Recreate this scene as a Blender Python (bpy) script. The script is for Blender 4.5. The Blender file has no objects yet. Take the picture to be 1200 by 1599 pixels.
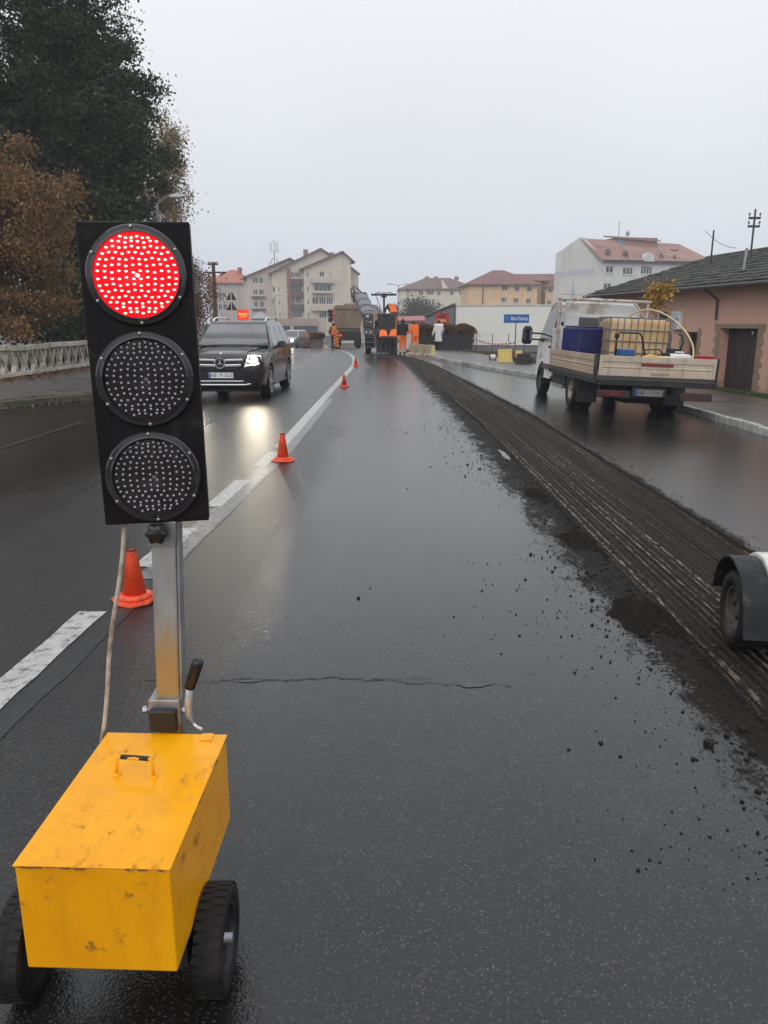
import bpy, bmesh, math, random
import numpy as np
from mathutils import Vector, Matrix, Euler, noise as mnoise
R = math.radians
random.seed(7); np.random.seed(7)
SC = bpy.context.scene
COL = SC.collection

# ------------------------------------------------------------------ camera
CAM_H = 1.6
PITCH = math.atan(295/1200.)
cam = bpy.data.cameras.new('camera'); cam_o = bpy.data.objects.new('camera', cam); COL.objects.link(cam_o)
cam_o.location = (0, 0, CAM_H); cam_o.rotation_euler = (R(90) - PITCH, 0, 0)
cam.sensor_fit = 'VERTICAL'; cam.sensor_height = 24; cam.lens = 24*1200/1599.
cam.clip_start = 0.05; cam.clip_end = 3000
SC.camera = cam_o

# ------------------------------------------------------------------ world: overcast sky
SUN_EL, SUN_ROT = R(40), R(205)
w = bpy.data.worlds.new('World'); SC.world = w; w.use_nodes = True
nt = w.node_tree; nt.nodes.clear()
N = nt.nodes.new; L = nt.links.new
out = N('ShaderNodeOutputWorld'); bg = N('ShaderNodeBackground'); bg.inputs[1].default_value = 1.0
sky = N('ShaderNodeTexSky'); sky.sky_type = 'NISHITA'; sky.sun_disc = False
sky.sun_elevation = SUN_EL; sky.sun_rotation = SUN_ROT; sky.dust_density = 4; sky.air_density = 1.2
sks = N('ShaderNodeMix'); sks.data_type = 'RGBA'; sks.blend_type = 'MULTIPLY'; sks.inputs[0].default_value = 1
sks.inputs[7].default_value = (.08, .08, .08, 1); L(sky.outputs[0], sks.inputs[6])
tc = N('ShaderNodeTexCoord'); sep = N('ShaderNodeSeparateXYZ'); L(tc.outputs['Generated'], sep.inputs[0])
rmp = N('ShaderNodeValToRGB'); L(sep.outputs[2], rmp.inputs[0])
e = rmp.color_ramp.elements
e[0].position = 0.0; e[0].color = (.70, .745, .82, 1)
e[1].position = 1.0; e[1].color = (1.22, 1.26, 1.32, 1)
a = e.new(.10); a.color = (.79, .83, .895, 1)
a = e.new(.34); a.color = (.93, .955, .99, 1)
cn = N('ShaderNodeTexNoise'); cn.inputs['Scale'].default_value = 2.2; cn.inputs['Detail'].default_value = 4
L(tc.outputs['Generated'], cn.inputs['Vector'])
cr = N('ShaderNodeMapRange'); cr.inputs[1].default_value = .3; cr.inputs[2].default_value = .7; cr.inputs[3].default_value = .965; cr.inputs[4].default_value = 1.035
L(cn.outputs[0], cr.inputs[0])
cm = N('ShaderNodeMix'); cm.data_type = 'RGBA'; cm.blend_type = 'MULTIPLY'; cm.inputs[0].default_value = 1
L(rmp.outputs[0], cm.inputs[6]); L(cr.outputs[0], cm.inputs[7])
mx = N('ShaderNodeMix'); mx.data_type = 'RGBA'; mx.inputs[0].default_value = .96
L(sks.outputs[2], mx.inputs[6]); L(cm.outputs[2], mx.inputs[7])
L(mx.outputs[2], bg.inputs[0]); L(bg.outputs[0], out.inputs[0])

sun = bpy.data.lights.new('sun', 'SUN'); sun.energy = .9; sun.angle = R(50); sun.color = (1, .97, .93)
sun_o = bpy.data.objects.new('sun', sun); COL.objects.link(sun_o); sun_o.location = (0, 0, 60)
sun_o.rotation_euler = (R(90) - SUN_EL, 0, R(180) - SUN_ROT + R(0))
VS = SC.view_settings
VS.view_transform = 'Standard'; VS.look = 'None'; VS.exposure = 0.0; VS.gamma = 1; VS.use_curve_mapping = False
SC.cycles.max_bounces = 5; SC.cycles.diffuse_bounces = 3; SC.cycles.glossy_bounces = 3; SC.cycles.transparent_max_bounces = 6; SC.cycles.volume_bounces = 0
SC.cycles.use_denoising = True

# ------------------------------------------------------------------ helpers
_c, _s = math.cos(PITCH), math.sin(PITCH)
def at(u, v, y):
    """photo pixel -> the point at ground distance y"""
    b = 800 - v
    d = (u - 600, 1200*_c + b*_s, -1200*_s + b*_c); t = y/d[1]
    return Vector((d[0]*t, y, CAM_H + d[2]*t))
def ux(u, y): return (u - 600)/1235.7*y
def vz(v, y): return at(600, v, y).z

def zg(x, y):
    """height of the street surface: cross-fall to the right, a gentle descent beyond the machine"""
    z = 0.
    if x > 2.6: z -= min(.3, .04*(x - 2.6))
    k = max(0., min(y, 80) - 40)
    return z - .0007*k*k

class MB:
    def __init__(s): s.v = []; s.f = []
    def add(s, vs, fs):
        o = len(s.v); s.v += [tuple(p) for p in vs]; s.f += [tuple(i + o for i in f) for f in fs]; return s
    def bx(s, x0, x1, y0, y1, z0, z1):
        return s.hexa([(x0, y0, z0), (x1, y0, z0), (x1, y1, z0), (x0, y1, z0), (x0, y0, z1), (x1, y0, z1), (x1, y1, z1), (x0, y1, z1)])
    def hexa(s, p): return s.add(p, [(3, 2, 1, 0), (4, 5, 6, 7), (0, 1, 5, 4), (1, 2, 6, 5), (2, 3, 7, 6), (3, 0, 4, 7)])
    def box(s, c, d, rot=(0, 0, 0)):
        m = Euler(rot).to_matrix(); c = Vector(c); q = []
        for z in (-.5, .5):
            for x, y in ((-.5, -.5), (.5, -.5), (.5, .5), (-.5, .5)): q.append(c + m @ Vector((x*d[0], y*d[1], z*d[2])))
        return s.hexa(q)
    def quad(s, a, b, c, d): return s.add([a, b, c, d], [(0, 1, 2, 3)])
    def panel(s, a, b, c, d, t):
        """a thin slab on the quad a b c d (counter-clockwise seen from outside), proud by t"""
        a, b, c, d = map(Vector, (a, b, c, d)); n = (b - a).cross(d - a).normalized()*t
        return s.hexa([a, b, c, d, a + n, b + n, c + n, d + n])
    def prism(s, poly, axis, a, b):
        def P(p, h): return {'x': (h, p[0], p[1]), 'y': (p[0], h, p[1]), 'z': (p[0], p[1], h)}[axis]
        n = len(poly)
        return s.add([P(p, a) for p in poly] + [P(p, b) for p in poly],
                     [tuple(range(n))[::-1], tuple(range(n, 2*n))] + [(i, (i+1) % n, n + (i+1) % n, n + i) for i in range(n)])
    def ring(s, c, ax, r, n, ph=0):
        ax = Vector(ax).normalized(); t = Vector((0, 0, 1)) if abs(ax.z) < .9 else Vector((1, 0, 0))
        u = ax.cross(t).normalized(); w_ = ax.cross(u)
        return [Vector(c) + u*(r*math.cos(ph + 2*math.pi*i/n)) + w_*(r*math.sin(ph + 2*math.pi*i/n)) for i in range(n)]
    def loft(s, rings, caps=True, closed=False):
        n = len(rings[0]); vs = [p for r in rings for p in r]; fs = []
        m = len(rings)
        for j in range(m if closed else m - 1):
            k = (j + 1) % m
            for i in range(n): fs.append((j*n + i, j*n + (i+1) % n, k*n + (i+1) % n, k*n + i))
        if caps and not closed: fs.append(tuple(range(n))[::-1]); fs.append(tuple(range((m-1)*n, m*n)))
        return s.add(vs, fs)
    def cyl(s, p0, p1, r0, r1=None, n=12):
        p0, p1 = Vector(p0), Vector(p1); ax = p1 - p0
        return s.loft([s.ring(p0, ax, r0, n), s.ring(p1, ax, r0 if r1 is None else r1, n)])
    def tube(s, path, r, n=8, closed=False):
        P = [Vector(p) for p in path]; rings = []; m = len(P)
        for i, p in enumerate(P):
            if closed: ax = P[(i+1) % m] - P[i-1]
            else: ax = P[min(i+1, m-1)] - P[max(i-1, 0)]
            rings.append(s.ring(p, ax, r[i] if isinstance(r, (list, tuple)) else r, n))
        return s.loft(rings, closed=closed)
    def lathe(s, prof, c=(0, 0, 0), ax=(0, 0, 1), n=24, closed=False):
        c = Vector(c); a = Vector(ax).normalized()
        return s.loft([s.ring(c + a*h, a, max(r, 1e-4), n) for r, h in prof], closed=closed, caps=not closed)
    def ell(s, c, r, n=12, m=8):
        return s.loft([[(c[0] + r[0]*math.sin(t)*math.cos(2*math.pi*i/n), c[1] + r[1]*math.sin(t)*math.sin(2*math.pi*i/n), c[2] - r[2]*math.cos(t)) for i in range(n)]
                       for t in [.05 + (math.pi - .1)*j/m for j in range(m + 1)]])
    def cap(s, a, b, ra, rb, n=8):
        """tapered capsule"""
        a, b = Vector(a), Vector(b); ax = (b - a); l = max(ax.length, 1e-5); ax = ax/l
        prof = [(ra*.02, -ra), (ra*.7, -ra*.72), (ra, 0), (rb, l), (rb*.7, l + rb*.72), (rb*.02, l + rb)]
        return s.lathe(prof, a, ax, n)
    def mesh(s, name):
        me = bpy.data.meshes.new(name); me.from_pydata(s.v, [], s.f); return me
    def build(s, name, mat, parent=None, smooth=False, bevel=0, sub=0, fix=True):
        me = s.mesh(name)
        if fix:
            bm = bmesh.new(); bm.from_mesh(me); bmesh.ops.recalc_face_normals(bm, faces=bm.faces); bm.to_mesh(me); bm.free()
        return put(name, me, mat, parent, smooth, bevel, sub)
def put(name, me, mat, parent=None, smooth=False, bevel=0, sub=0):
    o = bpy.data.objects.new(name, me); COL.objects.link(o)
    if mat: 
        me.materials.clear(); me.materials.append(mat)
    if parent: o.parent = parent
    if smooth:
        me.polygons.foreach_set('use_smooth', [True]*len(me.polygons))
    if bevel:
        b = o.modifiers.new('bevel', 'BEVEL'); b.width = bevel; b.segments = 2; b.limit_method = 'ANGLE'; b.angle_limit = R(40)
    if sub:
        b = o.modifiers.new('sub', 'SUBSURF'); b.levels = sub; b.render_levels = sub
    return o
def fastmesh(name, V, F):
    """V (n,3) array, F (m,k) array of equal-sized faces"""
    me = bpy.data.meshes.new(name); k = F.shape[1]
    me.vertices.add(len(V)); me.vertices.foreach_set('co', np.asarray(V, 'f').ravel())
    me.loops.add(F.size); me.loops.foreach_set('vertex_index', F.ravel().astype('i'))
    me.polygons.add(len(F)); me.polygons.foreach_set('loop_start', (np.arange(len(F))*k).astype('i')); me.polygons.foreach_set('loop_total', np.full(len(F), k, 'i'))
    me.update(calc_edges=True); me.validate(); return me
def smooth_by_angle(o, deg=35):
    bm = bmesh.new(); bm.from_mesh(o.data)
    for f in bm.faces: f.smooth = True
    for e_ in bm.edges:
        if len(e_.link_faces) == 2 and e_.calc_face_angle(0) > R(deg): e_.smooth = False
    bm.to_mesh(o.data); bm.free(); return o
def tag(o, label=None, cat=None, group=None, kind=None):
    if label: o['label'] = label
    if cat: o['category'] = cat
    if group: o['group'] = group
    if kind: o['kind'] = kind
    return o
def thing(name, loc, label, cat, rot=(0, 0, 0), group=None):
    o = bpy.data.objects.new(name, None); COL.objects.link(o); o.location = loc; o.rotation_euler = rot; o.empty_display_size = .1
    return tag(o, label, cat, group)
def struct(o): o['kind'] = 'structure'; return o
def dup(o, parent=None):
    c = o.copy(); COL.objects.link(c); c.parent = parent
    for ch in list(o.children): dup(ch, c)
    return c
def like(o, parent, loc=None, rot=None):
    c = o.copy(); COL.objects.link(c); c.parent = parent
    if loc is not None: c.location = loc
    if rot is not None: c.rotation_euler = rot
    return c
def boolcut(o, cutter):
    """subtract a builder's shape from a mesh object and keep only the result"""
    c = cutter.build('cutter', None); c.parent = o.parent
    m = o.modifiers.new('b', 'BOOLEAN'); m.operation = 'DIFFERENCE'; m.object = c; m.solver = 'EXACT'
    dg = bpy.context.evaluated_depsgraph_get(); me = bpy.data.meshes.new_from_object(o.evaluated_get(dg))
    o.modifiers.clear(); o.data = me; cm_ = c.data; bpy.data.objects.remove(c); bpy.data.meshes.remove(cm_); return o
def text(s, size, mat, parent, loc, rot=(R(90), 0, 0), name='lettering', ext=.002, align='CENTER', sx=1., font_w=0):
    cu = bpy.data.curves.new('t', 'FONT'); cu.body = s; cu.size = size; cu.extrude = ext; cu.align_x = align; cu.align_y = 'CENTER'; cu.resolution_u = 3; cu.offset = font_w
    t = bpy.data.objects.new('t', cu); COL.objects.link(t)
    dg = bpy.context.evaluated_depsgraph_get(); me = bpy.data.meshes.new_from_object(t.evaluated_get(dg)); me.name = name
    bpy.data.objects.remove(t); bpy.data.curves.remove(cu)
    o = put(name, me, mat, parent); o.location = loc; o.rotation_euler = rot; o.scale = (sx, 1, 1); o['kind'] = 'stuff'; return o

# ------------------------------------------------------------------ materials
def nodes(name):
    m = bpy.data.materials.new(name); m.use_nodes = True; t = m.node_tree; t.nodes.clear()
    o = t.nodes.new('ShaderNodeOutputMaterial'); p = t.nodes.new('ShaderNodeBsdfPrincipled'); t.links.new(p.outputs[0], o.inputs[0])
    return m, t, p
def rgb(c): return (c[0], c[1], c[2], 1)
class NT:
    def __init__(s, t): s.t = t
    def n(s, typ, **k):
        x = s.t.nodes.new(typ)
        for a_, b_ in k.items(): setattr(x, a_, b_)
        return x
    def l(s, a_, b_): s.t.links.new(a_, b_)
    def co(s, mode='Object', scale=None):
        if mode == 'World': o = s.n('ShaderNodeNewGeometry').outputs['Position']
        else: o = s.n('ShaderNodeTexCoord').outputs[mode]
        if scale:
            m = s.n('ShaderNodeMapping'); m.inputs['Scale'].default_value = scale; s.l(o, m.inputs[0]); o = m.outputs[0]
        return o
    def noise(s, vec, scale, detail=4, rough=.55):
        x = s.n('ShaderNodeTexNoise'); x.inputs['Scale'].default_value = scale; x.inputs['Detail'].default_value = detail; x.inputs['Roughness'].default_value = rough
        if vec is not None: s.l(vec, x.inputs['Vector'])
        return x.outputs[0]
    def rng(s, v, a0, a1, b0, b1, sm=False):
        x = s.n('ShaderNodeMapRange'); x.interpolation_type = 'SMOOTHSTEP' if sm else 'LINEAR'
        for i, q in enumerate((a0, a1, b0, b1)): x.inputs[i+1].default_value = q
        s.l(v, x.inputs[0]); return x.outputs[0]
    def mix(s, f, a_, b_, mode='MIX'):
        x = s.n('ShaderNodeMix'); x.data_type = 'RGBA'; x.blend_type = mode
        for i, q in ((0, f), (6, a_), (7, b_)):
            if hasattr(q, 'node'): s.l(q, x.inputs[i])
            elif i == 0: x.inputs[0].default_value = q
            else: x.inputs[i].default_value = rgb(q)
        return x.outputs[2]
    def math(s, op, a_, b_=None):
        x = s.n('ShaderNodeMath'); x.operation = op
        for i, q in enumerate((a_, b_)):
            if q is None: continue
            if hasattr(q, 'node'): s.l(q, x.inputs[i])
            else: x.inputs[i].default_value = q
        return x.outputs[0]
    def bump(s, hgt, strength, dist):
        x = s.n('ShaderNodeBump'); x.inputs['Strength'].default_value = strength; x.inputs['Distance'].default_value = dist; s.l(hgt, x.inputs['Height']); return x.outputs[0]
_M = {}
def mat(name, col, rough=.6, metal=0, var=.25, scale=3., bump=0, bscale=60, coat=0, dirt=None, damt=.5, dscale=2., spec=.5, mode='Object', objvar=0., streak=False, fine=None):
    """painted / worn surface: base colour, mottling, an optional second colour in patches (dirt), fine relief"""
    if name in _M: return _M[name]
    m, t, p = nodes(name); g = NT(t); v = g.co(mode)
    n1 = g.noise(v, scale, 5)
    c = g.mix(g.rng(n1, .25, .75, 0, 1), [k*(1 - var) for k in col], [min(1, k*(1 + var)) for k in col])
    if fine:
        n3 = g.noise(v, fine, 2); c = g.mix(g.rng(n3, .3, .7, 0, .5), c, [k*.6 for k in col])
    if dirt:
        vv = g.co(mode, (dscale*3, dscale*3, dscale*.35)) if streak else g.co(mode, (dscale,)*3)
        n2 = g.noise(vv, 1.0, 8, .65)
        c = g.mix(g.rng(n2, .62 - damt*.35, .72, 0, 1, True), c, dirt)
    if objvar:
        oi = g.n('ShaderNodeObjectInfo'); hs = g.n('ShaderNodeHueSaturation'); g.l(c, hs.inputs['Color'])
        g.l(g.rng(oi.outputs['Random'], 0, 1, 1 - objvar, 1 + objvar), hs.inputs['Value']); c = hs.outputs[0]
    g.l(c, p.inputs['Base Color'])
    g.l(g.rng(n1, .3, .7, max(.02, rough*.8), min(1, rough*1.2)), p.inputs['Roughness'])
    p.inputs['Metallic'].default_value = metal; p.inputs['Coat Weight'].default_value = coat; p.inputs['Coat Roughness'].default_value = .05
    p.inputs['Specular IOR Level'].default_value = spec
    if bump: g.l(g.bump(g.noise(v, bscale, 3), bump, .01), p.inputs['Normal'])
    _M[name] = m; return m
def emit(name, col, strength, base=(.02, .02, .02)):
    if name in _M: return _M[name]
    m, t, p = nodes(name); p.inputs['Base Color'].default_value = rgb(base); p.inputs['Emission Color'].default_value = rgb(col); p.inputs['Emission Strength'].default_value = strength; p.inputs['Roughness'].default_value = .6; p.inputs['Specular IOR Level'].default_value = .05
    _M[name] = m; return m
def glass_dark(name='window glass', col=(.03, .035, .04), rough=.06):
    if name in _M: return _M[name]
    m, t, p = nodes(name); g = NT(t)
    n_ = g.noise(g.co('Object'), .8, 3); g.l(g.mix(g.rng(n_, .35, .65, 0, 1), [k*.6 for k in col], [k*1.8 for k in col]), p.inputs['Base Color'])
    p.inputs['Roughness'].default_value = rough; p.inputs['Specular IOR Level'].default_value = .9
    _M[name] = m; return m
BLACKP = mat('black plastic', (.012, .012, .013), .38, var=.3)
RUBBER = mat('tyre rubber', (.011, .0105, .0105), .65, var=.4, scale=20, bump=.2, bscale=90, dirt=(.032, .028, .025), damt=.3, dscale=6, spec=.3)
STEEL = mat('galvanised steel', (.34, .36, .38), .42, .75, var=.25, scale=9, dirt=(.22, .2, .18), damt=.4, dscale=7)
CHROME = mat('chrome', (.8, .8, .82), .12, 1, var=.05)
DARKM = mat('dark underbody', (.015, .015, .016), .6, var=.4, scale=6, dirt=(.05, .043, .036), damt=.4)
WHITEP = mat('white plastic', (.72, .72, .7), .4, var=.08)
CARGLASS = glass_dark('car glass', (.045, .046, .05), .05)
GLASS = glass_dark('window glass')
PLATEW = mat('plate white', (.75, .75, .74), .4, var=.06)
PLATEB = mat('plate blue', (.02, .05, .3), .4, var=.06)
INK = mat('black ink', (.012, .012, .014), .5, var=.1)
def rustpaint(name, col, dirt=(.09, .045, .02), damt=.35, **k): return mat(name, col, dirt=dirt, damt=damt, **k)
# ================================================================== THE STREET
def curve(y): return -max(0, y - 29)**2/250.
def cl(y): return (-1.78 + .048*y if y < 10 else -1.30 + .010*(min(y, 29) - 10)) + curve(y)      # right edge of the centre line
def xl(y):
    k = min(1, max(0, (y - 13.5)/6.)); k = k*k*(3 - 2*k)
    return -7.75*(1 - k) - 5.15*k + curve(y)
def xr(y):
    k = min(1, max(0, (y - 17)/19.)); k = k*k*(3 - 2*k)
    return 6.05*(1 - k) + 2.45*k + curve(y)
def sl(y): return 1.55 - .026*max(0, y - 13) - .007*max(0, y - 31)**2 + curve(y)*.6          # left and right edges of the milled strip
def sr(y): return 2.66 - .040*max(0, y - 14) - .006*max(0, y - 31)**2 + curve(y)*.6
STRIP_END = 42.5

def asphalt():
    m, t, p = nodes('wet asphalt'); g = NT(t); v = g.co('World')
    vo = g.n('ShaderNodeTexVoronoi'); vo.inputs['Scale'].default_value = 125; g.l(v, vo.inputs['Vector'])
    sepc = g.n('ShaderNodeSeparateColor'); g.l(vo.outputs['Color'], sepc.inputs[0])
    vo2 = g.n('ShaderNodeTexVoronoi'); vo2.inputs['Scale'].default_value = 210; g.l(v, vo2.inputs['Vector'])
    big = g.noise(g.co('World', (1, .35, 1)), .55, 5, .6)
    mid = g.noise(v, 3.2, 6, .6)
    fine = g.noise(v, 240, 2)
    stone = g.math('POWER', sepc.outputs[0], 2.6)
    stone2 = g.math('MULTIPLY', g.math('MULTIPLY', stone, g.rng(vo.outputs['Distance'], .30, .55, 1, 0, True)), g.rng(g.noise(v, 9., 6, .75), .34, .62, .30, 1))
    base = g.mix(g.rng(mid, .3, .7, 0, 1), (.0075, .0073, .0074), (.0165, .0158, .015))
    base = g.mix(g.rng(fine, .35, .7, 0, .6), base, (.011, .011, .012))
    base = g.mix(g.math('MULTIPLY', stone2, .9), base, (.135, .122, .108))
    base = g.mix(g.rng(g.noise(v, .45, 5, .6), .35, .65, .45, 0), base, (.008, .008, .0085))
    # dust and fines thrown out beside the milled strip
    at_ = g.n('ShaderNodeAttribute'); at_.attribute_name = 'dust'
    dn = g.noise(g.co('World', (1, .45, 1)), 6, 8, .7); dn2 = g.noise(v, 38, 5, .7)
    dd = g.math('ADD', g.math('ADD', at_.outputs['Fac'], g.rng(dn, .25, .75, -.42, .42)), g.rng(dn2, .25, .75, -.28, .28))
    dust = g.rng(dd, .36, .60, 0, 1, True)
    base = g.mix(dust, base, g.mix(dn2, (.006, .0055, .005), (.022, .018, .015)))
    g.l(base, p.inputs['Base Color'])
    sx = g.n('ShaderNodeSeparateXYZ'); g.l(v, sx.inputs[0])
    trk = g.noise(g.co('World', (1.6, .03, 1)), 1., 3, .5)      # tyre-polished bands along the lane
    film = g.math('ADD', g.rng(sx.outputs[0], -1.3, -.2, -.22, .20, True), g.rng(sx.outputs[0], -4.2, -2.0, .32, 0, True))       # more standing water in the middle of the lane
    wet = g.rng(g.math('ADD', g.math('ADD', g.math('MULTIPLY', big, .65), g.math('MULTIPLY', trk, .35)), film), .36, .66, 0, 1, True)
    ro = g.rng(wet, 0, 1, .30, .14)
    ro = g.math('ADD', ro, g.math('MULTIPLY', dust, .5))
    g.l(ro, p.inputs['Roughness']); g.l(g.rng(dust, 0, 1, .52, .08), p.inputs['Specular IOR Level'])
    hgt = g.math('ADD', g.math('MULTIPLY', vo.outputs['Distance'], .8), g.math('ADD', g.math('MULTIPLY', vo2.outputs['Distance'], .5), g.math('MULTIPLY', dust, g.math('MULTIPLY', dn2, 5.))))
    x = g.n('ShaderNodeBump'); x.inputs['Distance'].default_value = .004; g.l(hgt, x.inputs['Height'])
    g.l(g.rng(wet, 0, 1, .50, .17), x.inputs['Strength'])
    y = g.n('ShaderNodeBump'); y.inputs['Distance'].default_value = .02; y.inputs['Strength'].default_value = .06; g.l(mid, y.inputs['Height']); g.l(x.outputs[0], y.inputs['Normal'])
    g.l(y.outputs[0], p.inputs['Normal']); return m
ASPH = asphalt()

ys = list(np.concatenate([np.arange(-4, 12, .5), np.arange(12, 44, 1.), np.arange(44, 111, 3.)]))
def road():
    V, F, D = [], [], []
    def sheet(cols, rows):
        o = len(V)
        for y in rows:
            for x, dd in cols(y): V.append((x, y, zg(x, y))); D.append(dd)
        n = len(cols(rows[0]))
        for j in range(len(rows) - 1):
            for i in range(n - 1): a_ = o + j*n + i; F.append((a_, a_+1, a_+n+1, a_+n))
    offs = [0, .08, .16, .26, .38, .52, .7, .95, 1.3, 1.8, 2.4]
    def left(y):
        s0 = sl(y); q = [(xl(y), 0)] + [(xl(y) + (s0 - 2.4 - xl(y))*k, 0) for k in (.25, .5, .75)]
        return q + [(s0 - o_, max(0, 1 - o_/(.40 if y < 3.6 else .40 + .16*min(1, (y - 3.6)/2.)))) for o_ in offs[::-1]]
    def right(y):
        s0 = sr(y); e_ = xr(y) + .02
        return [(s0 + (e_ - s0)*k, max(0, .75 - k*(e_ - s0)*4.)) for k in (0, .04, .1, .2, .4, .7, 1)]
    r1 = [y for y in ys if y <= STRIP_END] + [STRIP_END]
    r1 = sorted(set(r1)); sheet(left, r1); sheet(right, r1)
    r2 = [STRIP_END] + [y for y in ys if y > STRIP_END]
    sheet(lambda y: [(xl(y) + (xr(y) - xl(y))*k/10, .0) for k in range(11)], r2)
    me = bpy.data.meshes.new('road'); me.from_pydata(V, [], F)
    a_ = me.attributes.new('dust', 'FLOAT', 'POINT'); a_.data.foreach_set('value', D)
    return struct(put('road', me, ASPH, smooth=True))
ROAD = road()

# --- milled strip: a recessed channel with real lengthwise grooves
def milled():
    m, t, p = nodes('milled asphalt'); g = NT(t)
    st = g.noise(g.co('UV', (58, 9, 1)), 1., 4, .65)
    st2 = g.noise(g.co('UV', (34, .09, 1)), 1., 4, .62); st3 = g.noise(g.co('UV', (38, .5, 1)), 1., 4, .6)
    grit = g.noise(g.co('World'), 90, 4, .7)
    wv = g.n('ShaderNodeTexWave'); wv.wave_type = 'BANDS'; wv.bands_direction = 'X'; wv.inputs['Scale'].default_value = 6.2; wv.inputs['Distortion'].default_value = 1.6; wv.inputs['Detail'].default_value = 3; wv.inputs['Detail Scale'].default_value = 1.5
    g.l(g.co('UV', (1, .06, 1)), wv.inputs['Vector'])
    base = g.mix(g.rng(grit, .3, .7, 0, 1), (.0070, .0056, .0045), (.038, .029, .022))
    base = g.mix(g.math('MULTIPLY', g.rng(st3, .50, .66, 0, 1), .35), base, (.050, .037, .029))
    li = g.math('MULTIPLY', g.math('MULTIPLY', g.rng(st, .45, .57, 0, 1), g.rng(st2, .50, .60, 0, 1)), g.math('MULTIPLY', g.rng(wv.outputs[0], .45, .95, 0, 1), g.rng(grit, .3, .6, .35, 1)))
    base = g.mix(g.rng(wv.outputs[0], .0, .45, .6, 0), base, (.004, .0038, .0035))  # groove shade and crest light also drawn into the colour, over the relief
    base = g.mix(g.math('MULTIPLY', li, .95), base, (.36, .295, .235))
    g.l(base, p.inputs['Base Color']); g.l(g.rng(grit, .3, .7, .6, .95), p.inputs['Roughness']); p.inputs['Specular IOR Level'].default_value = .12
    g.l(g.bump(grit, .7, .012), p.inputs['Normal'])
    nx = 74; rows = [1.2]
    while rows[-1] < STRIP_END - .02: rows.append(min(STRIP_END, rows[-1] + .035 + rows[-1]*.0062))
    rg = np.random.RandomState(3); prof = rg.uniform(-1, 1, nx)*.012; prof = prof + np.where(np.arange(nx) % 3 == 0, .005, -.003)
    ph = rg.uniform(0, 6, nx); V = []; UV = []
    for y in rows:
        a_, b_ = sl(y), sr(y); jit = rg.uniform(-.0035, .0035, nx)
        for i in range(nx):
            k = i/(nx - 1.); x = a_ + (b_ - a_)*k
            d = -.034 + prof[i]*(.6 + .4*math.sin(y*2.1 + ph[i])) + jit[i]
            d -= .012*math.exp(-((k - .93)/.035)**2)
            d = min(d, -.004) if 0 < i < nx - 1 else -.0
            V.append((x, y, zg(x, y) + d)); UV.append((x - .5*(a_ + b_), y))
    F = np.array([(j*nx + i, j*nx + i + 1, (j+1)*nx + i + 1, (j+1)*nx + i) for j in range(len(rows) - 1) for i in range(nx - 1)])
    me = fastmesh('milled_strip', np.array(V), F)
    uv = me.uv_layers.new(name='UVMap'); uv.data.foreach_set('uv', np.array(UV)[F.ravel()].astype('f').ravel())
    # cut face at the machine end
    o = put('milled_strip', me, m); o.parent = ROAD; return o
milled()

# --- paint
PAINT = mat('worn road paint', (.47, .465, .445), .42, var=.15, scale=8, dirt=(.05, .048, .046), damt=.42, dscale=18, mode='World', fine=120, bump=.15)
GHOST = mat('scraped old paint', (.040, .0395, .038), .34, var=.3, scale=9, dirt=(.013, .013, .013), damt=.95, dscale=9, mode='World', fine=150)
def ribbon(name, pts, mt, zo, parent=ROAD, rag=0.):
    V, F = [], []
    for (xa, xb, y) in pts:
        ja, jb = random.uniform(-rag, rag), random.uniform(-rag, rag)
        V += [(xa + ja, y, zg(xa, y) + zo), (xb + jb, y, zg(xb, y) + zo)]
    F = [(2*i, 2*i + 1, 2*i + 3, 2*i + 2) for i in range(len(pts) - 1)]
    me = bpy.data.meshes.new(name); me.from_pydata(V, [], F); return put(name, me, mt, parent)
for y0, y1 in ((2.0, 4.12), (4.95, 5.95), (6.7, 7.9), (8.72, 9.75)):
    n_ = 14; ribbon('lane_marking', [(cl(y) - .155, cl(y), y) for y in np.linspace(y0, y1, n_)], PAINT, .004, rag=.006)
ribbon('lane_marking', [(cl(y) - .16, cl(y), y) for y in np.concatenate([np.arange(10.1, 40, .7), np.arange(40, 66, 1.2)])], PAINT, .004, rag=.004)
ribbon('old_lane_marking', [(cl(y) + .03, cl(y) + .14, y) for y in np.arange(1.6, 4.7, .25)], GHOST, .003, rag=.012)
GHOST2 = mat('worn paint with painted sheen', (.21, .205, .195), .36, var=.25, scale=9, dirt=(.05, .05, .048), damt=.6, dscale=12, mode='World', fine=140)  # old paint, lightened in colour to carry its wet sheen
ribbon('old_lane_marking', [(cl(y) - .06, cl(y) + .13, y) for y in np.arange(4.7, 17, .25)], GHOST2, .0025, rag=.012)
ribbon('old_lane_marking', [(-5.1, -4.98, y) for y in np.arange(9.2, 13, .3)], GHOST, .003, rag=.012)
ribbon('old_lane_marking', [(-7.0 + .02*y, -6.9 + .02*y, y) for y in np.arange(10, 13.4, .3)], GHOST, .003, rag=.012)

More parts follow.
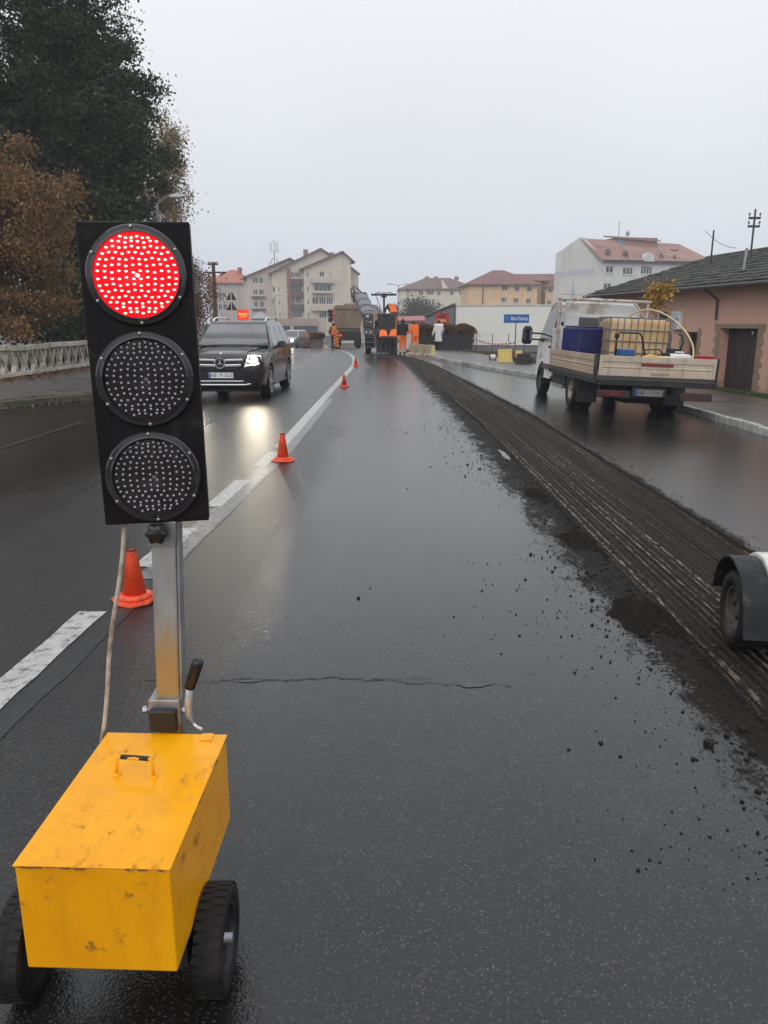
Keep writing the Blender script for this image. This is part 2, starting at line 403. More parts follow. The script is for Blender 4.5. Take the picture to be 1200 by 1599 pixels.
# --- crack across the lane with a little standing water
CRK = mat('crack', (.006, .006, .006), .8, var=.2)
def crack(xs, ybase, wd, seed):
    rg = random.Random(seed); P = []; y = ybase
    for x in xs: y += rg.uniform(-.012, .012) + (ybase - y)*.1; P.append((x, y, wd*rg.uniform(.4, 1.3)))
    V = []
    for x, y, w_ in P: V += [(x, y - w_, .0025), (x, y + w_, .0025)]
    me = bpy.data.meshes.new('crack'); me.from_pydata(V, [], [(2*i, 2*i+2, 2*i+3, 2*i+1) for i in range(len(P) - 1)]); return put('crack', me, CRK, ROAD)
crack(np.arange(-1.1, .12, .018), 3.255, .0035, 1); crack(np.arange(.10, .60, .02), 3.21, .0025, 5); crack(np.arange(-.05, .25, .02), 3.28, .0015, 9)
m_, t_, p_ = nodes('standing water'); p_.inputs['Base Color'].default_value = (.03, .03, .032, 1); p_.inputs['Roughness'].default_value = .03
def puddle(cx, cy, rx, ry, seed):
    rg = random.Random(seed); n = 22
    ph = [rg.uniform(0, 6) for _ in range(4)]
    V = [(cx + rx*(1 + .25*math.sin(3*a + ph[0]) + .2*math.sin(5*a + ph[1]))*math.cos(a), cy + ry*(1 + .3*math.sin(2*a + ph[2]) + .2*math.sin(7*a + ph[3]))*math.sin(a)) for a in [2*math.pi*i/n for i in range(n)]]
    me = bpy.data.meshes.new('puddle'); me.from_pydata([(x, y, zg(x, y) + .003) for x, y in V], [], [tuple(range(n))]); return put('puddle', me, m_, ROAD)
puddle(.40, 3.205, .075, .018, 1); puddle(-.62, 3.245, .06, .012, 2); puddle(1.50, 9.5, .035, .45, 3)

# --- ground sheet to the horizon
GRND = mat('wet ground', (.045, .043, .036), .8, var=.5, scale=.6, mode='World', bump=.4, bscale=9)
g_ = MB(); xs_ = [-1500, -300, -90, 110, 330, 1500]; ys_ = [-200, -20, 46, 64, 84, 300, 2500]
g_.v = [(x, y, -.42 if y < 50 else -1.35) for y in ys_ for x in xs_]
g_.f = [(j*6 + i, j*6 + i + 1, j*6 + i + 7, j*6 + i + 6) for j in range(6) for i in range(5)]
struct(g_.build('ground', GRND, fix=False))

# --- pavements with kerbstones
PAVE = mat('wet pavement', (.105, .10, .095), .38, var=.22, scale=1.5, dirt=(.05, .047, .042), damt=.6, dscale=1.2, mode='World', fine=90, bump=.2, bscale=70)
KERB = mat('kerb concrete', (.26, .255, .24), .6, var=.3, scale=5, dirt=(.06, .055, .045), damt=.65, dscale=3, fine=60, objvar=.25, bump=.5, bscale=30)
KERBW = mat('kerb with lime paint', (.42, .415, .40), .6, var=.2, scale=5, dirt=(.12, .112, .10), damt=.75, dscale=4, objvar=.15, bump=.4, bscale=30)
KERBO = mat('mossy old kerb', (.075, .072, .06), .75, var=.4, scale=6, dirt=(.035, .042, .015), damt=.6, dscale=4, objvar=.25, bump=.7, bscale=25)
def strip_mesh(name, fa, fb, rows, zo, mt, nc=6):
    V = []; n = nc + 1
    for y in rows:
        for i in range(n):
            x = fa(y) + (fb(y) - fa(y))*i/nc; V.append((x, y, zg(x, y) + zo))
    me = bpy.data.meshes.new(name); me.from_pydata(V, [], [(j*n + i, j*n + i + 1, j*n + n + i + 1, j*n + n + i) for j in range(len(rows) - 1) for i in range(nc)])
    return struct(put(name, me, mt, smooth=True))
PR = strip_mesh('pavement', lambda y: xr(y) + .13, lambda y: xr(y) + (3.1 if y < 20 else 3.1 + (y - 20)*.1), [y for y in ys if y <= 62], .11, PAVE)
PL = strip_mesh('pavement', lambda y: -10.9 + curve(y), lambda y: xl(y) - .13, [y for y in ys if y <= 62], .12, PAVE)
def kerb(fx, sgn, y0, y1, step, mt, parent, white=None, rag=.01):
    y = y0
    while y < y1:
        x0, x1 = fx(y), fx(y + step - .012); ln = math.hypot(step, x1 - x0)
        b = MB(); h0 = random.uniform(-rag, rag)
        b.box((0, 0, 0), (.13, ln - .014, .26))
        o = b.build('kerbstone', (white if white and random.random() < .7 else mt), parent, bevel=.018)
        xm, ym = (x0 + x1)/2 + sgn*.065, y + step/2
        o.location = (xm, ym, zg(xm, ym) + .0 + h0); o.rotation_euler = (random.uniform(-.012, .012), random.uniform(-.03, .03), -math.atan2(x1 - x0, step)); y += step
kerb(xr, 1, 7.5, 14, .5, KERBW, PR, KERBW, .012); kerb(xr, 1, 14, 46, 1.0, KERB, PR, KERBW, .008)
kerb(xl, -1, 8, 40, 1.0, KERBO, PL, None, .02)
# verge with grass in front of the house
VERGE = mat('trampled earth', (.05, .042, .03), .85, var=.4, scale=2, mode='World', bump=.6, bscale=25, dirt=(.03, .045, .012), damt=.6, dscale=1.2)
strip_mesh('verge', lambda y: xr(y) + (3.1 if y < 20 else 3.1 + (y - 20)*.1), lambda y: 14 + max(0, y - 20)*.4, [y for y in ys if y <= 62], .10, VERGE, 4)
LITTER = mat('leaf litter', (.06, .034, .018), .8, var=.5, scale=3, mode='World', bump=.8, bscale=30, dirt=(.03, .022, .014), damt=.7, dscale=2, fine=18)
strip_mesh('bank', lambda y: -42, lambda y: -10.9 + curve(y), [y for y in ys if y <= 62], .10, LITTER, 4)
def blades(name, n, area, h, mt, label, cat, zo=.1, wd=.012):
    rg = np.random.RandomState(abs(hash(name)) % 1000 if False else len(name)*7 + n % 97); x, y = area(rg, n)
    a_ = rg.uniform(0, 6.28, n); hh = h*rg.uniform(.4, 1.1, n); lean = rg.normal(0, .35, (n, 2))*hh[:, None]
    z = np.array([zg(p, q) for p, q in zip(x, y)]) + zo
    b0 = np.stack([x - wd*np.cos(a_), y - wd*np.sin(a_), z], 1); b1 = np.stack([x + wd*np.cos(a_), y + wd*np.sin(a_), z], 1)
    tp = np.stack([x + lean[:, 0], y + lean[:, 1], z + hh], 1)
    V = np.stack([b0, b1, tp], 1).reshape(-1, 3); F = np.arange(3*n).reshape(-1, 3)
    return tag(put(name, fastmesh(name, V, F), mt), label, cat, kind='stuff')
GRASS = mat('grass', (.055, .085, .02), .6, var=.5, scale=4, mode='World')
GRASSD = mat('dry grass', (.085, .075, .03), .7, var=.5, scale=3, mode='World')
blades('grass', 9000, lambda r, n: ((lambda y: (9.0 - (y - 20)*.15 + r.uniform(-.05, .5, n) + 0*y, y))(r.uniform(14, 24, n))), .09, GRASS, 'low green grass strip at the foot of the pink house', 'grass')
blades('weeds', 9000, lambda r, n: ((lambda y: (np.array([xr(q) for q in y]) + 3.2 + r.gamma(2., .55, n), y))(r.uniform(22, 46, n))), .13, GRASSD, 'scrubby grass behind the pavement below the white building', 'grass')
blades('kerb_moss', 3500, lambda r, n: ((lambda y: (np.array([xl(q) for q in y]) - .14 - np.abs(r.normal(0, .12, n)), y))(r.uniform(9, 24, n))), .05, GRASSD, 'moss and dead grass along the left kerb', 'moss', .115, .008)

# --- loose debris beside the cut
def chunks(name, P, S, mt, parent=None):
    base = np.array([(1, 0, 0), (-1, 0, 0), (0, 1, 0), (0, -1, 0), (0, 0, 1), (0, 0, -1)], float)
    tri = np.array([(0, 2, 4), (2, 1, 4), (1, 3, 4), (3, 0, 4), (2, 0, 5), (1, 2, 5), (3, 1, 5), (0, 3, 5)])
    n = len(P); rg = np.random.RandomState(n); V = base[None]*(S[:, None, None])*rg.uniform(.55, 1.25, (n, 6, 3))
    V[:, :, 2] *= .7; a_ = rg.uniform(0, 6.28, n); c, s = np.cos(a_)[:, None], np.sin(a_)[:, None]
    X = V[:, :, 0]*c - V[:, :, 1]*s; Y = V[:, :, 0]*s + V[:, :, 1]*c
    V = np.stack([X, Y, V[:, :, 2]], 2) + P[:, None, :]
    return put(name, fastmesh(name, V.reshape(-1, 3), (tri[None] + 6*np.arange(n)[:, None, None]).reshape(-1, 3)), mt, parent)
CHIP = mat('asphalt crumbs', (.011, .0105, .010), .6, spec=.25, var=.5, scale=30, mode='World', bump=.5, bscale=120)
rg = np.random.RandomState(11); n_ = 26000
yy = 1.9 + 34*rg.beta(1.0, 2.2, n_); sd = np.where(rg.uniform(0, 1, n_) < .12, -1, 1)
off = rg.gamma(1.0, .21, n_)*(1 + .35*np.sin(yy*1.7) + .3*np.sin(yy*.63 + 1))
xx = np.array([(sl(y) - o + .06) if s > 0 else (sr(y) + o*.35 - .03) for y, o, s in zip(yy, off, sd)])
ss = np.clip(rg.lognormal(-5.85, .62, n_), .0013, .02)
pp = np.stack([xx, yy, [zg(x, y) + .3*s for x, y, s in zip(xx, yy, ss)]], 1)
tag(chunks('asphalt_debris', pp, ss, CHIP), 'dark crumbs of milled asphalt scattered along the cut', 'debris', kind='stuff')
n_ = 9000; yy = 1.9 + 30*rg.beta(1., 2.4, n_); kk = rg.beta(.8, 1.3, n_); xx = np.array([sl(y) + (sr(y) - sl(y))*k for y, k in zip(yy, kk)])
ss = np.clip(rg.lognormal(-5.5, .5, n_), .002, .02); pp = np.stack([xx, yy, [zg(x, y) - .028 + .2*s for x, y, s in zip(xx, yy, ss)]], 1)
tag(chunks('milled_grit', pp, ss, mat('brown grit', (.045, .036, .029), .7, var=.6, scale=20, mode='World')), 'brown grit lying in the milled groove', 'grit', kind='stuff')
# heaps of fines
def heap(cx, cy, rx, ry, h, seed):
    rg = np.random.RandomState(seed); n = 64; V = []
    for j in range(n):
        for i in range(n):
            a_, b_ = -1 + 2*i/(n-1), -1 + 2*j/(n-1); r = math.hypot(a_, b_)
            nz = mnoise.fractal(Vector((a_*2.2 + seed*7, b_*2.2, .3)), .9, 2., 5)
            z = h*(1.05 - r**1.1*1.6 + .75*nz) + rg.uniform(0, .010)
            V.append((cx + rx*1.5*a_, cy + ry*1.5*b_, zg(cx, cy) + (z if r < .93 else min(z, -.01))))
    F = np.array([(j*n+i, j*n+i+1, j*n+n+i+1, j*n+n+i) for j in range(n-1) for i in range(n-1)])
    return put('debris_heap', fastmesh('debris_heap', np.array(V), F), mat('asphalt fines', (.015, .0125, .0105), .9, var=.6, scale=40, mode='World', bump=.8, bscale=110, spec=.08))
for k, (cx, cy, rx, ry, h, lb) in enumerate(((1.44, 4.05, .13, .24, .040, 'low heap of black asphalt fines beside the parked white machine'), (1.47, 5.6, .09, .24, .03, 'small dark heap of asphalt fines at the cut edge'), (1.46, 7.2, .08, .3, .025, 'thin pile of black fines on the left lip of the cut'))):
    tag(heap(cx, cy, rx, ry, h, k), lb, 'debris', 'heaps of asphalt fines')
def lump(x, y, r, seed):
    rg = random.Random(seed); bm = bmesh.new(); bmesh.ops.create_icosphere(bm, subdivisions=2, radius=r)
    for v in bm.verts: v.co *= rg.uniform(.72, 1.22); v.co.z *= .75
    me = bpy.data.meshes.new('asphalt_lump'); bm.to_mesh(me); bm.free(); o = put('asphalt_lump', me, CHIP); o.location = (x, y, zg(x, y) + r*.45); o.rotation_euler.z = rg.uniform(0, 6); return o
LB = ['largest asphalt lump lying on the wet lane at the right', 'asphalt lump nearest the right edge of the picture', 'flat asphalt lump just behind the largest one', 'asphalt lump beside the reddish milled corner', 'small asphalt lump left of the largest one', 'lone asphalt pebble in the middle of the lane above the crack']
for k, (u, v_, r) in enumerate(((1107, 1163, .021), (1175, 1178, .017), (1160, 1142, .015), (1135, 1150, .013), (1083, 1187, .009), (560, 1040 - 105, .010))):
    b = 800 - v_; d = (u - 600, 1200*_c + b*_s, -1200*_s + b*_c); t = -CAM_H/d[2]
    tag(lump(d[0]*t, d[1]*t, r, k), LB[k], 'asphalt lump', 'loose lumps of asphalt')
# ================================================================== PORTABLE TRAFFIC LIGHT
YEL = mat('yellow enamel', (.86, .40, .006), .30, var=.05, scale=2, coat=.5, dirt=(.11, .06, .025), damt=.06, dscale=9, fine=None)
_m, _t, _p = nodes('yellow enamel scuffed'); _g = NT(_t); _v = _g.co('Object')
_c0 = _g.mix(_g.rng(_g.noise(_v, 4, 4), .3, .7, 0, 1), (.84, .335, .0), (.93, .41, .001))
_sc = _g.noise(_g.co('Object', (1, .25, 1)), 34, 8, .75); _big = _g.noise(_v, 7.5, 4, .6)
_mask = _g.math('MULTIPLY', _g.rng(_sc, .53, .64, 0, 1, True), _g.rng(_big, .50, .64, 0, 1, True))
_c0 = _g.mix(_g.math('MULTIPLY', _mask, .85), _c0, (.10, .05, .018))
_vd = _g.n('ShaderNodeVectorMath'); _vd.operation = 'DISTANCE'; _g.l(_v, _vd.inputs[0]); _vd.inputs[1].default_value = (-.66, 1.51, .486)      # grimy patch on the lid's near left corner
_gr = _g.math('MULTIPLY', _g.rng(_vd.outputs['Value'], .02, .17, 1, 0, True), _g.rng(_g.noise(_g.co('Object', (1, .6, 1)), 30, 9, .85), .555, .61, 0, 1, True)); _mask = _g.math('MAXIMUM', _mask, _gr)
_c0 = _g.mix(_g.math('MULTIPLY', _gr, .9), _c0, (.06, .035, .015))
_sm = _g.noise(_g.co('Object', (3, 3, .6)), 5, 6, .6); _c0 = _g.mix(_g.math('MULTIPLY', _g.rng(_sm, .5, .8, 0, 1), .35), _c0, (.45, .18, .01))
_t.links.new(_c0, _p.inputs['Base Color']); _g.l(_g.rng(_mask, 0, 1, .24, .7), _p.inputs['Roughness']); _p.inputs['Specular IOR Level'].default_value = .32; _g.l(_g.bump(_g.noise(_v, 9, 3), .10, .01), _p.inputs['Normal'])
YELS = _m
RUSTE = mat('chipped edge', (.10, .045, .018), .8, var=.5, scale=60)
HEADB = mat('signal head black', (.0065, .005, .006), .5, spec=.2, var=.4, scale=9, dirt=(.03, .028, .028), damt=.25, dscale=10)
TL = thing('portable_traffic_light', (0, 0, 0), 'portable traffic light on a yellow two-wheeled battery box, red lit', 'traffic light')
# battery box: x -.79..-.45, y 1.40..1.945
def box_pt(x, y): return (-.787 + x*.338 + y*.012, 1.40 + y*.545 - .012*x)
def box_slab(name, x0, x1, y0, y1, z0, z1, mt, bev, taper=0):
    b = MB(); q = []
    for z, tp in ((z0, taper), (z1, 0)):
        for x, y in ((x0 + tp, y0 + tp), (x1 - tp, y0 + tp), (x1 - tp, y1 - tp), (x0 + tp, y1 - tp)): q.append(box_pt(x, y) + (z,))
    b.hexa(q); return b.build(name, mt, TL, bevel=bev)
bx_ = box_slab('battery_box', .008, .992, .006, .994, .222, .4795, YELS, .004, .0)
lid = box_slab('lid', 0, 1, 0, 1, .4815, .486, YELS, .0015)
rim_ = MB()
for k in range(26):
    t = random.random(); ln = random.uniform(.01, .07); 
    if k < 18: a_, b_ = box_pt(t, -.0035), box_pt(min(1, t + ln), -.0035)
    else: a_, b_ = box_pt(1.004, t), box_pt(1.004, min(1, t + ln*.6))
    rim_.cyl(a_ + (.4845 - random.uniform(0, .003),), b_ + (.4845 - random.uniform(0, .003),), random.uniform(.0008, .002), n=5)
tag(rim_.build('edge_chips', RUSTE, lid), kind='stuff')
# lid handle
hx0, hy0 = box_pt(.30, .62); hx1, hy1 = box_pt(.585, .61)
hm = MB(); pth = [(hx0, hy0, .486), (hx0 + .002, hy0 + .006, .527), (hx0 + .006, hy0 + .008, .532), (hx1 - .006, hy1 + .008, .532), (hx1 - .002, hy1 + .006, .527), (hx1, hy1, .486)]
hm.tube(pth, .0042, 8); han = hm.build('handle', YELS, lid, smooth=True)
gm = MB(); gm.tube([(hx0 + .012, hy0 + .008, .533), ((hx0 + hx1)/2, hy0 + .007, .5315), (hx1 - .012, hy1 + .008, .533)], .0062, 8); gm.build('worn_tape', BLACKP, han, smooth=True)
for hx, hy in ((hx0, hy0), (hx1, hy1)):
    q = MB(); q.lathe([(.011, .4862), (.010, .490), (.005, .492)], (hx, hy, 0), n=12); q.build('handle_foot', YELS, han)
hg = MB(); px_, py_ = box_pt(.80, .962); hg.box((px_ + .015, py_, .4885), (.034, .036, .004)); hg.build('hinge_tab', YELS, lid, bevel=.001)
# wheels
def wheel(parent, c, r, wd, tyre=RUBBER, rimmat=STEEL, side=1, lugs=28, rim_r=.62, nh=6, name='wheel', dish=.25):
    """axle along x; side +1: outer face towards +x"""
    W = bpy.data.objects.new(name, None); COL.objects.link(W); W.parent = parent; W.location = c; W.empty_display_size = .05
    b = MB(); h = wd/2; rr = r*rim_r
    prof = [(rr, -h*.82), (rr + (r-rr)*.35, -h), (r*.93, -h*.96), (r*.985, -h*.7), (r, -h*.3), (r, h*.3), (r*.985, h*.7), (r*.93, h*.96), (rr + (r-rr)*.35, h), (rr, h*.82)]
    b.lathe(prof, ax=(1, 0, 0), n=40, closed=True)
    b.build('tyre', tyre, W, smooth=True)
    tr = MB()
    for i in range(lugs):
        a_ = 2*math.pi*i/lugs
        for sx in (-.5, .5):
            aa = a_ + (.5*math.pi/lugs*2 if sx > 0 else 0)
            tr.box((sx*h*.95, (r + .0)*math.cos(aa), (r + .0)*math.sin(aa)), (h*.82, r*2*math.pi/lugs*.66, r*.018), (aa + math.pi/2, 0, 0))
    tag(tr.build('tread', tyre, W), kind='stuff')
    rm = MB(); o = h*.82*side
    rm.lathe([(rr*1.02, -o), (rr*1.02, o), (rr*.93, o), (rr*.90, o*.55), (rr*.6, o*(.55 - dish)), (rr*.28, o*(.7 - dish)), (rr*.2, o*(.9 - dish)), (.001, o*(.9 - dish))], ax=(1, 0, 0), n=32)
    ro = rm.build('rim', rimmat, W); smooth_by_angle(ro)
    hl = MB()
    for i in range(nh):
        a_ = 2*math.pi*i/nh; hl.cyl((o*(.56 - dish*.8), rr*.62*math.cos(a_), rr*.62*math.sin(a_)), (o*(.60 - dish*.2), rr*.62*math.cos(a_), rr*.62*math.sin(a_)), rr*.11, n=10)
    tag(hl.build('rim_holes', DARKM, ro), kind='stuff')
    return W
BR = mat('black wheel rim', (.018, .018, .02), .45, var=.3, scale=20)
wheel(TL, (-.412, 1.590, .127), .127, .07, rimmat=BR, side=1, lugs=34, rim_r=.66)
wheel(TL, (-.872, 1.578, .127), .127, .07, rimmat=BR, side=-1, lugs=34, rim_r=.66)
ax_ = MB(); ax_.cyl((-.90, 1.577, .127), (-.374, 1.592, .127), .012, n=10); ax_.build('axle', STEEL, TL, smooth=True)
for x_ in (-.76, -.50): br_ = MB(); br_.bx(x_, x_ + .04, 1.5, 1.62, .13, .221); br_.build('axle_bracket', BR, TL)
lg = MB(); lg.bx(-.60, -.56, 1.955, 1.985, .0, .27); lg.bx(-.63, -.53, 1.93, 2.0, 0, .012); lg.build('support_foot', STEEL, TL, bevel=.003)
# pole
def slantbox(b, p0, p1, hw, hd):
    q = []
    for p in (p0, p1):
        for x, y in ((-hw, -hd), (hw, -hd), (hw, hd), (-hw, hd)): q.append((p[0] + x, p[1] + y, p[2]))
    return b.hexa(q)
_m, _t, _p = nodes('pole galvanised, lower part stained yellow'); _g = NT(_t)
_sp = _g.n('ShaderNodeSeparateXYZ'); _g.l(_g.co('Object'), _sp.inputs[0])
_n = _g.noise(_g.co('Object', (1, 1, .5)), 14, 6, .65); _z = _g.math('ADD', _sp.outputs[2], _g.rng(_n, .2, .8, -.10, .10))
_b = _g.mix(_g.rng(_n, .3, .7, 0, 1), (.27, .275, .27), (.40, .41, .41))
_b = _g.mix(_g.rng(_z, .66, .86, .95, 0, True), _b, (.44, .28, .11))  # turns yellow brown towards the lower end of the pole
_g.l(_b, _p.inputs['Base Color']); _p.inputs['Metallic'].default_value = .35; _p.inputs['Roughness'].default_value = .42
b = MB(); slantbox(b, (-.621, 2.0, .26), (-.588, 2.0, 1.10), .0325, .025); b.build('pole', _m, TL, bevel=.005)
b = MB(); slantbox(b, (-.5835, 2.0, .30), (-.5505, 2.0, 1.085), .0035, .020); b.build('guide_rail', STEEL, TL, bevel=.001)
b = MB(); slantbox(b, (-.593, 2.0, 1.02), (-.588, 2.0, 1.09), .037, .030); b.build('collar', STEEL, TL, bevel=.003)
# socket clamp, its black end cap, crank
b = MB(); b.bx(-.66, -.572, 1.957, 2.06, .502, .578); b.build('clamp', STEEL, TL, bevel=.004)
b = MB(); b.bx(-.654, -.578, 1.935, 1.956, .49, .556); b.build('end_cap', BLACKP, TL, bevel=.006)
b = MB(); b.cyl((-.673, 1.975, .54), (-.56, 1.975, .54), .006, n=8); b.cyl((-.680, 1.975, .54), (-.668, 1.975, .54), .011, n=6); b.cyl((-.566, 1.975, .54), (-.556, 1.975, .54), .011, n=6); b.build('bolt', STEEL, TL)
cr_ = MB(); cr_.tube([(-.545, 1.98, .49), (-.552, 1.97, .53), (-.546, 1.955, .57), (-.535, 1.94, .63)], [.006, .010, .011, .009], 10); cko = cr_.build('crank', mat('zinc handle', (.55, .56, .57), .35, .4, var=.1), TL, smooth=True)
cr_ = MB(); cr_.lathe([(.010, 0), (.0155, .003), (.0165, .03), (.0165, .085), (.014, .098), (.006, .102)], (-.5365, 1.942, .624), Vector((.024, -.014, .062)), 14); cr_.build('grip', BLACKP, cko, smooth=True)
cr_ = MB(); cr_.tube([(-.545, 1.98, .495), (-.53, 1.972, .487), (-.515, 1.96, .4875)], .004, 6); cr_.build('cable_end', WHITEP, TL)
# black star knob under the head
b = MB(); prof = []; kc = Vector((-.597, 1.958, 1.063)); n_ = 40
for yy_, sc in ((0, .9), (-.006, 1), (-.022, 1), (-.028, .82)):
    prof.append([kc + Vector((math.cos(2*math.pi*i/n_)*(.026 + .0035*math.cos(6*2*math.pi*i/n_))*sc, yy_, math.sin(2*math.pi*i/n_)*(.026 + .0035*math.cos(6*2*math.pi*i/n_))*sc)) for i in range(n_)])
b.loft(prof); b.build('clamp_knob', BLACKP, TL, smooth=True)
# cord
rope = mat('old white cord', (.50, .44, .36), .8, var=.25, scale=30, dirt=(.22, .17, .12), damt=.5, dscale=18)
b = MB(); p0, p1 = at(195, 815, 1.985), at(158, 1160, 1.95)
b.tube([p0 + (p1 - p0)*t + Vector((.004*math.sin(t*9), 0, .0)) for t in np.linspace(0, 1, 14)], .0062, 8); tag(b.build('cord', rope, TL, smooth=True), 'cream cord hanging from the signal head down behind the box')
# signal head, built in its own frame: x across, z up, facing -y
HD = bpy.data.objects.new('signal_head', None); COL.objects.link(HD); HD.parent = TL; HD.location = (-.597, 1.962, 1.088); HD.rotation_euler = (0, R(-.6), R(9))
b = MB(); b.bx(-.1325, .1325, 0, .042, 0, .75); b.build('housing', HEADB, HD, bevel=.004)
_m, _t, _p = nodes('clear lens cover'); _g = NT(_t); _t.nodes.remove(_p); _a = _g.n('ShaderNodeBsdfTransparent'); _a.inputs[0].default_value = (.97, .97, .97, 1); _b = _g.n('ShaderNodeBsdfGlossy'); _b.inputs['Roughness'].default_value = .04
_x = _g.n('ShaderNodeMixShader'); _x.inputs[0].default_value = .01; _g.l(_a.outputs[0], _x.inputs[1]); _g.l(_b.outputs[0], _x.inputs[2]); _g.l(_x.outputs[0], [q for q in _t.nodes if q.type == 'OUTPUT_MATERIAL'][0].inputs[0])
LENSC = _m
_m, _t, _p = nodes('lens rim'); _p.inputs['Base Color'].default_value = (.022, .019, .021, 1); _p.inputs['Roughness'].default_value = .15; _p.inputs['Coat Weight'].default_value = .5
LRIM = _m
SCREW = mat('screw', (.45, .44, .44), .35, .8, var=.2)
REDON = emit('red lamp disc', (1, .004, .012), 1.35, (.3, .004, .004)); LEDON = emit('red led lit', (1, .42, .36), 4.0)
DARKL = mat('dark reflector', (.030, .026, .028), .85, spec=.1, var=.3, scale=14); LEDOFF = mat('led off', (.60, .60, .61), .35, var=.1)
ROWS = [(.088, 6), (.078, 8), (.0655, 10), (.0525, 11), (.038, 12), (.024, 12), (.009, 12), (-.007, 12), (-.022, 12), (-.036, 12), (-.0505, 11), (-.064, 10), (-.0765, 8), (-.087, 6)]
for k, (zc, on) in enumerate(((.625, True), (.375, False), (.125, False))):
    S = bpy.data.objects.new('lamp', None); COL.objects.link(S); S.parent = HD; S.location = (0, -.0015, zc); S['label'] = ['lit red lamp at the top', 'unlit lamp in the middle', 'unlit lamp at the bottom'][k]
    b = MB(); b.lathe([(.1005, 0), (.1005, .0035), (.001, .0045)], ax=(0, -1, 0), n=56); b.build('reflector', REDON if on else DARKL, S, smooth=False)
    b = MB(); b.lathe([(.101, 0), (.119, 0), (.119, .006), (.116, .0095), (.107, .0105), (.103, .014), (.101, .014)], ax=(0, -1, 0), n=64, closed=True); smooth_by_angle(b.build('lens_ring', LRIM, S), 30)
    b = MB()
    for z, n in ROWS:
        hw = math.sqrt(.094**2 - z*z)*.985
        for i in range(n):
            x = -hw + 2*hw*i/(n - 1); zz = z + .0022*math.sin(i*2.1 + z*90)
            r_ = .0028 if on else .0030; b.lathe([(r_, .004), (r_*.92, .006), (r_*.4, .0078)], (x, 0, zz), (0, -1, 0), 8)
            if on: b.lathe([(r_*.8, .004), (r_*.7, .006), (r_*.3, .0072)], (x + .0028, 0, zz), (0, -1, 0), 8)
    tag(b.build('leds', LEDON if on else LEDOFF, S, smooth=True), kind='stuff')
    b = MB(); b.box((.002, -.0052, 0), (.010, .0012, .008), (0, R(20), 0)); b.build('centre_stud', LEDON if on else mat('stud', (.16, .16, .16), .4), S)
    b = MB(); b.lathe([(.1015, .0115), (.096, .0150), (.07, .0185), (.035, .0205), (.012, .0212)], ax=(0, -1, 0), n=56, closed=False); b.build('lens_cover', LENSC, S, smooth=True)
    for a_ in (90, 30, -30, -90, 210, 150):
        q = MB(); q.lathe([(.0042, .0095), (.004, .0125), (.0015, .0135)], (.1125*math.cos(R(a_ + 2)), 0, .1125*math.sin(R(a_ + 2))), (0, -1, 0), 10); q.build('screw', SCREW, S, smooth=True)

# ================================================================== CONES
CONEM = mat('orange cone plastic', (.78, .075, .02), .45, var=.12, scale=9, dirt=(.16, .03, .015), damt=.35, dscale=11, objvar=.06)
CONED = mat('cone scuffs', (.05, .015, .01), .7, var=.4)
def make_cone():
    t = thing('traffic_cone', (0, 0, 0), 'x', 'traffic cone', group='orange traffic cones along the centre line')
    b = MB(); n = 8; q = []
    for z, r in ((0, .125), (.006, .128), (.022, .122)):
        q.append([(r*(1.12 if i % 2 else 1.0)*math.cos(2*math.pi*i/16 + .2), r*(1.12 if i % 2 else 1.0)*math.sin(2*math.pi*i/16 + .2), z + .004*math.sin(i)) for i in range(16)])
    b.loft(q); b.build('base', CONEM, t, bevel=.004)
    b = MB(); b.lathe([(.098, .021), (.102, .030), (.096, .042), (.078, .047), (.070, .05)], n=28); b.build('collar', CONEM, t, smooth=True)
    b = MB(); b.lathe([(.071, .048), (.030, .312), (.029, .322), (.025, .325), (.022, .318)], n=28); bo = b.build('body', CONEM, t, smooth=True)
    b = MB(); b.lathe([(.0305, .318), (.0275, .3265), (.0235, .327), (.0235, .318)], n=24, closed=True); b.build('top_rim', CONED, bo, smooth=True)
    return t
cone0 = make_cone()
for k, (x, y, s, rz, lb) in enumerate(((-1.475, 4.30, .97, .3, 'orange cone nearest the camera, behind the hanging cord'), (-1.205, 9.05, 1.0, 1.2, 'orange cone on the line in the headlight glare ahead of the black car'), (-1.02, 20.0, .96, .1, 'small orange cone where the line begins to bend'), (-1.08, 29.6, 1.0, .8, 'farthest orange cone, before the road works'))):
    c = cone0 if k == 0 else dup(cone0)
    c.location = (x, y, zg(x, y) + .0045); c.scale = (s,)*3; c.rotation_euler = (0, R([0, 0, -2, 1][k]), rz); c['label'] = lb

# ================================================================== WHITE MACHINE AT THE RIGHT EDGE (wheel, mudguard and body corner in view)
CREAM = mat('off white machine paint', (.66, .65, .60), .35, var=.08, scale=4, dirt=(.28, .25, .2), damt=.35, dscale=5, coat=.3)
MUD = mat('mudguard plastic', (.010, .011, .013), .5, spec=.3, var=.3, scale=12, dirt=(.06, .055, .05), damt=.4, dscale=8)
gxc, gyc = 1.90, 3.72
TR = thing('compact_machine', (gxc, gyc, -.03), 'white compact machine with black mudguard standing on the milled strip, cut off by the frame', 'machine', rot=(0, 0, R(-8)))
wheel(TR, (-.04, 0, .20), .20, .15, side=-1, lugs=22, rim_r=.58, rimmat=mat('muddy rim', (.05, .048, .045), .6, var=.5, scale=25, dirt=(.09, .07, .05), damt=.5, dscale=20))
b = MB(); q = []
for i in range(13):
    a_ = R(192 - 15.5*i); r1, r2 = .262, .272
    cy_, cz_ = math.cos(a_), math.sin(a_)
    fl = .03 if i in (0,) else 0
    q.append([(-.135, r1*cy_*1.02 - fl, .20 + r1*cz_), (-.005, r1*cy_*1.02 - fl, .20 + r1*cz_), (-.005, r2*cy_*1.02 - fl, .205 + r2*cz_), (-.135, r2*cy_*1.02 - fl, .205 + r2*cz_)])
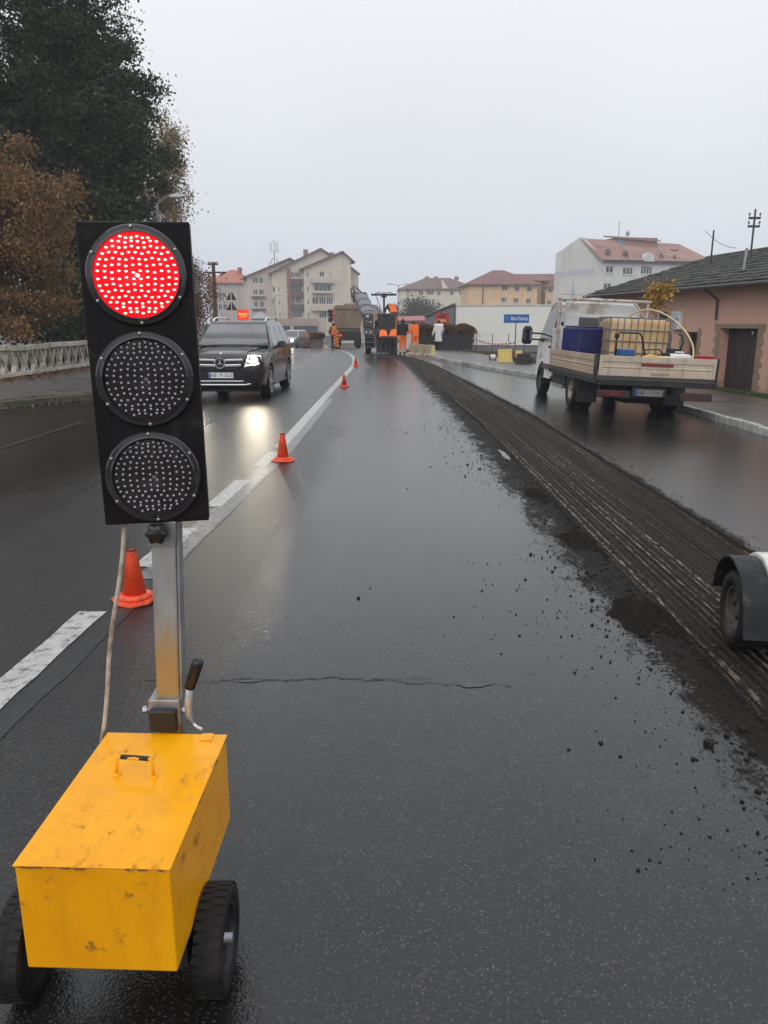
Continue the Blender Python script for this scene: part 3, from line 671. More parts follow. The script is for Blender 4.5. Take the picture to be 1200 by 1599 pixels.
b.loft(q); smooth_by_angle(b.build('mudguard', MUD, TR, bevel=.003), 40)
b = MB(); ar = [R(175 - 11*i) for i in range(16)]; b.prism([(.292*math.cos(a_), .205 + .292*math.sin(a_)) for a_ in ar] + [(.25*math.cos(a_), .205 + .25*math.sin(a_)) for a_ in ar[::-1]], 'x', 0., .9); bo = b.build('body', CREAM, TR, bevel=.01)
b = MB(); b.bx(.06, .9, -.24, .20, .08, .24); b.build('chassis', mat('red oxide frame', (.09, .018, .014), .6, var=.4, scale=9), TR, bevel=.01)
b = MB(); b.prism([(-.10, .478), (-.02, .4985), (.10, .501), (.10, .4995), (-.02, .4965), (-.10, .4755)], 'x', .20, .30)
b = MB(); b.hexa([(.04, -.125, .4695), (.14, -.125, .4695), (.14, -.035, .4955), (.04, -.035, .4955), (.04, -.125, .4735), (.14, -.125, .4735), (.14, -.035, .4995), (.04, -.035, .4995)]); b.build('amber_reflector', mat('amber reflector', (.85, .36, .02), .3, var=.1), bo, bevel=.001)
b = MB(); b.bx(.02, .06, -.292, -.286, .235, .26); b.build('side_marker', WHITEP, bo)
# ================================================================== BLACK CAR COMING TOWARDS THE CAMERA
def bodyloft(st):
    """stations (y, hw_bottom, hw_mid, z_bottom, z_mid, z_shoulder, hw_shoulder, z_top)"""
    rings = []
    for y, hb, hm_, zb, zm, zs, hs, zt in st:
        half = [(hb*.85, zb), (hb, zb + .07), (hm_, zm), (hm_*.985, zs - .09), (hs, zs), (hs*.62, zt - .012), (hs*.25, zt)]
        rings.append([(x, y, z) for x, z in half] + [(-x, y, z) for x, z in half[::-1]])
    return MB().loft(rings)
def bilin(q, a_, b_):
    p = [Vector(k) for k in q]; return (p[0]*(1-a_) + p[1]*a_)*(1-b_) + (p[3]*(1-a_) + p[2]*a_)*b_
def pane(name, q, a0, a1, b0, b1, mt, parent, t=.006):
    b = MB(); b.panel(bilin(q, a0, b0), bilin(q, a1, b0), bilin(q, a1, b1), bilin(q, a0, b1), t); return b.build(name, mt, parent, bevel=.004)
def carwheel(parent, c, r, wd, side, spokes, mt, name='wheel'):
    W = bpy.data.objects.new(name, None); COL.objects.link(W); W.parent = parent; W.location = c; W.empty_display_size = .05
    h = wd/2; rr = r*.70; o = h*side
    b = MB(); b.lathe([(rr, -h*.85), (r*.86, -h), (r*.96, -h*.93), (r, -h*.6), (r, h*.6), (r*.96, h*.93), (r*.86, h), (rr, h*.85)], ax=(1, 0, 0), n=36, closed=True); b.build('tyre', RUBBER, W, smooth=True)
    b = MB(); b.lathe([(rr*1.01, -o*.8), (rr*1.01, o*.92), (rr*.93, o*.95), (rr*.91, o*.3), (rr*.3, o*.1), (.001, o*.1)], ax=(1, 0, 0), n=32); rm = b.build('rim', DARKM, W)
    b = MB()
    for i in range(spokes):
        for d_ in (-.10, .10):
            a_ = 2*math.pi*i/spokes; b.box((o*.78, rr*.52*math.cos(a_ + d_), rr*.52*math.sin(a_ + d_)), (h*.25, rr*.86, rr*.10), (a_ + d_*.3, 0, 0))
    b.lathe([(rr*1.0, o*.5), (rr*1.0, o*.96), (rr*.9, o*.96), (rr*.9, o*.5)], ax=(1, 0, 0), n=32, closed=True); b.cyl((o*.4, 0, 0), (o*.95, 0, 0), rr*.2, n=14)
    tag(b.build('spokes', mt, rm), kind='stuff'); return W
def plate(parent, txt, x, y, z, wd, ht, face, tilt=0, pm=None):
    """face -1: readable from -y"""
    P = bpy.data.objects.new('number_plate', None); COL.objects.link(P); P.parent = parent; P.location = (x, y, z); P.rotation_euler = (tilt, 0, 0); P.empty_display_size = .05
    b = MB(); b.bx(-wd/2, wd/2, -.006, .006, -ht/2, ht/2); b.build('plate', pm or PLATEW, P, bevel=.002)
    b = MB(); b.bx(-wd/2 + .004, -wd/2 + .045, -.0085, -.0062, -ht/2 + .004, ht/2 - .004); b.build('country_band', PLATEB, P)
    text(txt, ht*.92, INK, P, (.02, -.0075, 0), sx=1.0)
    return P
PAINTB = mat('black brown car paint', (.010, .007, .0085), .25, var=.15, scale=2, coat=.55, spec=.25, dirt=(.018, .014, .014), damt=.25, dscale=3)
LAMPON = emit('headlamp lit', (1, .88, .66), 310.); LAMPG = mat('headlamp glass', (.42, .43, .45), .08, var=.3, scale=30, spec=.8, coat=1)
SUV = thing('parked_car' if False else 'car', (-3.42, 16.35, 0), 'black suv with chrome two-bar grille and lit headlights coming towards the camera', 'car', rot=(0, 0, R(-1.2)))
st = [(0.0, .70, .76, .36, .58, .86, .70, .925), (.03, .78, .83, .29, .58, .915, .77, .975), (.12, .83, .875, .25, .58, .945, .81, 1.005), (.40, .87, .912, .23, .58, .975, .845, 1.035), (1.0, .88, .92, .22, .6, 1.02, .875, 1.085), (1.45, .88, .92, .22, .6, 1.06, .89, 1.12),
      (2.4, .88, .92, .22, .6, 1.075, .89, 1.12), (3.4, .88, .92, .22, .6, 1.085, .89, 1.12), (4.15, .87, .915, .25, .6, 1.09, .88, 1.13), (4.44, .82, .88, .30, .62, 1.06, .84, 1.11), (4.52, .76, .82, .36, .62, 1.0, .76, 1.05)]
bo = bodyloft(st).build('body', PAINTB, SUV); boolcut(bo, MB().cyl((.60, .88, .355), (1.1, .88, .355), .405, n=32)); boolcut(bo, MB().cyl((.60, 3.63, .355), (1.1, 3.63, .355), .405, n=32))
boolcut(bo, MB().cyl((-.60, .88, .355), (-1.1, .88, .355), .405, n=32)); boolcut(bo, MB().cyl((-.60, 3.63, .355), (-1.1, 3.63, .355), .405, n=32)); smooth_by_angle(bo, 38)
# hood crease pieces
for sx in (-1, 1):
    b = MB(); b.tube([(sx*.52, .12, .985), (sx*.62, .7, 1.055), (sx*.70, 1.35, 1.10)], [.012, .02, .012], 8); b.build('hood_crease', PAINTB, bo, smooth=True)
cb = MB(); Z = [(1.05, .86, 1.30, 4.42), (1.30, .775, 1.63, 4.36), (1.56, .665, 1.98, 4.22), (1.635, .63, 2.12, 4.10), (1.655, .52, 2.3, 3.9)]
rings = [[(-hx, yf, z), (-hx*.5, yf - .05, z), (hx*.5, yf - .05, z), (hx, yf, z), (hx, (yf + yr)/2, z), (hx, yr, z), (hx*.5, yr + .03, z), (-hx*.5, yr + .03, z), (-hx, yr, z), (-hx, (yf + yr)/2, z)] for z, hx, yf, yr in Z]
cb.loft(rings); cab = cb.build('cabin', PAINTB, SUV); smooth_by_angle(cab, 40)
ws = [(-.83, 1.31, 1.09), (.83, 1.31, 1.09), (.66, 1.985, 1.565), (-.66, 1.985, 1.565)]
b = MB(); n_ = 8; q = []
for j in range(2):
    for i in range(n_ + 1):
        a_ = .02 + .96*i/n_; p = bilin(ws, a_, .03 if j == 0 else .99); bow = -.052*math.sin(math.pi*a_)*1.05; q.append(p + Vector((0, bow - .014, .012)))
V = q + [p + Vector((0, .012, -.016)) for p in q]; m1 = n_ + 1
b.add(V, [(i, i+1, m1+i+1, m1+i) for i in range(n_)] + [(2*m1+i, 2*m1+m1+i, 2*m1+m1+i+1, 2*m1+i+1) for i in range(n_)] + [(i, 2*m1+i, 2*m1+i+1, i+1) for i in range(n_)] + [(m1+i, m1+i+1, 3*m1+i+1, 3*m1+i) for i in range(n_)])
b.build('windscreen', CARGLASS, SUV, smooth=True, fix=True)
for sx in (-1, 1):
    sd_ = [(sx*.852, 1.45, 1.075), (sx*.852, 4.30, 1.075), (sx*.667, 4.12, 1.55), (sx*.667, 2.03, 1.55)]
    if sx < 0: sd_ = [sd_[1], sd_[0], sd_[3], sd_[2]]
    for a0, a1 in ((.05, .36), (.39, .68), (.71, .95)):
        if sx < 0: a0, a1 = 1 - a1, 1 - a0
        pane('side_window', sd_, a0, a1, .06, .96, CARGLASS, SUV, .012 if True else 0)
    b = MB(); b.tube([(sx*.60, 2.15, 1.64), (sx*.61, 2.25, 1.70), (sx*.61, 2.5, 1.725), (sx*.61, 3.6, 1.72), (sx*.60, 3.95, 1.66)], .02, 8); b.build('roof_rail', CHROME, SUV, smooth=True)
    M_ = MB(); M_.loft([[(sx*.93, 1.72, 1.06), (sx*.93, 1.84, 1.06), (sx*.93, 1.84, 1.17), (sx*.93, 1.74, 1.18)], [(sx*1.02, 1.69, 1.055), (sx*1.02, 1.85, 1.055), (sx*1.02, 1.85, 1.205), (sx*1.02, 1.72, 1.21)], [(sx*1.13, 1.71, 1.07), (sx*1.13, 1.85, 1.07), (sx*1.12, 1.85, 1.19), (sx*1.12, 1.74, 1.195)]])
    mo = M_.build('wing_mirror', PAINTB, SUV, bevel=.02)
    b = MB(); b.tube([(sx*.86, 1.70, 1.06), (sx*.95, 1.77, 1.09)], .03, 8); b.build('mirror_arm', BLACKP, mo)
    # headlamp cluster
    hq = [(sx*.50, -.030, .71), (sx*.80, .012, .765), (sx*.855, .13, .93), (sx*.585, .0, .955)]
    if sx < 0: hq = [hq[1], hq[0], hq[3], hq[2]]
    b = MB(); p4 = [Vector(k) for k in hq]; b.hexa([p + Vector((0, .10, 0)) for p in p4] + [p + Vector((0, -.004, 0)) for p in p4]); hl = b.build('headlight', LAMPG, SUV, bevel=.012); hl.modifiers.clear()
    b = MB(); b.lathe([(.072, 0), (.066, .012), (.03, .018), (.001, .019)], (sx*.705, -.008, .84), (sx*.10, -1, 0), 20); b.build('lamp_bulb', LAMPON, hl, smooth=True)
    b = MB(); b.lathe([(.042, 0), (.038, .008), (.001, .010)], (sx*.575, -.034, .80), (0, -1, 0), 16); b.build('lamp_projector', CHROME, hl, smooth=True)
    b = MB(); b.tube([(sx*.585, -.012, .935), (sx*.70, .035, .945), (sx*.82, .115, .925)], .012, 6); b.build('light_strip', emit('daytime light', (1, .97, .9), 3.2), hl, smooth=True)
    # daytime lamp and dark intake at the bumper corner
    b = MB(); b.loft([[(sx*.56, -.006, .375), (sx*.56, .05, .375), (sx*.56, .05, .475), (sx*.56, -.006, .475)], [(sx*.86, .135, .40), (sx*.86, .2, .40), (sx*.86, .2, .51), (sx*.86, .135, .51)]]); fg = b.build('bumper_intake', BLACKP, SUV, bevel=.01)
    b = MB(); b.loft([[(sx*.60, .004, .435), (sx*.60, .04, .435), (sx*.60, .04, .462), (sx*.60, .004, .462)], [(sx*.83, .108, .455), (sx*.83, .15, .455), (sx*.83, .15, .492), (sx*.83, .108, .492)]]); b.build('daytime_lamp', mat('bright chrome', (.85, .86, .88), .1, .6, var=.05), fg)
    for wy in (.88, 3.63):
        carwheel(SUV, (sx*.80, wy, .352), .352, .235, sx, 5, mat('alloy rim', (.55, .55, .56), .25, .8, var=.15))
    b = MB(); b.tube([(sx*.885, 1.35, .27), (sx*.885, 3.15, .27)], .035, 8); b.build('sill', BLACKP, SUV)
b = MB(); b.bx(-.74, .74, .3, 4.3, .17, .235); b.build('underbody', DARKM, SUV)
# grille
b = MB(); b.prism([(-.50, .905), (-.46, .69), (-.36, .645), (.36, .645), (.46, .69), (.50, .905)], 'y', -.030, .10); gr = b.build('grille', mat('grille black', (.006, .006, .007), .4, var=.2), SUV, bevel=.012)
for z_, hw in ((.845, .475), (.735, .435)):
    for sx in (-1, 1):
        b = MB(); b.hexa([(sx*.10, -.05, z_ - .020), (sx*hw, -.034, z_ - .010), (sx*hw, -.02, z_ - .010), (sx*.10, -.03, z_ - .020), (sx*.10, -.05, z_ + .026), (sx*hw, -.034, z_ + .034), (sx*hw, -.02, z_ + .034), (sx*.10, -.03, z_ + .026)]); b.build('grille_bar', CHROME, gr, bevel=.006)
em = MB(); em.lathe([(.098, 0), (.112, 0), (.112, .02), (.098, .02)], (0, -.045, .79), (0, -1, 0), 36, closed=True); eo = em.build('emblem', CHROME, gr, smooth=False)
b = MB()
for a_ in (90, 210, 330):
    dx, dz = math.cos(R(a_)), math.sin(R(a_)); nx_, nz_ = -dz, dx
    b.hexa([(nx_*.016, -.052, .79 + nz_*.016), (-nx_*.016, -.052, .79 - nz_*.016), (dx*.1 - nx_*.003, -.052, .79 + dz*.1 - nz_*.003), (dx*.1 + nx_*.003, -.052, .79 + dz*.1 + nz_*.003),
            (nx_*.004, -.066, .79 + nz_*.004), (-nx_*.004, -.066, .79 - nz_*.004), (dx*.1 - nx_*.002, -.058, .79 + dz*.1 - nz_*.002), (dx*.1 + nx_*.002, -.058, .79 + dz*.1 + nz_*.002)])
b.build('emblem_star', CHROME, eo)
b = MB(); b.lathe([(.024, 0), (.022, .006), (.001, .008)], (0, .06, .978), (0, -1, .6), 14); b.build('hood_badge', CHROME, SUV)
plate(SUV, 'AB 19 GLE', 0, -.022, .535, .52, .112, -1)
b = MB(); b.loft([[(-.62, -.005, .345), (-.62, .06, .345), (-.62, .06, .37), (-.62, -.005, .37)], [(-.5, -.022, .325), (-.5, .05, .325), (-.5, .05, .352), (-.5, -.022, .352)], [(.5, -.022, .325), (.5, .05, .325), (.5, .05, .352), (.5, -.022, .352)], [(.62, -.005, .345), (.62, .06, .345), (.62, .06, .37), (.62, -.005, .37)]]); b.build('bumper_trim', CHROME, SUV, bevel=.006)
b = MB(); b.bx(-.47, .47, -.014, .05, .405, .425); b.build('bumper_trim', CHROME, SUV, bevel=.005)
b = MB(); b.bx(-.52, .52, -.012, .05, .355, .402); b.build('lower_intake', BLACKP, SUV)
b = MB(); b.tube([(-.5, 1.24, 1.125), (-.1, 1.21, 1.135), (.35, 1.22, 1.13)], .008, 6); b.build('wiper', BLACKP, SUV)
b = MB(); b.ell((-.02, 1.93, 1.47), (.11, .02, .03)); b.build('rear_view_mirror', BLACKP, SUV)

# ------------------------------------------------------------------ second car, far behind
SV = mat('silver car paint', (.30, .31, .33), .25, .3, var=.1, coat=1)
C2 = thing('car', (-8.0, 63.5, zg(-8.0, 63.5)), 'small silver car with headlights on, following far behind the black suv', 'car', rot=(0, 0, R(-14)))
st2 = [(0, .62, .68, .32, .5, .64, .62, .70), (.08, .74, .80, .24, .5, .70, .72, .77), (.5, .80, .85, .2, .5, .78, .78, .85), (1.1, .82, .86, .2, .52, .86, .80, .93), (3.2, .82, .86, .2, .52, .90, .80, .94), (4.0, .76, .82, .26, .55, .88, .76, .95), (4.1, .68, .74, .34, .55, .82, .68, .88)]
bo = bodyloft(st2).build('body', SV, C2); smooth_by_angle(bo, 40)
cb = MB(); rings = [[(-hx, yf, z), (hx, yf, z), (hx, yr, z), (-hx, yr, z)] for z, hx, yf, yr in ((.88, .78, 1.0, 4.0), (1.36, .58, 1.75, 3.6), (1.43, .5, 1.95, 3.4))]; cb.loft(rings); cb.build('cabin', SV, C2, bevel=.04)
pane('windscreen', [(-.78, 1.0, .88), (.78, 1.0, .88), (.58, 1.75, 1.36), (-.58, 1.75, 1.36)], .06, .94, .08, .95, CARGLASS, C2)
for sx in (-1, 1):
    b = MB(); b.lathe([(.13, 0), (.11, .03), (.001, .045)], (sx*.60, .03, .62), (sx*.2, -1, 0), 16); b.build('headlight', emit('far headlamp lit', (1, .88, .62), 14.), C2, smooth=True)
    for wy in (.8, 3.3): carwheel(C2, (sx*.75, wy, .3), .3, .19, sx, 5, STEEL)
    b = MB(); b.box((sx*.92, 1.35, .93), (.16, .1, .11)); b.build('wing_mirror', SV, C2, bevel=.02)
b = MB(); b.bx(-.4, .4, -.012, .05, .45, .56); b.build('grille', BLACKP, C2, bevel=.01)

# ================================================================== FLATBED TRUCK
TW = mat('white truck paint', (.62, .62, .60), .3, var=.06, scale=2, coat=.5, dirt=(.33, .27, .2), damt=.38, dscale=2.2)
BOARD = mat('dirty aluminium dropside', (.44, .33, .24), .5, var=.15, scale=4, dirt=(.30, .22, .155), damt=.55, dscale=4, streak=True)
BOARDW = mat('tailgate pale alloy', (.50, .42, .33), .5, var=.15, scale=4, dirt=(.34, .27, .20), damt=.5, dscale=4, streak=True)
RUSTW = mat('rusty white tube', (.50, .46, .42), .6, var=.2, scale=10, dirt=(.22, .09, .05), damt=.55, dscale=9)
FT = thing('flatbed_truck', (4.76, 15.55, -.089), 'white flatbed truck with dirty dropsides, loaded with tanks, driving away at the right', 'truck', rot=(R(0), R(2.4), R(1.5)))
def roundbox(name, x0, x1, y0, y1, z0, z1, mt, parent, bev=.01):
    b = MB(); b.bx(x0, x1, y0, y1, z0, z1); return b.build(name, mt, parent, bevel=bev)
# chassis
roundbox('chassis_rail', -.48, -.40, -1.45, 3.7, .42, .58, DARKM, FT); roundbox('chassis_rail', .40, .48, -1.45, 3.7, .42, .58, DARKM, FT)
for k in range(6): roundbox('cross_member', -1.0, 1.0, -1.4 + k*.62, -1.33 + k*.62, .585, .66, DARKM, FT, .004)
roundbox('bed_floor', -1.07, 1.07, -1.72, 1.86, .665, .74, mat('bed floor', (.06, .055, .05), .7, var=.4, scale=4), FT)
roundbox('bed_skirt', -1.065, -1.035, -1.7, 1.84, .60, .664, DARKM, FT, .003)
def dropside(name, a_, b_, z0, z1, mt, ax, out_, label=None):
    """a ribbed board from a_ to b_ along one axis (ax 'y' at x=out_, or 'x' at y=out_)"""
    o_, s_ = out_; h = z1 - z0
    pr = [(o_, z0), (o_ + s_*.02, z0), (o_ + s_*.02, z0 + h*.32), (o_ + s_*.006, z0 + h*.35), (o_ + s_*.006, z0 + h*.385), (o_ + s_*.02, z0 + h*.41), (o_ + s_*.02, z0 + h*.47), (o_ + s_*.006, z0 + h*.5), (o_ + s_*.006, z0 + h*.68), (o_ + s_*.02, z0 + h*.71), (o_ + s_*.02, z0 + h*.985), (o_ + s_*.012, z1), (o_, z1)]
    m = MB(); m.prism(pr, 'y' if ax == 'y' else 'x', a_, b_); o = m.build(name, mt, FT)
    if label: o['label'] = label
    return o
dropside('side_board', -1.62, .08, .755, 1.10, BOARD, 'y', (-1.06, -1)); dropside('side_board', .12, 1.80, .755, 1.10, BOARD, 'y', (-1.06, -1)); dropside('side_board', -1.62, 1.80, .755, 1.10, BOARD, 'y', (1.06, 1))
tg = dropside('tailgate', -1.0, 1.0, .755, 1.10, BOARDW, 'x', (-1.72, -1), 'pale ribbed tailgate with a red reflector strip')
for x0, x1 in ((-1.045, -.995), (.995, 1.045)): roundbox('tailgate_edge', x0, x1, -1.755, -1.715, .752, 1.105, BOARDW, tg, .006)
roundbox('reflector_strip', -.30, .28, -1.747, -1.7265, .94, .985, mat('red reflective strip', (.20, .02, .02), .4, var=.2, scale=9), tg, .003)
text('TERMGETH', .062, mat('grey stencil', (.10, .085, .07), .7, var=.3), tg, (.05, -1.7415, .795), sx=1.15)
for x_ in (-1.085, 1.085): roundbox('corner_post', x_ - .03, x_ + .03, -1.70, -1.63, .60, 1.12, DARKM, FT, .006)
roundbox('rear_beam', -1.04, 1.04, -1.73, -1.66, .585, .66, DARKM, FT, .006)
roundbox('headboard', -1.05, 1.05, 1.84, 1.88, .745, 1.55, mat('headboard paint', (.55, .54, .52), .5, var=.1, dirt=(.3, .25, .2), damt=.4), FT, .006)
# rear lamps, plate, mudguards
roundbox('lamp_bar', -1.0, -.42, -1.69, -1.62, .36, .50, DARKM, FT); roundbox('tail_lamp', -.98, -.55, -1.715, -1.685, .385, .485, mat('dull red lens', (.10, .012, .014), .25, var=.2), FT, .008)
roundbox('tail_lamp', .60, .98, -1.715, -1.685, .385, .485, mat('dull red lens', (.10, .012, .014), .25), FT, .008)
roundbox('under_run_bar', .45, 1.02, -1.80, -1.72, .36, .50, mat('brown box bar', (.045, .02, .018), .6, var=.4), FT, .008)
plate(FT, 'AB 11 FIO', -.10, -1.735, .47, .50, .108, -1, pm=mat('plate white dimmed by shade', (.22, .21, .19), .6, var=.2, scale=9))  # plate white darkened, holding the shade under the bed in its colour
b = MB(); b.bx(-.40, .22, -1.725, -1.66, .40, .56); b.build('plate_holder', BLACKP, FT, bevel=.004)
for sx in (-1, 1):
    for dx in (-.11, .11):
        wheel(FT, (sx*.86 + dx, 0, .345), .345, .19, side=sx, lugs=36, rim_r=.52, rimmat=mat('cream truck rim', (.30, .27, .22), .6, var=.3, scale=12, dirt=(.10, .085, .07), damt=.5), dish=.9 if dx*sx > 0 else .25)
    wheel(FT, (sx*.83, 3.32, .345), .345, .21, side=sx, lugs=36, rim_r=.52, rimmat=mat('dark truck rim', (.06, .058, .055), .6, var=.4, scale=15), dish=-.1)
    roundbox('mud_flap', sx*.86 - .2, sx*.86 + .2, -.52, -.50, .16, .58, BLACKP, FT, .004)
b = MB(); b.cyl((-.8, 0, .345), (.8, 0, .345), .07, n=14); b.ell((0, 0, .345), (.2, .2, .2)); b.build('rear_axle', DARKM, FT, smooth=True)
b = MB(); b.cyl((-.75, 3.32, .345), (.75, 3.32, .345), .05, n=12); b.build('front_axle', DARKM, FT)
b = MB(); b.cyl((-.30, -1.0, .36), (.34, -1.0, .36), .14, n=16); b.build('silencer', DARKM, FT, smooth=True)
roundbox('side_step', -1.0, -.80, .95, 1.72, .30, .37, mat('alloy step', (.36, .33, .28), .5, .4, var=.2, dirt=(.15, .12, .09), damt=.5), FT, .008)
roundbox('tool_box', -.98, -.52, .75, 1.85, .375, .60, DARKM, FT, .01); roundbox('fuel_tank', .55, .98, .7, 1.7, .32, .60, DARKM, FT, .03)
# cab
cbp = [(1.98, .50), (1.98, 2.04), (2.10, 2.10), (2.70, 2.12), (2.98, 2.03), (3.20, 1.72), (3.42, 1.32), (3.86, 1.16), (3.98, 1.0), (4.02, .55), (3.95, .42), (2.2, .42)]
b = MB(); rings = []
for x, sc in ((-.97, 0), (-.98, 1), (-.60, 2), (.60, 2), (.98, 1), (.97, 0)):
    ring_ = []
    for y, z in cbp:
        k = {0: .985, 1: 1.0, 2: 1.0}[sc]; yy_, zz = 2.9 + (y - 2.9)*k, 1.1 + (z - 1.1)*k
        xin = x
        if z > 1.25: xin = x*(1 - .14*(z - 1.25)/.87)
        if y > 3.4: xin = x*(1 - .10*(y - 3.4)/.6); 
        if abs(x) < .7 and z > 1.9: zz += .06
        ring_.append((xin, yy_, zz))
    rings.append(ring_)
b.loft(rings); cbo = b.build('cab', TW, FT); boolcut(cbo, MB().cyl((-1.2, 3.32, .345), (-.66, 3.32, .345), .43, n=32)); boolcut(cbo, MB().cyl((1.2, 3.32, .345), (.66, 3.32, .345), .43, n=32)); smooth_by_angle(cbo, 42)
def xs_cab(z): return .98*(1 - (.14*(z - 1.25)/.87 if z > 1.25 else 0))
for sx in (-1, 1):
    wq = [(sx*xs_cab(1.30), 2.18, 1.30), (sx*xs_cab(1.30), 3.32, 1.30), (sx*xs_cab(1.88), 2.98, 1.88), (sx*xs_cab(1.94), 2.18, 1.94)]
    if sx < 0: wq = [wq[1], wq[0], wq[3], wq[2]]
    # counter-clockwise seen from outside
    b = MB(); b.panel(*wq, .012 if sx > 0 else .012); b.build('door_window', CARGLASS, FT, bevel=.006)
    b = MB(); b.tube([(sx*1.0, 2.12, .46), (sx*1.0, 2.12, 1.30), (sx*(xs_cab(1.95) + .012), 2.14, 1.97)], .006, 6); b.build('door_gap', BLACKP, FT)
    b = MB(); b.bx(*sorted((sx*.985, sx*1.012)), 2.20, 2.36, 1.10, 1.15); b.build('door_handle', BLACKP, FT, bevel=.006)
    b = MB(); b.bx(*sorted((sx*.975, sx*.998)), 2.02, 2.86, .62, .74); b.build('rub_strip', mat('brown grey trim', (.10, .075, .06), .6), FT, bevel=.006)
    # towing mirror on two arms
    MM = MB(); MM.loft([[(sx*1.26, 3.10, 1.15), (sx*1.44, 3.06, 1.15), (sx*1.44, 3.16, 1.16), (sx*1.26, 3.18, 1.16)], [(sx*1.24, 3.08, 1.22), (sx*1.47, 3.05, 1.22), (sx*1.47, 3.18, 1.22), (sx*1.24, 3.20, 1.22)], [(sx*1.24, 3.08, 1.50), (sx*1.46, 3.05, 1.50), (sx*1.46, 3.18, 1.50), (sx*1.24, 3.20, 1.50)], [(sx*1.28, 3.10, 1.57), (sx*1.42, 3.08, 1.57), (sx*1.42, 3.16, 1.57), (sx*1.28, 3.18, 1.57)]])
    mo = MM.build('towing_mirror', BLACKP, FT, bevel=.02)
    for z_ in (1.26, 1.40): b = MB(); b.tube([(sx*.93, 3.20, z_), (sx*1.10, 3.15, z_ + .01), (sx*1.26, 3.13, z_ + .01)], .02, 8); b.build('mirror_arm', BLACKP, mo)
    b = MB(); b.bx(*sorted((sx*1.262, sx*1.448)), 3.038, 3.052, 1.25, 1.48); b.build('mirror_glass', mat('mirror glass', (.5, .52, .55), .03, 1, var=.05), mo)
    b = MB(); b.hexa([(sx*.94, 3.05, 1.22), (sx*.99, 3.05, 1.22), (sx*.97, 3.45, 1.22), (sx*.93, 3.45, 1.22), (sx*.92, 3.05, 1.36), (sx*.965, 3.05, 1.36), (sx*.93, 3.32, 1.45), (sx*.90, 3.32, 1.45)]); b.build('mirror_base', BLACKP, FT, bevel=.01)
# rear of the cab: window slot, roof spoiler
roundbox('cab_back_panel', -.80, .80, 1.945, 1.975, 1.10, 1.86, mat('cab back', (.58, .585, .58), .4, var=.06), FT, .01)
roundbox('rear_window', -.48, .62, 1.93, 1.944, 1.60, 1.80, CARGLASS, FT, .01)
for k in range(4): roundbox('vent_slot', -.862, -.805, 1.955, 1.972, 1.10 + k*.17, 1.17 + k*.17, BLACKP, FT, .002)
b = MB(); b.loft([[(-.80, 2.0, 2.05), (.80, 2.0, 2.05), (.80, 2.0, 2.10), (-.80, 2.0, 2.10)], [(-.78, 2.02, 2.17), (.78, 2.02, 2.17), (.78, 2.05, 2.19), (-.78, 2.05, 2.19)], [(-.74, 2.75, 2.13), (.74, 2.75, 2.13), (.74, 2.75, 2.15), (-.74, 2.75, 2.15)]]); b.build('roof_cap', TW, FT, bevel=.02)
# headache rack
rk = MB(); 
for nm, pth, r in (('rack_tube', [(-1.02, 1.80, 2.17), (1.02, 1.80, 2.17)], .035), ('rack_post', [(-.97, 1.80, .76), (-.97, 1.80, 2.14)], .027), ('rack_post', [(.97, 1.80, .76), (.97, 1.80, 2.14)], .027), ('rack_brace', [(-.96, 1.80, 1.80), (-.66, 1.80, 2.14)], .022), ('rack_brace', [(.96, 1.80, 1.80), (.66, 1.80, 2.14)], .022), ('rack_hoop', [(-1.0, 1.80, 2.19), (-1.0, 1.80, 2.27), (-.45, 1.80, 2.27), (-.42, 1.80, 2.19)], .012)):
    b = MB(); b.tube(pth, r, 10); b.build(nm, RUSTW, FT)

# ------------------------------------------------------------------ load on the bed (own things, placed in the truck's frame)
MT = Matrix.Translation(FT.location) @ FT.rotation_euler.to_matrix().to_4x4()
def load(name, x, y, z, label, cat, rz=0, group=None):
    o = thing(name, MT @ Vector((x, y, z)), label, cat, group=group); o.rotation_euler = (MT.to_3x3() @ Matrix.Rotation(rz, 3, 'Z')).to_euler(); return o
BLUE = mat('blue drum plastic', (.010, .013, .11), .42, var=.15, scale=3, dirt=(.035, .035, .08), damt=.4, dscale=3)
t = load('blue_tank', -.62, .95, .742, 'square dark blue plastic tank behind the truck cab', 'tank', R(18))
b = MB(); b.loft([[(-.30, -.32, 0), (.30, -.32, 0), (.30, .32, 0), (-.30, .32, 0)], [(-.31, -.33, .05), (.31, -.33, .05), (.31, .33, .05), (-.31, .33, .05)], [(-.31, -.33, .80), (.31, -.33, .80), (.31, .33, .80), (-.31, .33, .80)], [(-.28, -.30, .84), (.28, -.30, .84), (.28, .30, .84), (-.28, .30, .84)]]); b.build('tank_body', BLUE, t, bevel=.02)
b = MB(); b.bx(-.29, .29, -.31, .31, .842, .86); b.build('tank_lid', mat('grey rubber lid', (.10, .11, .13), .6), t, bevel=.006)
t = load('liquid_tote', .28, .55, .742, 'caged plastic tote tank with orange liquid on the truck bed', 'tank', R(-3))
TOTE = mat('tote plastic with orange liquid', (.56, .36, .17), .35, var=.15, scale=2.5, dirt=(.62, .48, .33), damt=.5, dscale=2)
b = MB(); 
for (z, k) in ((.16, .97), (.19, 1), (1.02, 1), (1.08, .95)): pass
b.loft([[(sx*hx, sy*hy, z) for sx, sy in ((-1, -1), (1, -1), (1, 1), (-1, 1))] for z, hx, hy in ((.14, .55, .46), (.18, .58, .49), (.95, .58, .49), (1.03, .54, .45))]); b.build('tote_bottle', TOTE, t, bevel=.05)
CAGE = mat('tote cage', (.20, .20, .20), .5, .5, var=.3, scale=9)
for k in range(10):
    x = -.60 + 1.2*k/9
    for y in (-.505, .505): b = MB(); b.cyl((x, y, .12), (x, y, 1.06), .010, n=6); b.build('cage_bar', CAGE, t)
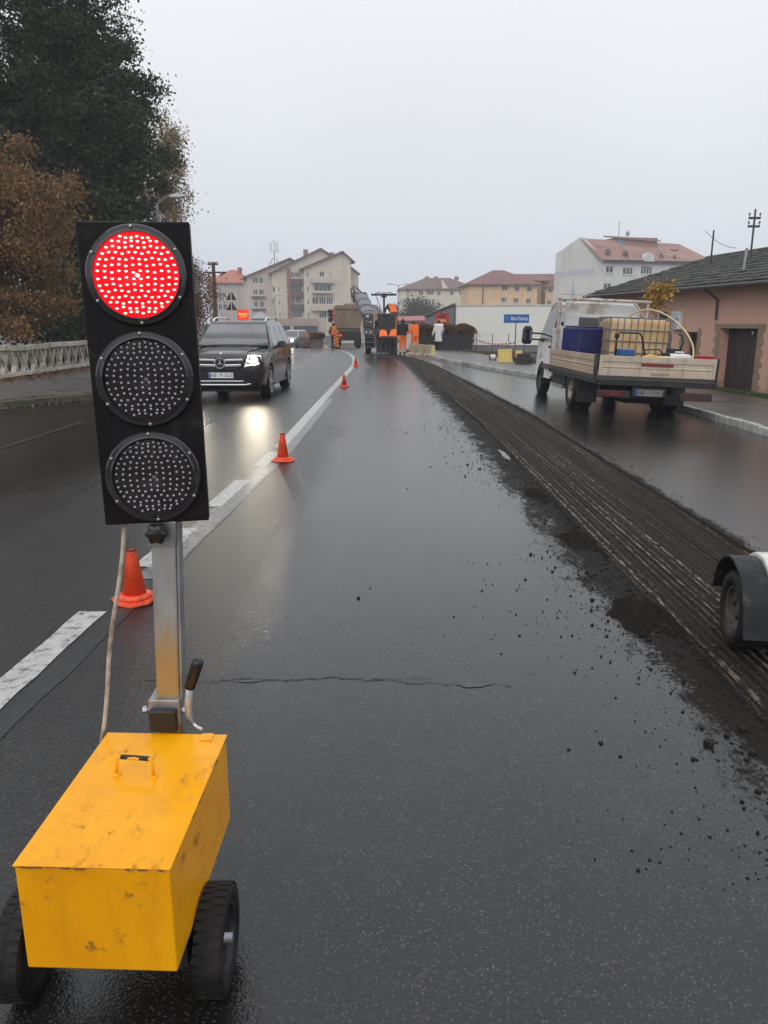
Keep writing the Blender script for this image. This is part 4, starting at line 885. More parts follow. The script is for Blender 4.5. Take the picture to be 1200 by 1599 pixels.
for k in range(5):
    for x in (-.605, .605):
        y = -.40 + .2*k; b = MB(); b.cyl((x, y, .12), (x, y, 1.06), .010, n=6); b.build('cage_bar', CAGE, t)
for z in (.16, .38, .60, .82, 1.05):
    b = MB(); b.tube([(-.60, -.51, z), (.60, -.51, z), (.60, .51, z), (-.60, .51, z)], .012, 6, closed=True); b.build('cage_hoop', CAGE, t)
b = MB(); b.bx(-.60, .60, -.5, .5, .10, .135); b.build('pallet_deck', mat('grey pallet', (.12, .11, .1), .7), t, bevel=.006)
for x in (-.52, 0, .52): b = MB(); b.bx(x - .06, x + .06, -.5, .5, 0, .10); b.build('pallet_skid', mat('grey pallet', (.12, .11, .1), .7), t)
b = MB(); b.cyl((0, 0, 1.02), (0, 0, 1.07), .09, n=18); b.build('filler_cap', BLACKP, t)
t = load('blue_drum', .99, .62, .742, 'tall blue drum squeezed beside the caged tote', 'drum')
b = MB(); b.lathe([(.0, 0), (.115, .01), (.12, .1), (.12, .40), (.126, .42), (.12, .44), (.12, .70), (.11, .76), (.0, .77)], n=20); b.build('drum_body', BLUE, t, smooth=True)
b = MB(); b.lathe([(.112, .755), (.112, .785), (.09, .785)], n=20); b.build('drum_lid', BLACKP, t)
# plate compactor with bow handle
CB = mat('blue machine paint', (.02, .09, .26), .4, var=.15, scale=8)
t = load('plate_compactor', -.42, -1.18, .742, 'blue plate compactor with a black bow handle at the tailgate', 'machine', R(8))
b = MB(); b.bx(-.20, .20, -.16, .16, .10, .34); b.build('engine_cover', CB, t, bevel=.02)
b = MB(); b.bx(-.13, .13, -.12, .12, .345, .47); b.build('fuel_cap_housing', CB, t, bevel=.02)
b = MB(); b.prism([(-.26, .02), (-.20, 0), (.20, 0), (.26, .02), (.26, .05), (.2, .095), (-.2, .095), (-.26, .05)], 'y', -.19, .19); b.build('base_plate', DARKM, t)
b = MB(); b.tube([(-.14, .1, .34), (-.14, .12, .70), (-.10, .13, .76), (.30, .13, .76), (.36, .13, .70), (.44, .1, .36)], .018, 8); b.build('bow_handle', BLACKP, t, smooth=True)
b = MB(); b.box((-.15, .1, .70), (.07, .06, .09)); b.build('throttle_box', BLACKP, t, bevel=.01)
t = load('yellow_saw', .08, -1.25, .742, 'yellow cutting machine lying next to the compactor', 'machine', R(-6))
b = MB(); b.loft([[(-.30, -.12, .10), (-.30, .12, .10), (-.30, .12, .30), (-.30, -.12, .30)], [(-.05, -.15, .05), (-.05, .15, .05), (-.05, .15, .40), (-.05, -.15, .40)], [(.22, -.12, .06), (.22, .12, .06), (.22, .12, .34), (.22, -.12, .34)]]); b.build('housing', mat('machine yellow', (.62, .36, .05), .45, var=.2, scale=9), t, bevel=.03)
b = MB(); b.bx(-.25, .2, -.1, .1, 0, .06); b.build('foot', DARKM, t)
b = MB(); b.tube([(-.25, 0, .30), (-.15, .02, .47), (.10, .02, .49), (.2, 0, .34)], .014, 8); b.build('handle', BLACKP, t, smooth=True)
t = load('white_canister', .32, -1.22, .742, 'small cream canister right of the yellow machine', 'canister')
b = MB(); b.bx(-.11, .11, -.09, .09, 0, .37); b.build('canister_body', mat('cream plastic', (.62, .58, .46), .45, var=.1), t, bevel=.03); b = MB(); b.cyl((.05, 0, .37), (.05, 0, .41), .03, n=12); b.build('cap', BLACKP, t)
def jerry(x, y, rz, label, mt):
    t = load('jerrycan', x, y, .742, label, 'jerrycan', rz, 'white jerrycans at the tailgate')
    b = MB(); b.loft([[(-.20, -.13, 0), (.20, -.13, 0), (.20, .13, 0), (-.20, .13, 0)], [(-.205, -.135, .03), (.205, -.135, .03), (.205, .135, .03), (-.205, .135, .03)], [(-.205, -.135, .36), (.205, -.135, .36), (.205, .135, .36), (-.205, .135, .36)], [(-.15, -.10, .42), (.15, -.10, .42), (.15, .10, .42), (-.15, .10, .42)]]); b.build('can_body', mt, t, bevel=.035)
    b = MB(); b.tube([(-.10, 0, .41), (-.09, 0, .45), (.06, 0, .45), (.08, 0, .41)], .014, 8); b.build('can_handle', mt, t, smooth=True)
    b = MB(); b.cyl((.14, 0, .39), (.15, 0, .44), .03, n=12); b.build('can_cap', BLACKP, t)
TRW = mat('milky plastic', (.66, .67, .66), .35, var=.08)
jerry(.66, -1.0, R(10), 'white jerrycan standing near the yellow hose', TRW)
t = load('red_toolbox', .94, -1.38, .742, 'flat red plastic box at the right end of the tailgate', 'box')
b = MB(); b.bx(-.17, .17, -.12, .12, 0, .385); b.build('case', mat('red plastic', (.36, .025, .03), .4, var=.15), t, bevel=.02); b = MB(); b.bx(-.175, .175, -.125, .125, .387, .41); b.build('cover', mat('red plastic', (.36, .025, .03), .4), t, bevel=.01)
t = load('grey_engine', .70, -.55, .742, 'dark pump engine with a green handle on the bed', 'machine')
b = MB(); b.bx(-.16, .16, -.16, .16, 0, .42); b.build('block', DARKM, t, bevel=.03); b = MB(); b.tube([(.1, -.05, .4), (.16, -.05, .62), (.13, -.05, .76), (.06, -.05, .78)], .026, 8); b.build('handle', mat('dark green tube', (.02, .06, .05), .5), t, smooth=True)
b = MB(); b.lathe([(.001, .42), (.12, .43), (.12, .50), (.001, .51)], n=16); b.build('air_filter', mat('black filter', (.02, .02, .02), .6), t)
# yellow hose arching over the tailgate
hose = [(.06, .3, 1.80), (.14, .0, 1.92), (.30, -.4, 1.94), (.50, -.8, 1.80), (.66, -1.1, 1.58), (.74, -1.3, 1.36), (.74, -1.42, 1.18), (.68, -1.50, 1.02), (.6, -1.5, .86)]
hp = []
for i in range(len(hose) - 1):
    for k in range(4):
        tt = k/4.; P0, P1, P2, P3 = [Vector(hose[max(0, min(len(hose)-1, i + j))]) for j in (-1, 0, 1, 2)]
        hp.append(.5*((2*P1) + (P2 - P0)*tt + (2*P0 - 5*P1 + 4*P2 - P3)*tt*tt + (3*P1 - P0 - 3*P2 + P3)*tt**3))
b = MB(); b.tube([MT @ p for p in hp], .016, 8); tag(b.build('hose', mat('yellow hose', (.58, .46, .24), .45, var=.15), None, smooth=True), 'thick yellow hose arching from the tote over the tailgate', 'hose')
# ================================================================== ROAD WORKS: machine, tipper, people, barriers
MDK = mat('machine charcoal', (.022, .022, .025), .5, var=.35, scale=3, dirt=(.07, .062, .055), damt=.45, dscale=2)
MGR = mat('machine grey', (.11, .11, .115), .5, var=.25, scale=3, dirt=(.05, .046, .042), damt=.5, dscale=3)
MCR = mat('machine cream', (.50, .47, .40), .45, var=.12, scale=3, dirt=(.25, .2, .15), damt=.35)
MAM = mat('machine amber', (.50, .22, .04), .45, var=.2)
MRU = mat('machine dark red', (.10, .03, .03), .6, var=.4, scale=3)
MM_ = thing('milling_machine', (-.17, 43.0, zg(0, 43)), 'dark road milling machine with folded canopy bar and raised conveyor, seen from behind', 'milling machine')
def P_(name, mt, x0, x1, y0, y1, z0, z1, parent=None, bev=.02):
    b = MB(); b.bx(x0, x1, y0, y1, z0, z1); return b.build(name, mt, parent or MM_, bevel=bev)
blk = P_('rear_hood', MDK, -.18, .92, .15, 1.6, .55, 2.06)
for k in range(5): P_('hood_rib', MDK, -.12 + k*.21, -.06 + k*.21, .11, .15, .60, 2.0, blk, .01)
P_('hood_side_strip', MAM, .80, .86, .10, .15, 1.25, 2.0, blk, .006)
P_('hood_cap', MGR, -.22, .96, .10, 1.65, 2.06, 2.12)
P_('drum_flap', MDK, -.25, .90, .02, .14, .08, .62); P_('scraper', MGR, -.28, .92, .05, .16, .02, .10)
cabn = P_('left_cabinet', MGR, -.98, -.40, .2, 1.8, 1.36, 2.12); P_('cabinet_door', mat('cabinet door', (.055, .055, .06), .5, var=.3), -.94, -.46, .17, .20, 1.40, 2.06, cabn, .01)
P_('label_plate', WHITEP, -.80, -.66, .155, .168, 1.92, 2.02, cabn, .002); P_('warning_label', MAM, -.80, -.64, .155, .168, 1.66, 1.70, cabn, .002); P_('warning_label', WHITEP, -.60, -.50, .155, .168, 1.64, 1.70, cabn, .002)
P_('cabinet_edge', MCR, -.395, -.335, .14, .24, 1.34, 2.12); P_('amber_panel', MAM, -.325, -.23, .12, .2, 1.75, 2.1, None, .008)
P_('lower_left_cabinet', MGR, -.94, -.30, .25, 1.9, .95, 1.34); P_('lower_box', MDK, -.88, -.28, .3, 2.0, .30, .94)
P_('red_valve_block', MRU, -.28, -.02, .03, .3, .55, 1.35)
for k, z in enumerate((.28, .55, .82)): P_('step', MGR, -.88, -.38, .02, .26, z, z + .04, None, .006)
for x in (-.92, -.34): P_('ladder_rail', MCR, x, x + .03, .02, .06, .12, 1.0, None, .004)
for x in (-.86, -.62): b = MB(); b.lathe([(.06, 0), (.05, .02), (.001, .025)], (x + .06, .246, 1.12), (0, -1, 0), 14); b.build('work_lamp', mat('lamp lens', (.6, .6, .6), .15), MM_)
for x in (-.72, .58):
    for y in (.9, 4.2):
        b = MB(); b.loft([[(x - .14, y + .62*math.cos(a_)*(1.0), .26 + .26*math.sin(a_)) for a_ in [2*math.pi*i/20 for i in range(20)]], [(x + .14, y + .62*math.cos(a_), .26 + .26*math.sin(a_)) for a_ in [2*math.pi*i/20 for i in range(20)]]]); b.build('crawler_track', RUBBER, MM_)
        P_('track_leg', MDK, x - .07, x + .07, y - .09, y + .09, .5, 1.0)
P_('main_frame', MDK, -.95, .9, 1.9, 5.2, .75, 1.75); P_('platform', MGR, -.9, .95, 1.65, 2.6, 1.22, 1.28)
b = MB(); b.cyl((.17, 1.75, 1.2), (.17, 1.75, 3.14), .055, n=12); b.build('canopy_post', MDK, MM_)
b = MB(); b.loft([[(-.55, 1.6, 3.12), (-.55, 1.95, 3.12), (-.55, 1.95, 3.26), (-.55, 1.6, 3.26)], [(-.50, 1.6, 3.10), (-.5, 1.95, 3.10), (-.5, 1.95, 3.20), (-.5, 1.6, 3.20)], [(.82, 1.6, 3.10), (.82, 1.95, 3.10), (.82, 1.95, 3.20), (.82, 1.6, 3.20)], [(.88, 1.6, 3.12), (.88, 1.95, 3.12), (.88, 1.95, 3.24), (.88, 1.6, 3.24)]]); b.build('canopy_bar', MDK, MM_, bevel=.01)
for s in (-1, 1): b = MB(); b.tube([(.17 + s*.10, 1.78, 3.2), (.17 + s*.25, 1.78, 3.29), (.17 + s*.52, 1.78, 3.2)], .022, 8); b.build('canopy_brace', MDK, MM_)
P_('canopy_head', MDK, .02, .32, 1.6, 1.95, 3.0, 3.1); b = MB(); b.lathe([(.05, 3.2), (.05, 3.28), (.02, 3.31)], (.17, 1.78, 0), n=14); b.build('beacon', mat('red beacon', (.35, .02, .02), .25), MM_)
for pth in ([(.95, .3, 2.1), (.95, .3, 2.75), (.95, 1.6, 2.75), (.95, 1.6, 2.1)], [(-.15, .5, 2.1), (-.22, .5, 2.45), (-.1, 1.2, 2.5), (.0, 1.2, 2.1)], [(.5, .4, 2.1), (.42, .5, 2.5), (.40, 1.4, 2.5)]):
    b = MB(); b.tube(pth, .018, 6); b.build('handrail', MDK, MM_)
b = MB(); b.tube([(-.25, .9, 2.1), (-.30, 1.0, 2.55), (-.22, 1.0, 2.62), (-.2, 1.0, 2.5)], .03, 8); b.build('exhaust', STEEL, MM_)
# conveyor
ca, cb_ = Vector((-.40, 3.0, 1.35)), Vector((-1.45, 11.0, 3.35)); dv = cb_ - ca
b = MB(); rings = [[ca + dv*t + Vector((sx*.42, 0, dz)) for sx, dz in ((-1, -.12), (1, -.12), (1, .2), (-1, .2))] for t in (0, .5, 1)]; b.loft(rings); cvf = b.build('conveyor_frame', MDK, MM_)
b = MB(); n = 9; rings = []
for t in np.linspace(.25, .97, 8):
    rings.append([ca + dv*t + Vector((.45*math.cos(math.pi*i/n), 0, .16 + (.22 + .05*math.sin(t*37))*math.sin(math.pi*i/n))) for i in range(n + 1)])
b.loft(rings, caps=True); b.build('conveyor_tarp', mat('grey tarpaulin', (.15, .155, .17), .55, var=.25, scale=2, bump=.6, bscale=4), cvf, smooth=True)
for t in (.3, .5, .7, .9): b = MB(); c0 = ca + dv*t; b.tube([c0 + Vector((.46*math.cos(math.pi*i/8), 0, .16 + .25*math.sin(math.pi*i/8))) for i in range(9)], .02, 6); b.build('tarp_hoop', MDK, cvf)
b = MB(); b.bx(cb_.x - .5, cb_.x + .45, cb_.y - .25, cb_.y + .35, cb_.z - .35, cb_.z + .28); b.build('discharge_head', MDK, cvf, bevel=.05)
b = MB(); b.tube([cb_ + Vector((-.3, 0, .2)), cb_ + Vector((-.5, 0, .6)), cb_ + Vector((-.2, 0, .55)), cb_ + Vector((.25, 0, .1)), cb_ + Vector((.6, -.4, -.5))], .05, 8); b.build('hydraulic_hose', BLACKP, cvf, smooth=True)
b = MB(); b.tube([cb_ + Vector((-.55, 0, -.1)), cb_ + Vector((-.62, 0, .5)), cb_ + Vector((-.35, 0, .75))], .04, 8); b.build('lifting_bow', BLACKP, cvf, smooth=True)
b = MB(); b.tube([(.2, 4.5, 1.9), (-.3, 7.4, 3.2)], .05, 8); b.build('conveyor_stay', STEEL, MM_)

# ------------------------------------------------------------------ tipper lorry
TB = mat('tipper body ochre', (.26, .185, .125), .6, var=.2, scale=1.5, dirt=(.14, .10, .07), damt=.55, dscale=1.6, streak=True)
tx, ty = -2.9, 64.0
TP = thing('tipper_lorry', (tx, ty, zg(tx, ty)), 'tipper lorry with an ochre steel body waiting in front of the conveyor', 'lorry', rot=(0, 0, R(4)))
b = MB(); b.loft([[(-1.0, 0, 1.62), (1.0, 0, 1.62), (1.08, 0, 2.3), (1.1, 0, 3.35), (-1.1, 0, 3.35), (-1.08, 0, 2.3)], [(-1.0, 5.2, 1.62), (1.0, 5.2, 1.62), (1.08, 5.2, 2.3), (1.1, 5.2, 3.35), (-1.1, 5.2, 3.35), (-1.08, 5.2, 2.3)]]); tb = b.build('tipper_body', TB, TP, bevel=.02)
P_('tailgate_rail', TB, -1.13, 1.13, -.10, 0.0, 3.10, 3.33, tb); P_('tailgate_rail', TB, -1.02, 1.02, -.08, 0.0, 1.62, 1.78, tb)
for x in (-1.06, -.42, .32, .98): P_('tailgate_rib', TB, x - .06, x + .08, -.09, -.002, 1.79, 3.09, tb)
P_('load_lip', mat('load of millings', (.05, .04, .033), .9, var=.4), -1.0, 1.0, .1, 5.1, 3.34, 3.40, tb, .04)
P_('tail_apron', mat('apron brown', (.10, .075, .055), .7, var=.3), -.9, 1.0, -.02, .2, 1.30, 1.60, TP)
P_('rear_frame', DARKM, -1.0, 1.05, .05, 5.4, .62, 1.30, TP); P_('mud_flap', BLACKP, -1.05, -.55, .4, .43, .22, .9, TP, .004); P_('mud_flap', BLACKP, .6, 1.08, .4, .43, .22, .9, TP, .004)
b = MB(); b.lathe([(.10, 0), (.08, .02), (.001, .025)], (-.62, .045, 1.05), (0, -1, 0), 16); b.build('tail_lamp', emit('tail lamp lit', (1, .02, .03), 1.6), TP)
for sx in (-1, 1):
    for y in (.95, 2.3, 5.9): wheel(TP, (sx*.85, y, .46), .46, .36, side=sx, lugs=24, rim_r=.55)
P_('cab', mat('tipper cab', (.35, .10, .05), .4, var=.1), -1.05, 1.05, 5.5, 7.2, .9, 2.9, TP, .06)
b = MB(); b.tube([(1.12, -.05, .5), (1.2, -.05, 1.6), (1.2, 0, 3.0)], .05, 6); b.build('side_ladder', MCR, TP)

# ------------------------------------------------------------------ people
SKIN = mat('skin', (.42, .24, .16), .55, var=.1, scale=20)
HV = mat('hi vis orange', (.90, .16, .015), .7, var=.15, scale=7, bump=.4, bscale=14); HVS = mat('reflective band', (.50, .47, .40), .4, var=.1)
BLKC = mat('black cloth', (.013, .013, .016), .8, var=.35, scale=8, bump=.4, bscale=14); NAVY = mat('navy cloth', (.012, .015, .035), .8, var=.3, scale=8, bump=.4, bscale=14); GRYC = mat('charcoal cloth', (.03, .03, .034), .8, var=.3, scale=8)
WHC = mat('white padded coat', (.72, .70, .68), .55, var=.06, scale=5); HAIR = mat('dark brown hair', (.025, .014, .010), .6, var=.4, scale=30); BOOT = mat('boot leather', (.014, .013, .012), .55, var=.3)
BASE = dict(hipL=(-.095, 0, .93), hipR=(.095, 0, .93), kneeL=(-.105, .02, .50), kneeR=(.105, .02, .50), ankL=(-.11, -.01, .09), ankR=(.11, -.01, .09),
            shL=(-.185, 0, 1.44), shR=(.185, 0, 1.44), elL=(-.25, -.02, 1.16), elR=(.25, -.02, 1.16), wrL=(-.25, .08, .92), wrR=(.25, .08, .92), neck=(0, .01, 1.50), head=(0, .03, 1.64))
def remesh(o, vox, it=4):
    m = o.modifiers.new('r', 'REMESH'); m.mode = 'VOXEL'; m.voxel_size = vox; m.use_smooth_shade = True
    s = o.modifiers.new('s', 'SMOOTH'); s.iterations = it; s.factor = .5; return o
def person(x, y, z, rz, label, J=None, jacket=HV, trousers=BLKC, vest=None, hood=None, hair=HAIR, bands=True, coat=None, s=1., group=None):
    j = dict(BASE); j.update(J or {}); j = {k: Vector(v) for k, v in j.items()}
    t = thing('person', (x, y, z), label, 'person', rot=(0, 0, rz), group=group); t.scale = (s,)*3
    hd, nk = j['head'], j['neck']; up = (hd - nk).normalized(); mid = (j['hipL'] + j['hipR'])/2; ch = (j['shL'] + j['shR'])/2
    toe = {k: j['ank'+k] + Vector((0, .17, -.045)) for k in 'LR'}
    b = MB()   # the whole body, continuous once remeshed
    b.cap(nk, hd - up*.06, .058, .055); b.ell(hd, (.078, .098, .118), 14, 10); b.cap(hd + Vector((0, .045, -.06)), hd + Vector((0, .06, -.085)), .05, .035)
    b.cap(hd + Vector((0, .098, -.01)), hd + Vector((0, .108, -.03)), .011, .014); b.cap(hd + Vector((-.03, .088, -.07)), hd + Vector((.03, .088, -.07)), .009, .009)
    for sx in (-1, 1): b.cap(hd + Vector((sx*.078, 0, .015)), hd + Vector((sx*.08, 0, -.03)), .014, .011); b.cap(hd + Vector((sx*.032, .088, .012)), hd + Vector((sx*.033, .09, .012)), .013, .013)
    for k in 'LR':
        b.cap(j['hip'+k], j['sh'+k], .095, .085); b.cap(j['sh'+k], j['el'+k], .052, .042); b.cap(j['el'+k], j['wr'+k], .041, .029)
        b.cap(j['hip'+k], j['knee'+k], .085, .058); b.cap(j['knee'+k], j['ank'+k], .056, .04); b.cap(j['ank'+k], toe[k], .04, .032)
        d = (j['wr'+k] - j['el'+k]).normalized(); w0 = j['wr'+k]; sd = Vector((0, 1, 0)) if abs(d.y) < .7 else Vector((1, 0, 0)); sd = (sd - d*sd.dot(d)).normalized(); nr = d.cross(sd)*(1 if k == 'L' else -1)
        b.cap(w0 + d*.02, w0 + d*.07, .032, .038)
        for i, (o_, l) in enumerate(((-.030, .062), (-.010, .075), (.010, .070), (.029, .054))):
            f0 = w0 + d*.085 + sd*o_; f1 = f0 + d*l*.55 - nr*.006; f2 = f1 + d*l*.38 - nr*.022; b.cap(f0, f1, .0105, .0095, 6); b.cap(f1, f2, .0095, .008, 6)
        tb0 = w0 + d*.035 + sd*.03; tb1 = tb0 + d*.03 + sd*.025 - nr*.008; b.cap(tb0, tb1, .012, .011, 6); b.cap(tb1, tb1 + d*.03 + sd*.005 - nr*.01, .011, .009, 6)
    b.cap(j['shL'], j['shR'], .075, .075); b.cap(mid, ch, .11, .10); remesh(b.build('body', SKIN, t), .010, 3)
    # jacket
    b = MB(); lo = mid + (ch - mid)*(.02)
    for k in 'LR':
        h_ = j['hip'+k] + (ch - mid)*.03; b.cap(h_, j['sh'+k], .118, .108); b.cap(j['sh'+k], j['el'+k], .078, .068); b.cap(j['el'+k], j['wr'+k] - (j['wr'+k] - j['el'+k])*.03, .066, .048)
    b.cap(j['shL'], j['shR'], .10, .10); b.cap(lo, ch, .135, .12); b.cap(ch, nk, .11, .075); jo = remesh(b.build('jacket', jacket, t), .016, 5)
    if vest:
        b = MB()
        for k in 'LR':
            h_ = j['hip'+k] + (ch - mid)*.08; e_ = j['sh'+k]*.86 + ch*.14; b.cap(h_, e_, .128, .112)
        b.cap(mid + (ch - mid)*.08, ch, .148, .13); b.cap(j['shL']*.7 + j['shR']*.3, j['shR']*.7 + j['shL']*.3, .112, .112); jo = remesh(b.build('vest', vest, t), .016, 5)
    if bands:
        for f in (.30, .52):
            b = MB(); c0 = mid + (ch - mid)*f; ax = (ch - mid).normalized(); q = []
            for hh in (-.022, .022):
                rg_ = []
                side = (j['shR'] - j['shL']).normalized(); fw = ax.cross(side)
                for i in range(24): a_ = 2*math.pi*i/24; rr_ = .253 + .03*f; rg_.append(c0 + ax*hh + side*(rr_*math.cos(a_)) + fw*(.162*math.sin(a_)))
                q.append(rg_)
            b.loft(q, caps=False); b.build('reflective_band', HVS, jo, smooth=True)
    if coat:   # long padded coat: skirt with quilting
        b = MB(); q = []
        for i in range(23):
            z_ = .50 + .95*i/22.; k = (z_ - .5)/.95; rx = .225 - .03*k + .012*abs(math.sin(z_*math.pi/.085)); ry = .165 - .01*k + .012*abs(math.sin(z_*math.pi/.085))
            q.append([(rx*math.cos(2*math.pi*m/28), ry*math.sin(2*math.pi*m/28), z_) for m in range(28)])
        b.loft(q); b.build('coat_skirt', coat, t, smooth=True)
    b = MB()
    for k in 'LR': b.cap(j['hip'+k], j['knee'+k], .112, .085); b.cap(j['knee'+k], j['ank'+k] + Vector((0, 0, .03)), .084, .068)
    b.cap(j['hipL'], j['hipR'], .125, .125); b.cap(mid, mid + (ch - mid)*.12, .13, .125); tr = remesh(b.build('trousers', trousers, t), .015, 4)
    if trousers is HV:
        for k in 'LR':
            for f in (.72, .88):
                b = MB(); ax = (j['ank'+k] - j['knee'+k]); c0 = j['knee'+k] + ax*f; b.cyl(c0 - ax.normalized()*.02, c0 + ax.normalized()*.02, .083, n=16); b.build('reflective_band', HVS, tr)
    for k in 'LR':
        b = MB(); a_ = j['ank'+k]; b.cap(a_ + Vector((0, 0, .10)), a_, .062, .058); b.cap(a_ + Vector((0, -.03, -.03)), toe[k], .055, .05); remesh(b.build('boot', BOOT, t), .012, 2)
    if hood:
        b = MB(); b.ell(hd + Vector((0, -.040, .012)), (.105, .112, .135), 14, 10); b.cap(hd + Vector((0, -.03, .09)), hd + up*.17 + Vector((0, -.05, 0)), .06, .02); b.cap(nk + Vector((0, -.04, 0)), hd - up*.04 + Vector((0, -.045, 0)), .10, .095); remesh(b.build('hood', hood, t), .012, 3)
    else:
        b = MB(); b.ell(hd + Vector((0, -.032, .028)), (.088, .094, .106), 14, 10); b.cap(hd + Vector((0, -.06, 0)), nk + Vector((0, -.045, .06)), .07, .05); remesh(b.build('hair', hair, t), .012, 2)
    return t
bend = dict(hipL=(-.11, -.05, .84), hipR=(.11, -.05, .84), kneeL=(-.15, .06, .46), kneeR=(.15, .06, .46), ankL=(-.15, -.02, .09), ankR=(.15, -.02, .09), shL=(-.18, .36, 1.14), shR=(.18, .36, 1.14), elL=(-.24, .44, .88), elR=(.24, .44, .88), wrL=(-.12, .56, .68), wrR=(.12, .56, .68), neck=(0, .42, 1.16), head=(0, .54, 1.19))
bend2 = dict(bend); bend2.update(shL=(-.20, .30, 1.16), shR=(.16, .32, 1.20), neck=(-.03, .38, 1.21), head=(-.05, .50, 1.23), elL=(-.28, .34, .9), wrL=(-.16, .50, .7))
person(-.02, 42.15, zg(0, 42), R(8), 'worker in orange vest and dark trousers bending over, left of the bending pair', bend, jacket=NAVY, trousers=GRYC, vest=HV, bands=False, group='road workers in orange')
person(.47, 42.25, zg(0, 42), R(-25), 'worker in orange vest bending over beside the machine, right of the bending pair', bend2, jacket=GRYC, trousers=GRYC, vest=HV, bands=False, group='road workers in orange')
person(.99, 41.7, zg(1, 42), R(10), 'worker in a black hooded jacket and orange trousers standing with his back turned', dict(elL=(-.27, .02, 1.18), elR=(.27, .04, 1.18), wrL=(-.16, .22, 1.05), wrR=(.17, .22, 1.05)), jacket=BLKC, trousers=HV, hood=BLKC, bands=False, s=1.02, group='road workers in orange')
person(1.63, 41.4, zg(1.6, 42), R(38), 'worker all in orange stooping slightly beside the man in the black jacket', dict(shL=(-.19, .07, 1.40), shR=(.19, .07, 1.40), neck=(0, .11, 1.46), head=(0, .17, 1.58), elL=(-.28, .12, 1.14), elR=(.27, .10, 1.14), wrL=(-.24, .36, 1.08), wrR=(.18, .34, 1.10), kneeL=(-.12, .10, .50), ankL=(-.14, .02, .09), kneeR=(.12, -.03, .50), ankR=(.13, -.14, .09)), jacket=HV, trousers=HV, bands=False, s=1.02, group='road workers in orange')
ride = dict(bend); ride.update(kneeL=(-.13, .04, .47), kneeR=(.13, .04, .47), shL=(-.22, .34, 1.26), shR=(.22, .34, 1.26), neck=(0, .40, 1.28), head=(0, .52, 1.27), elL=(-.38, .40, 1.05), elR=(.38, .40, 1.05), wrL=(-.30, .58, .95), wrR=(.30, .58, .95))
person(.55, 44.75, zg(0, 43) + 1.285, R(20), 'machine operator in orange vest leaning over the controls on top', ride, jacket=BLKC, trousers=BLKC, vest=HV, bands=False, group='road workers in orange')
person(-3.5, 55.0, zg(-3.5, 55), R(15), 'flagman in orange vest and black trousers beside the striped panel near the tipper', dict(elL=(-.27, .0, 1.16), elR=(.26, .02, 1.16), wrL=(-.2, .16, 1.0), wrR=(.2, .16, 1.0)), jacket=BLKC, trousers=BLKC, vest=HV, bands=False, group='road workers in orange')
wx, wy = 3.2, 46.2
person(wx, wy, zg(wx, wy) + .11, R(-4), 'woman in a long white padded coat walking away along the hedge', dict(kneeL=(-.09, .14, .50), ankL=(-.09, .12, .09), kneeR=(.08, -.03, .50), ankR=(.08, -.22, .14), elL=(-.27, -.04, 1.15), wrL=(-.36, -.04, .90), elR=(.26, -.03, 1.15), wrR=(.27, .10, .95)), jacket=WHC, trousers=NAVY, bands=False, coat=WHC, s=.98)
t = thing('handbag', (wx + .27, wy - .03, zg(wx, wy) + .11), 'blue handbag hanging from the woman’s right shoulder'.replace('’', "'"), 'handbag')
b = MB(); b.loft([[(-.06, -.15, .78), (.07, -.15, .78), (.07, .15, .78), (-.06, .15, .78)], [(-.07, -.17, .95), (.08, -.17, .95), (.08, .17, .95), (-.07, .17, .95)], [(-.02, -.14, 1.10), (.03, -.14, 1.10), (.03, .14, 1.10), (-.02, .14, 1.10)]]); b.build('bag_body', mat('blue leather', (.02, .03, .16), .45, var=.2), t, bevel=.03)
b = MB(); b.tube([(.0, -.12, 1.08), (-.06, -.05, 1.35), (-.08, 0, 1.50), (-.06, .05, 1.35), (.0, .12, 1.08)], .012, 6); b.build('strap', mat('blue leather', (.02, .03, .16), .45), t)

# ------------------------------------------------------------------ barriers and signs
CON = mat('ochre stained concrete', (.36, .29, .20), .75, var=.25, scale=4, dirt=(.2, .16, .11), damt=.5, dscale=4, bump=.4, bscale=25)
def barrier(x, y, rz, mt, label):
    t = thing('barrier_block', (x, y, zg(x, y) - .005), label, 'barrier', rot=(0, 0, rz), group='short concrete barrier blocks by the workers')
    pr = [(-.24, 0), (.24, 0), (.23, .06), (.13, .16), (.085, .52), (.07, .56), (-.07, .56), (-.085, .52), (-.13, .16), (-.23, .06)]
    b = MB(); b.prism(pr, 'y', -.12, .5); b.build('block', CON, t, bevel=.012)
    if mt: b = MB(); b.prism([(p*.985, .004 + q*.985) for p, q in pr], 'y', -.1235, -.121); b.build('painted_end', mt, t)
barrier(1.62, 40.2, R(28), None, 'ochre concrete barrier block at the left end of the row'); barrier(1.98, 39.4, R(28), None, 'ochre concrete barrier block in the middle of the row'); barrier(2.36, 38.6, R(28), mat('pale yellow end paint', (.70, .58, .26), .6, var=.15), 'concrete barrier block with pale yellow painted end')
